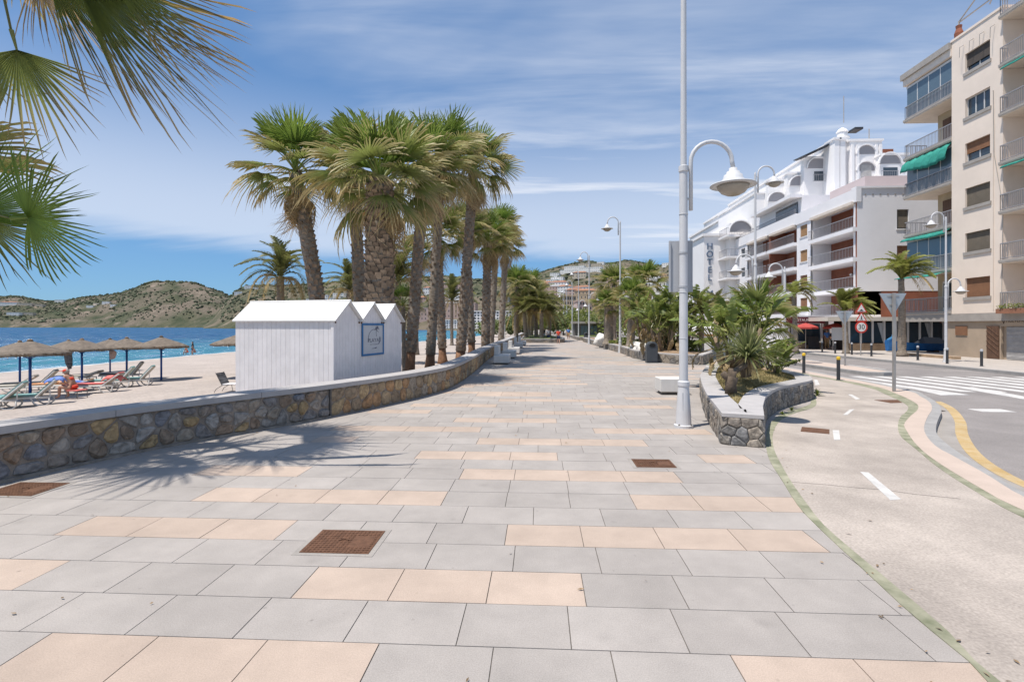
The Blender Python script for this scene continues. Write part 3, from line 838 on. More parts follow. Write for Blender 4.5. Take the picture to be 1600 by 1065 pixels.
def planter(name, label, outline, h_, capw, fill, mound, seed, near=True, cell=(0.28, 0.2), grass=0, fill_blade=None):
    c0 = outline[0]
    t = thing(name, label, 'planter', (c0[0], c0[1], 0))
    n_ = len(outline)
    ol = [Vector(p[:2]) for p in outline]
    if sum(ol[i].x * ol[(i + 1) % n_].y - ol[(i + 1) % n_].x * ol[i].y for i in range(n_)) < 0: ol = ol[::-1]
    MB().prism([tuple(p) for p in inset(ol, 0.03)], -0.03, h_ - 0.06).build('core', m_mortar, t)
    inn = inset(ol, capw)
    for i in range(n_):          # where the wall is narrower than two copings they meet in a point
        j = (i + 1) % n_
        if (inn[j] - inn[i]).dot(ol[j] - ol[i]) < 0:
            mid_ = (inn[i] + inn[j]) / 2; inn[i] = mid_.copy(); inn[j] = mid_.copy()
            ax = (sum(ol, Vector((0, 0))) / n_ - mid_).normalized() * .10; sd = (ol[j] - ol[i]).normalized()
            MB().prism([tuple(mid_ - sd * .2 - ax * 1.6), tuple(mid_ + sd * .2 - ax * 1.6), tuple(mid_ + sd * .03 + ax * 2.6), tuple(mid_ - sd * .03 + ax * 2.6)], h_ - .055, h_ + .002).build('coping_key', m_cap, t)
    # coping in slabs
    step = 3 if near else 6
    cl = ol + [ol[0]]; il = inn + [inn[0]]
    for i in range(0, n_, step):
        j = min(i + step, n_)
        MB().ribbon(il[i:j + 1], cl[i:j + 1], h_ - 0.06, h_).build('coping_slab', m_cap, t)
    stones(t, cl, 0.0, h_ - 0.065, cell[0], cell[1], 0.005, 0.020, m_slate, seed, rounded=False, joined=not near, name='facing_stone')
    # fill, mounded in the middle
    ctr = sum((p for p in inn), Vector((0, 0))) / n_
    rings = [[ctr + (p - ctr) * k for p in inn] for k in (1.0, 0.8, 0.55, 0.28, 0.02)]
    def seg_d(x, y):
        p = Vector((x, y)); best = 9
        for i in range(n_):
            a, b2 = inn[i], inn[(i + 1) % n_]; ab = b2 - a; L2 = ab.length_squared
            u = 0 if L2 < 1e-9 else min(1, max(0, (p - a).dot(ab) / L2)); best = min(best, (p - a - ab * u).length)
        return best
    def zf(x, y): return h_ - 0.04 + mound * 0.30 * (1 - math.exp(-seg_d(x, y) * 1.1)) + 0.02 * noise.noise(Vector((x, y, 0)) * 1.3)
    mb = MB()
    for rg in rings: mb.v += [(p.x, p.y, zf(p.x, p.y)) for p in rg]
    for q in range(4):
        for i in range(n_): mb.f.append((q * n_ + i, q * n_ + (i + 1) % n_, (q + 1) * n_ + (i + 1) % n_, (q + 1) * n_ + i)); mb.m.append(0)
    mb.f.append(tuple(4 * n_ + i for i in range(n_))); mb.m.append(0)
    mb.build('planted_bed', fill, t, smooth=True)
    if grass:
        mb = MB(); xs = [p.x for p in inn]; ysq = [p.y for p in inn]
        blades(mb, inside(inn), grass, zf, 0.025, 0.06, random.Random(seed), (min(xs), max(xs), min(ysq), max(ysq)))
        stuff(mb.build('grass_blades', fill_blade or fill, t))
    return t, ctr
hz_ = 0.53
p1 = [G(*p, hz_).to_2d() for p in ((1128, 645), (1116, 630), (1105, 616), (1098, 602), (1095, 592), (1095, 584), (1104, 570.5))]
p1r = [G(*p, hz_).to_2d() for p in ((1194, 649), (1192, 634), (1196, 620), (1203, 613), (1213, 607), (1226, 603), (1240, 600), (1256, 596.5), (1270, 592.7), (1264, 586))]
out1 = smoothline(p1, 3)[::-1] + [p1r[0]] + smoothline(p1r[1:], 2) + [Vector((8.3, 17.6)), Vector((7.4, 18.6))]
out1 = [Vector(p) for p in out1]
planter1, ctr1 = planter('stone_planter', 'teardrop stone planter with grey coping and dry lawn beside the cycle lane', out1, hz_, 0.42, m_grass, 1.0, 21, True, (0.24, 0.17), 14000)
c2 = [G(*p).to_2d() for p in ((1098.5, 570), (1061, 569), (1027, 566), (990, 559.6), (972, 552), (958, 548))]
out2 = [Vector((10.0, 30)), c2[0]] + c2[1:] + [Vector((5.75, 52)), Vector((5.6, 66)), Vector((6.6, 68)), Vector((9.5, 66)), Vector((10.4, 50))]
planter2, ctr2 = planter('stone_planter', 'long stone planter with bare earth and palms behind the litter bin', out2, 0.52, 0.35, m_earth, 0.7, 22, True, (0.5, 0.26), 0)
out3 = [Vector(p) for p in ((-2.3, 61), (2.0, 60.5), (3.0, 61.5), (3.3, 66), (2.6, 80), (0, 88), (-2.3, 88))]
planter3, ctr3 = planter('stone_planter', 'low stone planter with green lawn and bushy palms beyond the benches', out3, 0.5, 0.3, m_lawn, 0.8, 23, False, (0.5, 0.26), 0)
out4 = [Vector(p) for p in ((5.4, 72), (6.2, 71), (9.6, 71.5), (10.2, 90), (9, 112), (5.4, 112))]
planter4, ctr4 = planter('stone_planter', 'far stone planter with green lawn beside the grey kiosk', out4, 0.5, 0.3, m_lawn, 0.6, 24, False, (0.5, 0.26), 0)

# dry leaves and crumbs blown over the paving and the lane, too small to count
m_litter = mat('leaf_litter', (0.22, 0.15, 0.085), 0.9, 0.4, 9, island=0.5)
mb = MB(); rn = random.Random(77)
for i in range(230):
    y = 2.8 + 24 * rn.random() ** 1.6; x = rn.uniform(wall_x(y) + .1, lerp_line([(p.x, p.y) for p in RL], y))
    if rn.random() < .45: x = lerp_line(LLq, y) + rn.gauss(.06, .16)
    elif rn.random() < .3: x = wall_x(y) + abs(rn.gauss(.1, .12)) + .1
    a = rn.uniform(0, 6.28); L = rn.uniform(.008, .030); w = L * rn.uniform(.25, .5); c, s_ = math.cos(a), math.sin(a); z = .011
    mb.add([(x - c * L, y - s_ * L, z), (x - s_ * w, y + c * w, z + .006), (x + c * L, y + s_ * L, z + .003), (x + s_ * w, y - c * w, z)], [(3, 2, 1, 0)])
stuff(mb.build('leaf_litter', m_litter))
# ================================================================== hills
def pw(tab, x):
    if x <= tab[0][0]: return tab[0][1]
    for a, b2 in zip(tab, tab[1:]):
        if x <= b2[0]:
            t = (x - a[0]) / (b2[0] - a[0]); return a[1] + (b2[1] - a[1]) * t
    return tab[-1][1]
def hill_mat(name, dark, mid, pale, rock, s=1.0):
    m = bpy.data.materials.new(name); m.use_nodes = True
    n, l = m.node_tree.nodes, m.node_tree.links
    b = n['Principled BSDF']; b.inputs['Roughness'].default_value = 0.95; b.inputs['Specular IOR Level'].default_value = 0.1
    geo = n.new('ShaderNodeNewGeometry')
    def nz(sc, det, rg=0.6):
        q = n.new('ShaderNodeTexNoise'); q.inputs['Scale'].default_value = sc * s; q.inputs['Detail'].default_value = det; q.inputs['Roughness'].default_value = rg
        l.new(geo.outputs['Position'], q.inputs['Vector']); return q.outputs['Fac']
    def mixc(f, lo, hi, a, c):
        mr = n.new('ShaderNodeMapRange'); mr.inputs[1].default_value = lo; mr.inputs[2].default_value = hi; l.new(f, mr.inputs[0])
        x = n.new('ShaderNodeMix'); x.data_type = 'RGBA'; l.new(mr.outputs[0], x.inputs[0])
        for i, q in ((6, a), (7, c)):
            if isinstance(q, tuple): x.inputs[i].default_value = (*q, 1)
            else: l.new(q, x.inputs[i])
        return x.outputs[2]
    c1 = mixc(nz(0.03, 8, 0.7), 0.40, 0.60, dark, mid)
    c2 = mixc(nz(0.012, 6), 0.46, 0.62, c1, pale)
    c3 = mixc(nz(0.02, 9, 0.75), 0.54, 0.63, c2, rock)
    l.new(c3, b.inputs['Base Color'])
    bp = n.new('ShaderNodeBump'); bp.inputs['Strength'].default_value = 0.8; bp.inputs['Distance'].default_value = 10.0
    l.new(nz(0.05, 8, 0.7), bp.inputs['Height']); l.new(bp.outputs[0], b.inputs['Normal'])
    return m
class Hill:
    def __init__(s, ridge, d0, d1, power, seed, amp):
        s.ridge, s.d0, s.d1, s.power, s.seed, s.amp = ridge, d0, d1, power, seed, amp
    def z(s, px, r):
        a, b2 = pw(s.d0, px), pw(s.d1, px)
        top = H + (HOR - pw(s.ridge, px)) / F * b2 - SEA
        t = (r - a) / (b2 - a)
        if t <= 0: return SEA - 2 + max(t, -1) * 5
        if t > 1: return SEA + top * max(0.0, 1 - (t - 1) * 2.0)
        d = ray(px, HOR)
        q = Vector((d.x * r, d.y * r, s.seed))
        g = noise.noise(q * 0.012) * 0.55 + noise.noise(q * 0.03) * 0.3 + noise.noise(q * 0.08) * 0.15
        gul = abs(noise.noise(Vector((px * 0.02, r * 0.002, s.seed)))) * 0.5
        z = SEA + top * (t ** s.power) + (g - gul * 0.6) * s.amp * top * 4 * t * (1 - t)
        lim = H + (HOR - pw(s.ridge, px)) / F * r * 0.985
        return max(SEA - 1, min(z, lim)) if t < 0.999 else SEA + top
    def mesh(s, x0, x1, dx, nr, name, m):
        mb = MB(); cols = int((x1 - x0) / dx) + 1
        for i in range(cols):
            px = x0 + i * dx; d = ray(px, HOR); a, b2 = pw(s.d0, px), pw(s.d1, px)
            for j in range(nr + 1):
                t = -0.05 + 1.55 * j / nr
                if j == round(nr * 1.05 / 1.55): t = 1.0
                r = a + (b2 - a) * t
                jag = 0.0
                if t >= 0.97: jag = (noise.noise(Vector((px * 0.35, t, s.seed))) * 1.6 + noise.noise(Vector((px * 0.9, t, s.seed))) * 1.0) / F * r * (1 if t < 1.02 else 0)
                mb.v.append((d.x * r, d.y * r, s.z(px, r) + jag))
        for i in range(cols - 1):
            for j in range(nr):
                k = i * (nr + 1) + j
                mb.f.append((k, k + nr + 1, k + nr + 2, k + 1)); mb.m.append(0)
        return struct(mb.build(name, m, smooth=True))
    def hit(s, px, py):
        a, b2 = pw(s.d0, px), pw(s.d1, px); d = ray(px, py)
        for i in range(400):
            r = a + (b2 - a) * i / 400
            if s.z(px, r) >= H + d.z * r: return Vector((d.x * r, d.y * r, s.z(px, r))), r
        return None, None
ridgeA = [(-220, 468), (-60, 464), (0, 463), (30, 462.5), (52, 467), (70, 470), (100, 470.5), (118, 466), (140, 463), (165, 461), (190, 457), (215, 448), (232, 441), (245, 438.5), (262, 439.5), (290, 440), (306, 441.5), (325, 449), (348, 456), (370, 470), (420, 490), (470, 508)]
hillA = Hill(ridgeA, [(-220, 1120), (100, 1120), (300, 1060), (470, 900)], [(-220, 1500), (470, 1350)], 0.85, 3.0, 0.22)
ridgeB = [(318, 509), (335, 494), (350, 474), (368, 455), (385, 447), (410, 445), (440, 446), (480, 444.5), (530, 440), (560, 436), (610, 436), (660, 433), (700, 431), (730, 436), (770, 436), (798, 432), (815, 431), (835, 428), (860, 420), (880, 414.5), (898, 410.5), (910, 408), (925, 407.5), (940, 411), (955, 410.5), (975, 406), (990, 407), (1010, 411), (1030, 415), (1045, 411), (1062, 407), (1090, 412), (1140, 420), (1220, 430), (1330, 440)]
hillB = Hill(ridgeB, [(318, 760), (420, 640), (560, 520), (760, 420), (1330, 330)], [(318, 1100), (480, 1150), (700, 1300), (900, 1400), (1330, 1500)], 0.8, 8.0, 0.16)
m_hA = hill_mat('headland_scrub', (0.055, 0.068, 0.040), (0.105, 0.104, 0.068), (0.165, 0.138, 0.108), (0.24, 0.195, 0.155))
m_hB = hill_mat('mountain_scrub', (0.062, 0.074, 0.042), (0.118, 0.114, 0.072), (0.18, 0.148, 0.11), (0.26, 0.21, 0.16))
hillA.mesh(-220, 472, 3, 46, 'headland', m_hA)
hillB.mesh(318, 1330, 4, 60, 'mountain', m_hB)
# scrub and trees far off on the slopes, one mass of dark clumps
m_scrub = mat('scrub', (0.066, 0.080, 0.046), 0.95, 0.45, 0.05, island=0.45)
rn = random.Random(4)
for hl, x0, x1, cnt, nm in ((hillA, -100, 455, 4600, 'headland_scrub'), (hillB, 345, 1060, 5200, 'mountain_scrub')):
    mb = MB(); k = 0
    while k < cnt:
        px = rn.uniform(x0, x1); a, b2 = pw(hl.d0, px), pw(hl.d1, px)
        t = rn.uniform(0.04, 1.0) ** 0.8 if rn.random() < 0.8 else rn.uniform(0.97, 1.0); r = a + (b2 - a) * t; d = ray(px, HOR)
        if noise.noise(Vector((d.x * r, d.y * r, 5)) * 0.012) < rn.uniform(-0.5, 0.25) and t < 0.96: continue
        sz = 0.7 + 2.6 * rn.random() ** 2.2 * (1.25 if t > 0.95 else 1)
        mb.blob((d.x * r, d.y * r, hl.z(px, r) + sz * 0.4), sz, rn.random() * 50, 0, rn.uniform(0.6, 1.0), 0.4); k += 1
    stuff(mb.build(nm, m_scrub))
# dry terraces cut into the headland's top
m_cut = mat('cut_earth', (0.27, 0.195, 0.13), 0.95, 0.25, 0.06, 0.5, 0.3)
rn = random.Random(9)
# houses on the slopes
m_hw = [mat('house_white', (0.74, 0.72, 0.69), 0.9, 0.06, 0.3), mat('house_cream', (0.50, 0.43, 0.34), 0.9, 0.06, 0.3), mat('house_pink', (0.46, 0.33, 0.28), 0.9, 0.06, 0.3), mat('house_sand', (0.42, 0.32, 0.22), 0.9, 0.06, 0.3)]
m_roof = mat('roof_tile', (0.30, 0.15, 0.09), 0.9, 0.2, 0.6)
m_hwin = glass_mat('far_window', (0.035, 0.04, 0.05), 0.2)
def hill_house(hl, px, py, w, h_, d, ci, roof, label, group, floors=2, yawd=0.0, z_sink=2.0):
    p, r = hl.hit(px, py)
    if p is None: return
    a0 = math.atan2(-p.x, -p.y) * -1 + yawd
    size = 'long ' if w >= 30 else ('small ' if w <= 16 else '')
    look = ['white', 'cream', 'pink', 'sand-coloured'][ci]; rf = 'red-roofed' if roof else 'flat-roofed'
    label = '%s%s %s house %s' % (size, look, rf, label)
    t = thing('hillside_house', label, 'house', p, 0, group)
    rot = Matrix.Rotation(-math.atan2(p.x, p.y) + yawd - (0.6 if hl is hillA else 0.25), 4, 'Z')
    mb = MB(); mb.box((0, d / 2, (h_ - z_sink) / 2), (w, d, h_ + z_sink)); o = mb.build('wall', m_hw[ci], t, local=True); o.matrix_local = rot
    mb = MB()
    if roof:
        rh = min(w, d) * 0.18
        mb.add([(-w / 2 - .4, -.4, h_), (w / 2 + .4, -.4, h_), (w / 2 + .4, d + .4, h_), (-w / 2 - .4, d + .4, h_), (-w / 2 + w * .2, d / 2, h_ + rh), (w / 2 - w * .2, d / 2, h_ + rh)],
               [(0, 1, 5, 4), (1, 2, 5), (2, 3, 4, 5), (3, 0, 4), (3, 2, 1, 0)])
        o = mb.build('roof', m_roof, t, local=True)
    else:
        mb.box((0, d / 2, h_ + 0.15), (w + 0.3, d + 0.3, 0.5)); o = mb.build('roof', m_hw[ci], t, local=True)
    o.matrix_local = rot
    nf = floors; nw = max(2, int(w / 3.2)); fh = h_ / nf
    for f in range(nf):
        for i in range(nw):
            x = -w / 2 + (i + 0.5) * w / nw
            o = MB().box((x, -0.02, f * fh + fh * 0.5), (w / nw * 0.24, 0.12, fh * 0.34)).build('window', m_hwin, t, local=True); o.matrix_local = rot
def hl_label(i): return ['white flat-roofed house high on the scrubby slope', 'pale house with red tiled roof on the hillside'][i]
rn = random.Random(12)
for px, py, w, h_ in ((12, 474, 40, 8), (38, 475, 34, 7), (-20, 473, 36, 8), (20, 490, 26, 7), (42, 490, 24, 7), (60, 476, 20, 6), (140, 478, 16, 6), (150, 474, 14, 5), (165, 472, 18, 6), (92, 470, 22, 8), (176, 476, 12, 5)):
    hill_house(hillA, px, py + 3, w, h_, 12, rn.choice((0, 0, 1)), rn.random() < 0.3, 'on the far headland across the bay', 'houses on the headland across the bay', 2 if h_ > 5 else 1)
for px, py, w, h_ in ((388, 447, 16, 6), (398, 449, 12, 5), (372, 456, 14, 5), (500, 466, 22, 8), (516, 470, 20, 7), (530, 462, 18, 7), (486, 470, 14, 6)):
    hill_house(hillB, px, py + 4, w, h_, 10, 0, False, 'on the slope above the beach palms', 'houses on the slope above the beach', 2)
for px, py, w, h_ in ((684, 446, 26, 9), (700, 450, 24, 9), (716, 447, 22, 8), (672, 455, 20, 8), (705, 461, 26, 9), (690, 470, 24, 9), (716, 472, 22, 9), (545, 478, 26, 9), (562, 484, 24, 9), (700, 484, 30, 12), (715, 494, 34, 14), (670, 497, 30, 12), (655, 470, 18, 7)):
    hill_house(hillB, px, py + 4, w, h_, 12, rn.choice((0, 0, 2)), rn.random() < 0.5, 'on the slope seen between the palm trunks', 'houses seen between the palm trunks', 3 if h_ > 8 else 2)
for px, py, w, h_ in ((897, 421, 34, 9), (912, 413, 22, 6), (930, 413, 24, 6), (944, 418, 44, 8), (922, 422, 36, 8), (884, 424, 22, 7), (866, 428, 14, 5), (960, 421, 20, 6), (938, 409, 16, 5), (1040, 413, 14, 6), (1052, 411, 12, 6), (905, 430, 18, 6), (870, 436, 18, 6)):
    hill_house(hillB, px, py + 4, w, h_, 12, rn.choice((0, 0, 0, 1)), rn.random() < 0.2, 'high on the hill behind the lamp posts', 'villas high on the hill', 2)
for px, py, w, h_, ci in ((842, 452, 26, 10, 2), (852, 446, 16, 8, 0), (862, 443, 16, 9, 0), (872, 450, 20, 10, 0), (834, 455, 18, 8, 2), (882, 455, 16, 9, 0), (858, 458, 40, 10, 2), (896, 462, 18, 9, 2), (908, 458, 18, 10, 0), (914, 470, 20, 12, 3), (900, 478, 20, 12, 3)):
    hill_house(hillB, px, py + 5, w, h_, 12, ci, rn.random() < 0.6, 'among those stepping down the hill above the promenade', 'houses stepping down the hill', 3)
for px, py, w, h_, ci in ((975, 440, 40, 12, 2), (1000, 432, 44, 12, 0), (1022, 437, 30, 12, 3), (990, 452, 34, 13, 0), (1035, 447, 26, 16, 0), (1015, 460, 30, 18, 0)):
    hill_house(hillB, px, py + 10, w, h_, 14, ci, ci != 0, 'rising above the planter palms', 'large houses above the planter', 3)
# the long brown apartment block at the foot of the hill
def far_block(px0, px1, y_top, depth, ci, label, floors, cols, roof=None):
    a, b2 = P(px0, HOR, depth), P(px1, HOR, depth); top = P(px0, y_top, depth).z
    w = (b2 - a).length; u = (b2 - a).normalized(); nn = Vector((u.y, -u.x, 0))
    t = thing('apartment_block', label, 'building', (a.x, a.y, -0.2))
    M4 = frame(Vector((0, 0, 0)), u, -nn, Vector((0, 0, 1)))
    holes = []; fh = top / floors; cw = w / cols
    for f in range(floors):
        for c in range(cols): holes.append((c * cw + cw * 0.2, c * cw + cw * 0.8, f * fh + fh * 0.28, f * fh + fh * 0.85))
    mb = MB(); mb.facade((0, 0, 0), (1, 0, 0), w, top, holes, 0.9, (0, -1, 0)); mb.box((w / 2, 8.0, top / 2), (w, 14, top)); mb.box((w / 2, 7, top + 0.3), (w + 0.6, 15, 0.5))
    o = mb.build('wall', m_hw[ci], t, local=True); o.matrix_local = M4
    for a0, a1, v0, v1 in holes:
        o = MB().box(((a0 + a1) / 2, 0.8, (v0 + v1) / 2), (a1 - a0, 0.1, v1 - v0)).build('window', m_hwin, t, local=True); o.matrix_local = M4
    return t
far_block(858, 900, 462, 300, 3, 'long sand-coloured apartment block with balconies at the foot of the hill', 7, 12)
far_block(902, 925, 470, 260, 2, 'pinkish apartment block rising behind the street lamps', 6, 6)
far_block(836, 858, 470, 320, 2, 'low pink apartment block behind the bushy palms', 5, 7)
far_block(672, 730, 500, 420, 0, 'long white beachfront building seen between the trunks', 5, 14)
far_block(740, 800, 486, 400, 0, 'white beachfront block behind the far palms', 6, 12)
# ================================================================== palms and other plants
m_fan = leaf_mat('fan_leaf', (0.25, 0.285, 0.085), (0.60, 0.48, 0.26), 0.5)
m_fan_young = leaf_mat('young_fan_leaf', (0.22, 0.31, 0.065), (0.48, 0.45, 0.17), 0.52)
m_dead = leaf_mat('dead_leaf', (0.50, 0.37, 0.20), (0.58, 0.46, 0.30), 0.4, 0.3, 0.7)
m_feather = leaf_mat('feather_leaf', (0.13, 0.155, 0.045), (0.32, 0.26, 0.10), 0.4)
m_feather_dry = leaf_mat('dry_feather_leaf', (0.33, 0.24, 0.08), (0.45, 0.34, 0.16), 0.4)
m_paddle = leaf_mat('paddle_leaf', (0.15, 0.20, 0.045), (0.42, 0.36, 0.13), 0.42, 0.3, 0.32)
m_paddle_dry = leaf_mat('dry_paddle_leaf', (0.38, 0.28, 0.15), (0.46, 0.35, 0.2), 0.35, 0.3, 0.7)
m_blade = leaf_mat('blade_leaf', (0.18, 0.22, 0.08), (0.50, 0.43, 0.24), 0.4)
m_tree = leaf_mat('tree_leaf', (0.080, 0.115, 0.026), (0.13, 0.15, 0.04), 0.35, 0.4)
m_tree2 = leaf_mat('bright_tree_leaf', (0.145, 0.185, 0.028), (0.19, 0.20, 0.04), 0.4, 0.4)
m_trunk = mat('palm_trunk', (0.27, 0.225, 0.18), 0.95, 0.35, 6, 1.0, 26, stretch=(1, 1, 2.6), bdist=0.05)
m_peel = mat('peeled_trunk', (0.21, 0.11, 0.06), 0.9, 0.35, 5, 0.5, 20, stretch=(1, 1, 0.5))
m_boot = mat('leaf_base', (0.25, 0.18, 0.125), 0.9, 0.35, 6, 0.5, 40, island=0.4)
m_bark = mat('bark', (0.12, 0.09, 0.065), 0.95, 0.3, 8, 0.8, 30)
m_petiole = mat('petiole', (0.14, 0.14, 0.045), 0.6, 0.25, 4)
def add_tip(mb, vals):
    if mb.tip is None: mb.tip = []
    mb.tip += vals
def fan_mesh(name, R_, pet, nseg, spread, droop, seed, tip0, m, ragged=0.15, fold=0.03, split=0.40):
    """one fan leaf: stalk along +x, then a pleated fan whose ribs split into drooping points"""
    rn = random.Random(seed); mb = MB()
    def bend(x, y, z0=0.0):
        r = math.hypot(x - pet, y) / R_ if x > pet else abs(y) / R_
        return Vector((x - 0.10 * droop * R_ * r ** 2, y * (1 - 0.10 * droop * r), z0 - droop * R_ * (0.16 * r + 0.55 * r ** 2.4)))
    ns = 6
    pts = [Vector((pet * i / ns, 0, 0.10 * pet * math.sin(math.pi * i / ns) * 0.6)) for i in range(ns + 1)]
    n0 = len(mb.v); mb.tube(pts, [0.030 - 0.016 * i / ns for i in range(ns + 1)], 5); add_tip(mb, [0.15] * (len(mb.v) - n0))
    for i in range(nseg):
        a0 = spread * (-0.5 + i / nseg); a1 = spread * (-0.5 + (i + 1) / nseg); am = (a0 + a1) / 2
        ln = R_ * (1 - 0.22 * abs(am / spread * 2) ** 2) * (1 + rn.uniform(-ragged, ragged))
        extra = rn.uniform(0, 0.5) * droop
        vs = []; tp = []
        tw = rn.uniform(-0.15, 0.15)
        for k, wd in ((0.0, 1.0), (split * 0.6, 1.0), (split, 0.95), (0.72, 0.55), (0.9, 0.26)):
            r = ln * k
            for sgn, ang in ((-1, am + (a0 - am) * wd * (1 if k <= split else split / k)), (0, am + tw * max(0, k - split)), (1, am + (a1 - am) * wd * (1 if k <= split else split / k))):
                ang2 = ang + (tw * max(0, k - split) if sgn else 0)
                p = bend(pet + r * math.cos(ang2), r * math.sin(ang2), (fold * R_ * (0.4 + k) if sgn == 0 else 0))
                p.z -= extra * R_ * max(0, k - split) ** 1.6 * 1.4
                vs.append(p); tp.append(min(1, max(0, (k - 0.42) * 1.7 * tip0 + (rn.uniform(-.15, .3) if k > 0.6 else 0) * tip0)))
        p = bend(pet + ln * math.cos(am + tw * 0.5), ln * math.sin(am + tw * 0.5)); p.z -= extra * R_ * 0.5 + 0.10 * droop * R_
        vs.append(p); tp.append(min(1, tip0 * 1.2))
        fs = []
        for k in range(4):
            b2 = k * 3
            fs += [(b2, b2 + 3, b2 + 4, b2 + 1), (b2 + 1, b2 + 4, b2 + 5, b2 + 2)]
        fs += [(12, 15, 13), (13, 15, 14)]
        mb.add(vs, fs); add_tip(mb, tp)
    o = mb.build(name, m); me = o.data; bpy.data.objects.remove(o)
    return me
def feather_mesh(name, L, arch, nl, ll_, seed, m, tip0=0.4):
    rn = random.Random(seed); mb = MB()
    def rach(t): return Vector((L * t * (1 - 0.12 * t * arch), 0, L * (0.28 * math.sin(t * 1.9) - 0.55 * arch * t ** 2.3)))
    pts = [rach(i / 12) for i in range(13)]
    mb.tube(pts, [0.035 - 0.03 * i / 12 for i in range(13)], 4); add_tip(mb, [0.25] * len(mb.v))
    for i in range(nl):
        t = 0.14 + 0.86 * i / nl; p = rach(t); d = (rach(min(1, t + .03)) - rach(t - .03)).normalized()
        ln = ll_ * math.sin(math.pi * (0.12 + 0.83 * t)) ** 0.6 * rn.uniform(0.85, 1.15)
        for sg in (-1, 1):
            side = Vector((0, sg, 0)); up = d.cross(side) * sg
            dr = (d * rn.uniform(0.55, 0.85) + side * 0.8 + Vector((0, 0, rn.uniform(-.05, .35)))).normalized()
            w = 0.022 * ll_ / 0.45; pe = dr.cross(Vector((0, 0, 1))).normalized() * w
            mid = p + dr * ln * 0.55; end = p + dr * ln + Vector((0, 0, -ln * rn.uniform(0.10, 0.35)))
            mb.add([p - pe * .6, p + pe * .6, mid + pe, mid - pe, end], [(0, 1, 2, 3), (3, 2, 4)])
            add_tip(mb, [0.1, 0.1, tip0 * .6, tip0 * .6, tip0 * 1.6])
    o = mb.build(name, m); me = o.data; bpy.data.objects.remove(o); return me
def paddle_mesh(name, L, w, stalk, seed, m, torn=4, bend=0.35):
    rn = random.Random(seed); mb = MB()
    def mid(t): return Vector((stalk + L * t * (1 - .15 * bend * t), 0, -bend * L * t * t * 0.8))
    mb.tube([(0, 0, 0), (stalk * .5, 0, 0.03 * stalk), (stalk, 0, 0), tuple(mid(.5)), tuple(mid(0.98))], [0.045, .035, .025, .016, .006], 5); add_tip(mb, [0.35] * len(mb.v))
    N = 12
    for sg in (-1, 1):
        tears = {rn.randrange(2, N - 1) for _ in range(torn)}
        seg = []
        for i in range(N + 1):
            t = i / N; wd = w * math.sin(math.pi * min(1, (t * 0.93 + 0.05))) ** 0.62 if t < 1 else 0.01
            m_ = mid(t); seg.append((m_, m_ + Vector((rn.uniform(-.02, .02) + 0.05 * w, sg * wd, wd * (0.34 + rn.uniform(-.12, .12)) - 0.25 * wd))))
        for i in range(N):
            (a, b2), (c, d) = seg[i], seg[i + 1]
            ee = Vector((0, 0, 0)) if i not in tears else Vector((-L * 0.05, 0, -w * rn.uniform(.1, .4)))
            mb.add([a, c, d + ee, b2 + (Vector((L * .02, 0, 0)) if i - 1 in tears else Vector())], [(0, 1, 2, 3)] if sg > 0 else [(3, 2, 1, 0)])
            add_tip(mb, [0, 0, rn.choice((0.1, 0.1, 0.6)), rn.choice((0.1, 0.1, 0.5))])
    o = mb.build(name, m, smooth=False); me = o.data; bpy.data.objects.remove(o); return me

FANS = [fan_mesh('fan_leaf_a%d' % i, 1.0, 0.95 + 0.1 * (i % 3), 28, R(165 + 15 * (i % 3)), 0.20 + 0.10 * i, 30 + i, 0.75, m_fan, 0.16) for i in range(4)]
FANS_Y = [fan_mesh('fan_leaf_y%d' % i, 1.0, 0.85, 28, R(165 + 10 * i), 0.05 + 0.09 * i, 40 + i, 0.30, m_fan_young) for i in range(3)]
FANS_D = [fan_mesh('fan_leaf_d%d' % i, 0.85, 0.7, 22, R(120), 1.0 + 0.3 * i, 50 + i, 0.8, m_dead, 0.3) for i in range(3)]
FANS_H = [fan_mesh('fan_leaf_h%d' % i, 0.95, 0.9, 26, R(150), 0.50 + 0.18 * i, 60 + i, 1.25, m_fan, 0.25) for i in range(3)]
FEATH = [feather_mesh('feather_a%d' % i, 2.6, 0.7 + 0.35 * i, 44, 0.50, 70 + i, m_feather) for i in range(3)]
m_feather_b = leaf_mat('fresh_feather_leaf', (0.22, 0.26, 0.055), (0.42, 0.38, 0.12), 0.45)
FEATH_B = [feather_mesh('feather_b%d' % i, 2.2, 0.6 + 0.4 * i, 46, 0.50, 78 + i, m_feather_b) for i in range(3)]
FEATH_D = [feather_mesh('feather_d%d' % i, 2.4, 1.5, 36, 0.45, 75 + i, m_feather_dry, 0.8) for i in range(2)]
PADD = [paddle_mesh('paddle_a%d' % i, 1.25, 0.33, 1.3, 80 + i, m_paddle, 3 + i, 0.15 + 0.25 * i) for i in range(4)]
PADD_D = [paddle_mesh('paddle_d%d' % i, 1.0, 0.22, 1.0, 85 + i, m_paddle_dry, 6, 1.1) for i in range(2)]

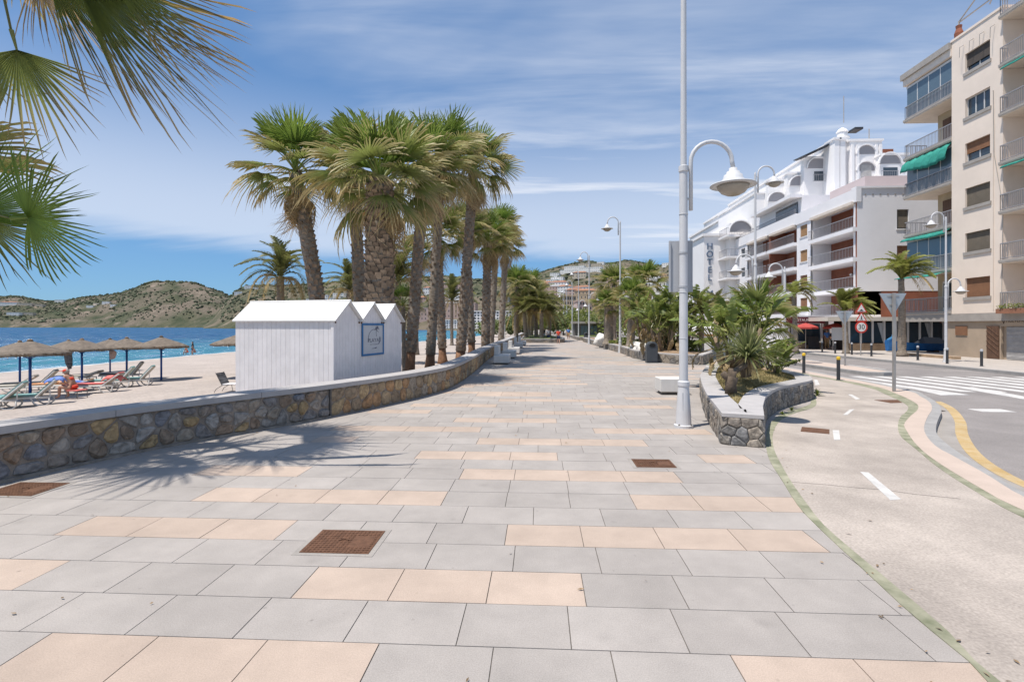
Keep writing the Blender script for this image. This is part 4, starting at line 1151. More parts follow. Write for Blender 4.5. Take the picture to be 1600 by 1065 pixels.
def aim(loc, az, el, roll, sc):
    return Matrix.Translation(loc) @ Matrix.Rotation(az, 4, 'Z') @ Matrix.Rotation(-el, 4, 'Y') @ Matrix.Rotation(roll, 4, 'X') @ Matrix.Diagonal((sc, sc, sc, 1))
def trunk(t, base, top, r0, r1, seed, boots=0, peel=0.0, lean=0.0, m=None, rough=0.08):
    rn = random.Random(seed); n_ = 22; pts = []; rad = []
    for i in range(n_ + 1):
        k = i / n_; p = base.lerp(top, k) + Vector((lean * math.sin(math.pi * k), 0, 0))
        flare = 1 + 0.55 * max(0, 1 - k * 9) ** 2
        pts.append(p); rad.append((r0 + (r1 - r0) * k) * flare * (1 + rn.uniform(-rough, rough)))
    if peel:
        j = max(2, int(n_ * peel))
        MB().tube(pts[:j + 1], [q * 0.86 for q in rad[:j + 1]], 12).build('peeled_trunk', m_peel, t, smooth=True)
        mb = MB(); mb.tube(pts[j:], rad[j:], 12); mb.build('trunk', m or m_trunk, t, smooth=True)
        base_k = j / n_
    else:
        MB().tube(pts, rad, 12).build('trunk', m or m_trunk, t, smooth=True); base_k = 0.05
    if boots:
        mb = MB(); cnt = 0
        for i in range(boots):
            k = base_k + (1 - base_k) * i / boots; a = i * 2.39996
            p = base.lerp(top, k) + Vector((lean * math.sin(math.pi * k), 0, 0)); rr = (r0 + (r1 - r0) * k) * 0.98
            o = Vector((math.cos(a), math.sin(a), 0)); sd = Vector((-o.y, o.x, 0)); w = rr * rn.uniform(0.28, 0.42); hh = rr * rn.uniform(0.45, 0.75); pr = rr * rn.uniform(0.16, 0.36)
            q = p + o * rr * 0.92
            mb.add([q - sd * w, q + sd * w, q + sd * w * 0.7 + o * pr + Vector((0, 0, hh)), q - sd * w * 0.7 + o * pr + Vector((0, 0, hh)), q - sd * w * .6 + Vector((0, 0, hh * 1.05)), q + sd * w * .6 + Vector((0, 0, hh * 1.05))],
                   [(0, 1, 2, 3), (3, 2, 5, 4), (0, 3, 4), (1, 5, 2)])
        stuff(mb.build('leaf_bases', m_boot, t))
    return pts
def fan_palm(label, base, top, r0, r1, size, nleaf, ndead, seed, boots=0, peel=0.0, lean=0.0, group='fan palms along the beach', half=6, name='fan_palm', skirt=0.9):
    rn = random.Random(seed)
    t = thing(name, label, 'palm tree', base, 0, group)
    trunk(t, base, top, r0, r1, seed, boots, peel, lean)
    crown = top - base
    for i in range(nleaf):
        k = (i + 0.5) / nleaf; el = R(80 - 92 * k) + rn.uniform(-.18, .18); az = i * 2.39996 + rn.uniform(-.25, .25)
        me = rn.choice(FANS_Y) if k < 0.4 else (rn.choice(FANS) if k < 0.78 else rn.choice(FANS_H))
        inst(me, 'fan_leaf', t, aim(crown + Vector((0, 0, 0.1 * size * (1 - k))), az, el, rn.uniform(-.5, .5), size * rn.uniform(0.86, 1.12)))
    for i in range(half):
        inst(rn.choice(FANS_H), 'half_dry_leaf', t, aim(crown + Vector((0, 0, -0.1 * size)), i * 2.4 + rn.uniform(-.4, .4), R(rn.uniform(-38, -8)), rn.uniform(-.6, .6), size * rn.uniform(.8, 1.0)))
    for i in range(ndead):
        k = i / max(1, ndead)
        inst(rn.choice(FANS_D), 'dead_leaf', t, aim(crown + Vector((0, 0, -(0.1 + 0.5 * k * skirt) * size)), i * 2.39996 + rn.uniform(-.3, .3), R(rn.uniform(-74, -42)), rn.uniform(-.6, .6), size * rn.uniform(0.65, 0.95)))
    return t
def sand_at(px, depth):
    p = P(px, HOR, depth); return Vector((p.x, p.y, sand_z(p.x, p.y) - 0.1))
def palm_px(label, bx, tx, ty, depth, r0, r1, size, nl, nd, seed, **kw):
    return fan_palm(label, sand_at(bx, depth), P(tx, ty, depth), r0, r1, size, nl, nd, seed, **kw)
palm_px('stout fan palm with a scaly pineapple trunk rising behind the white huts', 592, 594, 292, 18.0, 0.50, 0.42, 1.38, 38, 12, 1, boots=330, peel=0.36, half=8, skirt=0.5)
palm_px('leaning fan palm with ragged half-dead crown above the long hut roof', 512, 462, 272, 20.5, 0.32, 0.25, 1.30, 28, 12, 2, boots=260, half=8, lean=0.12)
palm_px('fan palm standing close behind the stout scaly-trunked palm', 568, 553, 262, 23.0, 0.29, 0.24, 1.2, 26, 12, 3, boots=200, half=7)
palm_px('fan palm with orange-brown peeled foot right beside the small hut', 639, 663, 268, 24.0, 0.27, 0.24, 1.36, 30, 14, 4, boots=240, peel=0.18, half=7)
palm_px('fan palm with dark ringed foot just past the hut, under a big shaggy crown', 671, 690, 250, 27.0, 0.25, 0.22, 1.38, 28, 14, 5, boots=200, peel=0.10, half=7)
palm_px('thin fan palm with a notched foot and a low crown', 692, 684, 372, 33.0, 0.29, 0.24, 1.25, 32, 16, 6, boots=160, peel=0.14, half=7)
palm_px('tall fan palm close to the wall with crown leaning towards the promenade', 718, 740, 268, 30.0, 0.31, 0.26, 1.38, 30, 14, 7, boots=240, peel=0.10, half=7)
palm_px('thinner fan palm standing just behind the tall one by the wall', 738, 728, 355, 37.0, 0.30, 0.26, 1.1, 26, 12, 8, boots=140, peel=0.16, half=7)
palm_px('twin-looking fan palm by the wall near the first white bench', 758, 762, 378, 40.0, 0.34, 0.30, 1.35, 34, 14, 9, boots=200, peel=0.12, half=7)
palm_px('fan palm leaning towards the promenade behind the wall past the first bench', 766, 776, 362, 44.0, 0.28, 0.25, 1.3, 32, 14, 10, boots=140, half=7)
palm_px('slender fan palm by the wall near the blue flag', 782, 790, 388, 50.0, 0.30, 0.26, 1.2, 30, 14, 11, boots=120, half=7)
palm_px('fan palm rising behind the flag pole', 806, 808, 448, 66.0, 0.34, 0.30, 1.5, 34, 16, 12, half=7)
palm_px('fan palm with dense crown beside the green lawn island', 828, 826, 452, 74.0, 0.34, 0.30, 1.6, 34, 16, 13, half=7)
palm_px('distant fan palm behind the tall trunks on the beach', 650, 648, 402, 46.0, 0.25, 0.22, 1.2, 28, 14, 14, half=6)
palm_px('short young fan palm sprouting beside the peeled trunk', 632, 630, 478, 25.5, 0.12, 0.10, 0.62, 22, 2, 15, half=1)

def feather_palm(label, base, top, r0, size, nl, nd, seed, group=None, boots=60, m=None):
    rn = random.Random(seed); t = thing('date_palm', label, 'palm tree', base, 0, group)
    trunk(t, base, top, r0, r0 * 0.9, seed, boots)
    crown = top - base
    for i in range(nl):
        k = (i + .5) / nl
        inst(rn.choice(FEATH), 'frond', t, aim(crown, i * 2.39996 + rn.uniform(-.2, .2), R(84 - 84 * k), rn.uniform(-.3, .3), size * rn.uniform(.85, 1.1)))
    for i in range(nd):
        inst(rn.choice(FEATH_D), 'dry_frond', t, aim(crown - Vector((0, 0, .12)), i * 2.39996 + 1.1, R(rn.uniform(-25, 8)), rn.uniform(-.3, .3), size * rn.uniform(.8, 1.0)))
    return t
feather_palm('small date palm with yellowing drooping fronds on the beach left of the huts', sand_at(440, 31), P(438, 432, 31), 0.22, 1.02, 26, 12, 21, boots=80)
feather_palm('date palm half hidden behind the hut roofs', sand_at(548, 36), P(546, 452, 36), 0.22, 1.0, 20, 8, 22)
feather_palm('date palm between the scaly trunk and the peeled trunk', sand_at(622, 34), P(622, 440, 34), 0.22, 1.05, 24, 6, 23)
feather_palm('date palm far back on the beach between the palm trunks', sand_at(706, 70), P(706, 470, 70), 0.22, 1.5, 22, 8, 24)
for i, (px, dep, ty, sz) in enumerate(((822, 64, 488, 1.25), (838, 66, 478, 1.5), (846, 63, 486, 1.3), (858, 68, 492, 1.2), (830, 72, 482, 1.4))):
    b_ = P(px, HOR, dep); feather_palm(['bushy date palm at the near edge of the lawn island', 'tallest bushy date palm on the lawn island', 'bushy date palm with several stems over the lawn island', 'low date palm at the right end of the lawn island', 'bushy date palm at the back of the lawn island'][i],
                 Vector((b_.x, b_.y, 0.5)), P(px + (i - 2) * 1.5, ty, dep), 0.26, sz, 26, 8, 30 + i, 'palms on the lawn island', 40)

# the palm beside the camera: trunk out of view on the left, crown hanging into the picture
def near_palm(label, base, crown, leaves, seed, others):
    rn = random.Random(seed)
    t = thing('fan_palm', label, 'palm tree', base, 0)
    trunk(t, base, crown - Vector((0, 0, 0.25)), 0.30, 0.24, seed, 120)
    for (hx, hy, dep, dx, dy, ddep, R_, nseg, spr, droop, tip0, mm, roll) in leaves:
        hub = P(hx, hy, dep); aimp = P(hx + dx, hy + dy, dep + ddep)
        d = (aimp - hub).normalized()
        pet = 0.25
        me = fan_mesh('near_fan', R_, pet, nseg, R(spr), droop, rn.randrange(999), tip0, mm, 0.22, 0.02, 0.40)
        view = (hub - Vector((0, 0, H))).normalized()
        up = (-view - d * (-view).dot(d)).normalized() if roll else (Vector((0, 0, 1)) - d * d.z).normalized()
        yv = up.cross(d)
        M4 = frame(hub - d * pet - base, d, yv, up)
        o = inst(me, 'fan_leaf', t, M4)
        # stalk from the crown
        c2 = hub - d * pet; mid = crown.lerp(c2, 0.5) + Vector((0, 0, 0.12))
        MB().tube([crown, crown.lerp(mid, .5) + Vector((0, 0, .06)), mid, mid.lerp(c2, .5) + Vector((0, 0, .02)), c2], [.034, .028, .022, .018, .015], 6).build('leaf_stalk', m_petiole, t, smooth=True)
    for (az, el, sz) in others:
        inst(rn.choice(FANS), 'fan_leaf', t, aim(crown - base, R(az), R(el), rn.uniform(-.3, .3), sz))
    return t
cr1 = P(-40, -180, 7.2); b1_ = Vector((cr1.x - 1.2, cr1.y - 0.1, -0.5))
near_palm('fan palm beside the wall hanging ragged brown-tipped leaves overhead', b1_, cr1, [
    (26, 78, 7.0, 34, 120, 0.2, 1.25, 34, 150, 0.25, 1.3, m_fan, 1),
    (120, -30, 6.6, 150, 130, 0.1, 2.25, 44, 62, 0.12, 1.25, m_fan, 1),
    (70, -60, 6.9, 120, 140, 0.3, 2.0, 34, 60, 0.18, 1.0, m_fan, 1),
    (170, -40, 6.3, 140, 95, 0.0, 1.7, 30, 55, 0.1, 1.2, m_fan, 1),
    (60, -40, 7.3, 60, 130, 0.3, 1.1, 26, 90, 0.5, 1.2, m_dead, 1),
    (-40, 60, 7.6, -30, 120, 0.4, 1.2, 30, 140, 0.3, 1.0, m_fan, 1)],
    101, [(i * 23.0, (18, 42, 8, 55, 28)[i % 5], 1.25) for i in range(16)] + [(170, -20, 1.3), (200, -30, 1.3), (235, -15, 1.3), (120, -10, 1.3)])
cr2 = P(-150, 330, 7.6); b2_ = Vector((cr2.x, cr2.y, -0.5))
near_palm('young fan palm beside the wall spreading fresh green leaves', b2_, cr2, [
    (44, 340, 6.9, 120, -6, -0.1, 0.92, 44, 235, 0.10, 0.12, m_fan_young, 1),
    (-45, 335, 7.2, 90, -62, 0.1, 1.35, 40, 120, 0.10, 0.2, m_fan_young, 1),
    (-30, 345, 7.4, 80, 45, 0.2, 1.0, 30, 120, 0.15, 0.3, m_fan, 1)],
    102, [(110, 40, 1.3), (150, 25, 1.3), (200, 45, 1.3), (250, 30, 1.3), (90, 60, 1.2)])

# ------------------------------------------------------------------ giant bird-of-paradise clumps, yucca, bushes
def paddle_clump(label, base, stems, hgt, seed, ndry=6, size=1.0, spread=0.8):
    rn = random.Random(seed); t = thing('strelitzia_plant', label, 'plant', base)
    for s_ in range(stems):
        a = s_ * 2.4 + rn.uniform(-.4, .4); rr = spread * math.sqrt((s_ + .4) / stems); hh = hgt * rn.uniform(0.35, 1.0)
        foot = Vector((math.cos(a) * rr * .5, math.sin(a) * rr * .5, -0.1)); tp = Vector((math.cos(a) * rr, math.sin(a) * rr, hh))
        MB().tube([foot, foot.lerp(tp, .5), tp], [.09, .07, .06], 7).build('stem', m_boot, t, smooth=True, local=True)
        nl = rn.randint(5, 7); a0 = rn.uniform(0, 3.14)
        for i in range(nl):
            az = a0 + (0 if i % 2 else math.pi) + rn.uniform(-.5, .5)
            inst(rn.choice(PADD), 'paddle_leaf', t, aim(tp - Vector((0, 0, .3)), az, R(85 - 60 * (i + .3) / nl) + rn.uniform(-.1, .1), rn.uniform(-.7, .7), size * rn.uniform(.7, 1.05)))
        for i in range(ndry // stems + 1):
            inst(rn.choice(PADD_D), 'dry_leaf', t, aim(tp - Vector((0, 0, .35)), rn.uniform(0, 6.28), R(rn.uniform(-60, -15)), rn.uniform(-.6, .6), size * rn.uniform(.6, .9)))
    return t
p_ = P(1150, HOR, 16.2); paddle_clump('big bird-of-paradise clump with broad torn leaves in the teardrop planter', Vector((p_.x, p_.y, 0.7)), 9, 1.3, 41, 12, 0.68, 0.95)
p_ = P(1205, HOR, 15.2); paddle_clump('low bird-of-paradise with leaves arching over the dark bollard', Vector((p_.x, p_.y, 0.65)), 4, 0.2, 42, 4, 0.60, 0.4)
p_ = P(1040, HOR, 30); paddle_clump('tall dry-leaved bird-of-paradise clump above the litter bin', Vector((p_.x, p_.y, 0.6)), 9, 2.3, 43, 26, 0.85, 1.3)
p_ = P(1012, HOR, 34); paddle_clump('bird-of-paradise clump with brown hanging leaves behind the tall lamp post', Vector((p_.x, p_.y, 0.6)), 8, 2.5, 44, 26, 0.85, 1.3)
p_ = P(1060, HOR, 31); paddle_clump('green bird-of-paradise clump behind the grey signboard', Vector((p_.x, p_.y, 0.6)), 6, 2.9, 45, 8, 0.9, 1.0)
def rosette(name, label, base, h_, n_, L, w, seed, m, up=(20, 88), droop=0.5, stem=None, cat='plant', group=None):
    rn = random.Random(seed); t = thing(name, label, cat, base, 0, group)
    if stem: MB().tube(stem, [0.13, 0.12, 0.11, 0.13][:len(stem)], 10).build('stem', m_bark, t, smooth=True)
    mb = MB(); c = Vector(base) + Vector((0, 0, h_)) if not stem else Vector(stem[-1])
    for i in range(n_):
        az = i * 2.39996; el = R(rn.uniform(*up)); ln = L * rn.uniform(.75, 1.1); d = Vector((math.cos(az) * math.cos(el), math.sin(az) * math.cos(el), math.sin(el)))
        sd = Vector((-math.sin(az), math.cos(az), 0)); ps = []; tp = []
        dr = droop * rn.uniform(.3, 1.3)
        for k, ww in ((0, .6), (.35, 1), (.7, .75)):
            p = c + d * ln * k - Vector((0, 0, dr * ln * k * k)); ps += [p - sd * w * ww, p + sd * w * ww]; tp += [k * .5 * rn.random()] * 2
        ps.append(c + d * ln - Vector((0, 0, dr * ln))); tp.append(rn.choice((.3, .9)))
        mb.add(ps, [(0, 1, 3, 2), (2, 3, 5, 4), (4, 5, 6)]); add_tip(mb, tp)
    mb.build('leaves', m, t); return t
yb = P(1166, HOR, 12.6); yb.z = 0.75
rosette('spiky_yucca', 'pale spiky yucca leaning from a bare stem on the dry lawn', yb, 0, 230, 1.25, 0.022, 51, m_blade, (5, 88), 0.45, stem=[yb, yb + Vector((-0.02, 0, .15)), yb + Vector((0.0, 0, .30)), yb + Vector((.03, 0, .45))])
rosette('dry_leaf_skirt', 'brown hanging skirt of dead leaves under the spiky yucca', yb + Vector((.03, 0, .0)), 0.55, 60, 0.55, 0.02, 52, m_dead, (-75, -30), 0.2)
# the bare cut stump with side arm
sb_ = P(1142, HOR, 11.1); sb_.z = 0.62
t = thing('cut_tree_stump', 'sawn grey stump with stubby lopped branches on the dry lawn', 'stump', sb_)
MB().tube([sb_ - Vector((0, 0, .1)), sb_ + Vector((0, 0, .12)), sb_ + Vector((0.02, 0, .28))], [.13, .12, .135], 10).build('trunk', m_bark, t, smooth=True)
for dx, dz, rr in ((-.17, .36, .07), (.06, .40, .07), (0.0, .46, .05)):
    MB().tube([sb_ + Vector((0, 0, .2)), sb_ + Vector((dx * .6, 0, .28)), sb_ + Vector((dx, 0, dz))], [.08, .075, rr], 8).build('lopped_branch', m_bark, t, smooth=True)
MB().tube([sb_ + Vector((0.02, 0.05, .2)), sb_ + Vector((.16, .5, .30)), yb + Vector((-.08, -.15, .30)), yb + Vector((0, 0, .38))], [.07, .065, .07, .09], 8).build('leaning_stem', m_bark, t, smooth=True)
# fan palms and date palm on the right-hand planters
def palm_r(label, px, tx, ty, depth, r0, size, nl, nd, seed, z=0.4, group='fan palms in the planters', **kw):
    b_ = P(px, HOR, depth); b_.z = z
    return fan_palm(label, b_, P(tx, ty, depth), r0, r0 * 0.9, size, nl, nd, seed, group=group, **kw)
palm_r('fan palm with stout grey trunk beside the white boulder on the lawn', 951, 951, 478, 44, 0.42, 0.85, 30, 10, 61, half=6)
palm_r('fan palm with slim grey trunk behind the second lamp post', 985, 988, 466, 37, 0.30, 0.85, 30, 12, 62, half=7)
palm_r('tall fan palm with full round crown behind the second lamp post', 958, 960, 446, 52, 0.3, 1.15, 36, 14, 63, half=6)
palm_r('fan palm rising between the lamp post and the dry clump', 1010, 1006, 443, 42, 0.3, 1.05, 36, 18, 64, half=7)
palm_r('fan palm whose grey trunk stands behind the yucca', 1182, 1180, 505, 17.5, 0.19, 0.8, 18, 6, 65, 0.6, half=3)
for i, (px, ty, dep) in enumerate(((1096, 492, 31), (1120, 486, 36))):
    b_ = P(px, HOR, dep); b_.z = 0
    feather_palm(['feathery palm behind the signboard in front of the hotel', 'feathery palm in front of the hotel balconies'][i], b_, P(px, ty, dep), 0.16, 0.72, 24, 5, 66 + i, boots=0)
def queen_palm(label, px, base_y, tx, ty, depth, r0, size, nl, seed, wind=None):
    rn = random.Random(seed); b_ = G(px, base_y); d_ = depth
    top_ = P(tx, ty, d_); b_ = P(px, HOR, d_); b_.z = 0
    t = thing('queen_palm', label, 'palm tree', b_, 0, 'feathery street palms')
    trunk(t, b_, top_, r0, r0 * 0.7, seed, 0, 0, 0.03)
    for i in range(nl):
        az = (rn.choice((rn.uniform(-1.2, 0.6), rn.uniform(-1.2, .6), rn.uniform(1.5, 4.5))) if wind else i * 2.39996); k = i / nl
        inst(rn.choice(FEATH_B), 'frond', t, aim(top_ - b_, az, R(75 - 70 * k) if not wind else R(rn.uniform(15, 80)), rn.uniform(-.4, .4), size * rn.uniform(.85, 1.1)))
    for i in range(4): inst(rn.choice(FEATH_D), 'dry_frond', t, aim(top_ - b_, rn.uniform(-1.0, .3) if wind else i * 1.6, R(rn.uniform(-10, 30)), 0, size * .8))
    return t
queen_palm('wind-blown feathery palm on the far pavement before the cream building', 1409, 557, 1408, 436, 33.5, 0.24, 0.98, 26, 71, True)
queen_palm('wind-blown feathery palm beside the warning signs', 1322, 553, 1318, 488, 37, 0.20, 0.95, 22, 72, True)
queen_palm('small feathery palm before the white apartment balconies', 1243, 550, 1240, 462, 39, 0.2, 0.85, 20, 73, True)
# broad-leaved trees massed behind the promenade
TREE_L = ['bright green tree behind the far walkers at the row of lamps', 'bright green tree where the lamp row ends', 'dark green tree left of the kiosk roof', 'bright green tree over the kiosk roof', 'dark green tree between kiosk and stout palm trunk', 'bright green tree behind the stout palm trunk', 'dark green tree behind the slim grey palm trunk',
          'bright green tree behind the dry bird-of-paradise clump', 'low dark green tree beside the far lamps', 'low bright green tree behind the kiosk', 'dark green tree behind the blue flag', 'dark green tree behind the slender palm by the flag', 'dark green tree behind the leaning palms by the wall', 'tall dark green tree behind the kiosk and lamp', 'dark green tree behind the tall bird-of-paradise clump', 'farthest dark green tree at the end of the promenade']
def broad_tree(label, px, y_top, depth, wid, seed, m, zb=0.0, name='broadleaf_tree', group=None, leaf=0.20, n_=2600):
    rn = random.Random(seed); b_ = P(px, HOR, depth); b_.z = zb
    top = P(px, y_top, depth).z; h_ = top - zb
    t = thing(name, label, 'tree', b_, 0, group)
    MB().tube([b_, b_ + Vector((.05, 0, h_ * .3)), b_ + Vector((0, 0, h_ * .6))], [.16, .12, .07], 8).build('trunk', m_bark, t, smooth=True)
    mb = MB(); cl = [(Vector((rn.uniform(-1, 1) * wid * .75, rn.uniform(-1, 1) * wid * .75, h_ * rn.uniform(.34, .86))), rn.uniform(.28, .52) * wid) for _ in range(16)]
    for i in range(n_):
        c, r_ = rn.choice(cl); u = Vector((rn.gauss(0, 1), rn.gauss(0, 1), rn.gauss(0, 1))).normalized() * r_ * rn.uniform(.55, 1.0) ** .5
        p = b_ + c + Vector((u.x, u.y, u.z * .8)); p.z = min(p.z, top)
        a = Vector((rn.gauss(0, 1), rn.gauss(0, 1), rn.gauss(0, .6))).normalized(); d = a.orthogonal().normalized(); s_ = leaf * rn.uniform(.6, 1.4)
        mb.add([p - a * s_, p + d * s_ * .55, p + a * s_, p - d * s_ * .55], [(0, 1, 2, 3)]); add_tip(mb, [rn.random()] * 4)
    mb.build('crown', m, t); return t
for i, (px, yt, dep, w, mm) in enumerate(((872, 478, 130, 5, m_tree2), (890, 476, 135, 5.5, m_tree2), (905, 486, 105, 4, m_tree), (925, 480, 95, 4.5, m_tree2), (945, 484, 80, 3.8, m_tree), (965, 476, 75, 4.2, m_tree2), (990, 478, 66, 4.0, m_tree), (1010, 486, 60, 3.0, m_tree2), (880, 494, 110, 3.5, m_tree), (915, 496, 100, 3, m_tree2), (812, 500, 100, 3.2, m_tree), (798, 494, 120, 4, m_tree), (770, 500, 130, 4, m_tree), (935, 488, 120, 5, m_tree), (1030, 482, 70, 4, m_tree), (858, 490, 150, 5, m_tree))):
    broad_tree(TREE_L[i], px, yt, dep, w, 200 + i, mm, group='trees behind the promenade', leaf=0.16 * dep / 60, n_=1500)
for i, (px, dep, yt) in enumerate(((968, 43, 532), (980, 40, 527), (990, 38, 530), (1004, 35, 533), (1026, 33, 530), (1056, 30.5, 528), (1072, 30, 531), (1042, 32, 526))):
    broad_tree(['dark low shrub in the planter near the stout palm trunk', 'bright low shrub in the planter behind the second lamp post', 'dark shrub in the planter beside the slim grey trunk', 'bright shrub in the planter before the dry hanging leaves', 'dark shrub in the planter just left of the bin', 'bright shrub in the planter between bin and lamp post', 'dark shrub in the planter behind the lamp with the signboard', 'bright shrub in the planter right behind the bin'][i], px, yt, dep, 0.75, 300 + i, m_tree if i % 2 else m_tree2, 0.4, 'garden_shrub', 'shrubs in the long planter', 0.07, 1100)
# weeds
for i, (px, py) in enumerate(((1277, 618), (1237, 642), (1222, 648), (688, 572))):
    b_ = G(px, py) if i < 3 else P(688, HOR, 22) + Vector((0, 0, 0))
    if i == 3: b_.z = -0.35
    rosette('weed_tuft', ['green weed tuft at the planter foot by the cycle lane', 'tiny weed at the green edge under the planter wall', 'tiny weed near the planter corner on the green edge', 'yellow-green weed clump on the sand behind the wall'][i], b_, 0.02, 60 if i in (0, 3) else 24, (0.28, .12, .1, .5)[i], 0.012, 400 + i, m_tree2, (10, 85), .5)
# ================================================================== beach huts
m_whitewood = mat('white_boards', (0.74, 0.715, 0.72), 0.75, 0.06, 3, 0.1, 40, island=0.03)
m_whitemetal = mat('white_roof', (0.72, 0.71, 0.69), 0.55, 0.05, 2)
m_gap = mat('board_gap', (0.26, 0.21, 0.22), 0.9, 0.1, 3)
m_bluepaint = mat('blue_paint', (0.035, 0.16, 0.36), 0.6, 0.15, 6)
m_panel = mat('poster_panel', (0.50, 0.52, 0.55), 0.6, 0.04, 3)
m_print = mat('grey_print', (0.12, 0.13, 0.17), 0.7, 0.1, 3)
def cam_dir(x, z): return Vector((x * CA - z * SA, x * SA + z * CA, 0)).normalized()
e1, e2 = cam_dir(0.264, 1), cam_dir(-0.967, 0.255)
C0 = P(521, HOR, 13.0); C0.z = 0
HW, HL, ZB, ZE, ZR = 1.243, 3.0, -0.5, 2.154, 2.64
for i in range(3):
    o0 = C0 + e1 * HW * i
    t = thing('beach_hut', ['white boarded beach hut with long side towards the stone wall', 'middle white beach hut carrying the blue framed poster', 'last white beach hut beside the peeled palm trunk'][i], 'beach hut', Vector((o0.x, o0.y, ZB)), 0, 'white beach huts')
    def pt(a, b2, z): return o0 + e1 * a + e2 * b2 + Vector((0, 0, z))
    core = MB()
    a0, a1 = 0.03, HW - 0.03
    vs = [pt(a0, 0.03, ZB), pt(a1, 0.03, ZB), pt(a1, HL - .03, ZB), pt(a0, HL - .03, ZB), pt(a0, 0.03, ZE - .01), pt(a1, 0.03, ZE - .01), pt(a1, HL - .03, ZE - .01), pt(a0, HL - .03, ZE - .01), pt(HW / 2, 0.03, ZR - .05), pt(HW / 2, HL - .03, ZR - .05)]
    core.add(vs, [(0, 1, 5, 8, 4), (3, 7, 9, 6, 2), (0, 4, 7, 3), (1, 2, 6, 5)]); core.build('framework', m_gap, t)
    # front boards
    nb = 9; w = HW / nb
    for b2 in range(nb):
        u0, u1 = b2 * w + .004, (b2 + 1) * w - .004
        def zt(u): return ZE + (ZR - ZE) * (1 - abs(u - HW / 2) / (HW / 2)) - .02
        mb = MB(); um = min(max(HW / 2, u0), u1)
        top = [(u1, zt(u1)), (um, zt(um)), (u0, zt(u0))] if u0 < HW / 2 < u1 else [(u1, zt(u1)), (u0, zt(u0))]
        prof = [(u0, ZB), (u1, ZB)] + top
        n_ = len(prof)
        vs = [pt(u, 0.0, z) for u, z in prof] + [pt(u, 0.028, z) for u, z in prof]
        mb.add(vs, [tuple(range(n_))] + [tuple(range(2 * n_ - 1, n_ - 1, -1))] + [(k, n_ + k, n_ + (k + 1) % n_, (k + 1) % n_) for k in range(n_)])
        mb.build('board', m_whitewood, t)
    if i == 0:
        nb = 21; w = HL / nb
        for b2 in range(nb):
            u0, u1 = b2 * w + .003, (b2 + 1) * w - .003
            vs = [pt(s_, u, z) for s_ in (0.0, 0.028) for u, z in ((u0, ZB), (u1, ZB), (u1, ZE), (u0, ZE))]
            MB().add(vs, [(0, 3, 2, 1), (4, 5, 6, 7), (0, 1, 5, 4), (1, 2, 6, 5), (2, 3, 7, 6), (3, 0, 4, 7)]).build('board', m_whitewood, t)
        MB().add([pt(-.012, -.012, ZB), pt(.05, -.012, ZB), pt(.05, -.012, ZE), pt(-.012, -.012, ZE), pt(-.012, .07, ZB), pt(-.012, .07, ZE)], [(0, 1, 2, 3), (4, 0, 3, 5)]).build('corner_board', m_whitewood, t)
    # roof: two slopes with thickness and overhang
    for sg in (0, 1):
        ov, fo = 0.05, 0.10
        sl = (ZR - ZE) / (HW / 2)
        ue = -ov if sg == 0 else HW + ov; zu = ZE - ov * sl
        q = [(ue, zu), (HW / 2, ZR)]
        vs = []
        for dz in (0, 0.035):
            for b2 in (-fo, HL + .06):
                for u, z in q: vs.append(pt(u, b2, z + dz))
        fs = [(0, 1, 3, 2), (4, 6, 7, 5), (0, 4, 5, 1), (2, 3, 7, 6), (0, 2, 6, 4), (1, 5, 7, 3)]
        MB().add(vs, fs).build('roof_slope', m_whitemetal, t)
    for k in range(1, 2):
        MB().tube([pt(HW / 2, -.11, ZR + .03), pt(HW / 2, HL + .07, ZR + .03)], .03, 6).build('ridge_cap', m_whitemetal, t)
    for a in (0.06, HW - 0.06):
        MB().box(tuple(pt(a, -0.015, ZE - 0.06)), (0.035, 0.035, 0.05)).build('hinge_block', m_rust, t)
# poster on the middle hut
pa = C0 + e1 * (HW * 0.93); nrm = Vector((e1.y, -e1.x, 0))
pw_, ph_ = 1.08, 0.86
def fac(px, py):            # point on the hut fronts' plane
    d = ray(px, py); k = (C0.x * nrm.x + C0.y * nrm.y) / (d.x * nrm.x + d.y * nrm.y)
    return Vector((d.x * k, d.y * k, H + d.z * k))
A_, B_ = fac(564.5, 505), fac(598.5, 553)
u0, u1 = (A_ - C0).dot(e1), (B_ - C0).dot(e1); zt_, zb_ = A_.z, B_.z
t = thing('framed_poster', 'pale beach poster in a blue frame fixed to the hut fronts', 'poster', C0 + e1 * u0 + Vector((0, 0, zb_)))
def pq(u, z, k): return C0 + e1 * u + Vector((0, 0, z)) + nrm * k
def slab(u0, u1, z0, z1, k0, k1):
    vs = [pq(u, z, k) for k in (k0, k1) for u, z in ((u0, z0), (u1, z0), (u1, z1), (u0, z1))]
    return MB().add(vs, [(3, 2, 1, 0), (4, 5, 6, 7), (0, 1, 5, 4), (1, 2, 6, 5), (2, 3, 7, 6), (3, 0, 4, 7)])
slab(u0, u1, zb_, zt_, .004, .018).build('panel', m_panel, t)
fw = 0.055
for a in ((u0, u1, zt_ - fw, zt_), (u0, u1, zb_, zb_ + fw), (u0, u0 + fw, zb_ + fw, zt_ - fw), (u1 - fw, u1, zb_ + fw, zt_ - fw)):
    slab(*a, .004, .035).build('frame_bar', m_bluepaint, t)
uc, zc = (u0 + u1) / 2 + .06, (zt_ + zb_) / 2
Mt = frame(pq(uc, zc - .03, .021) - abs_loc(t), e1, Vector((0, 0, 1)), nrm)
text_mesh('PLAYAS', 0.16, m_print, t, Mt, extrude=0.001, squeeze=1.35)
mb = MB()
ring = [pq(uc + .33 * math.cos(a), zc + .02 + .27 * math.sin(a), .021) for a in [R(200 - i * 13) for i in range(13)]]
mb.tube(ring, .007, 4)
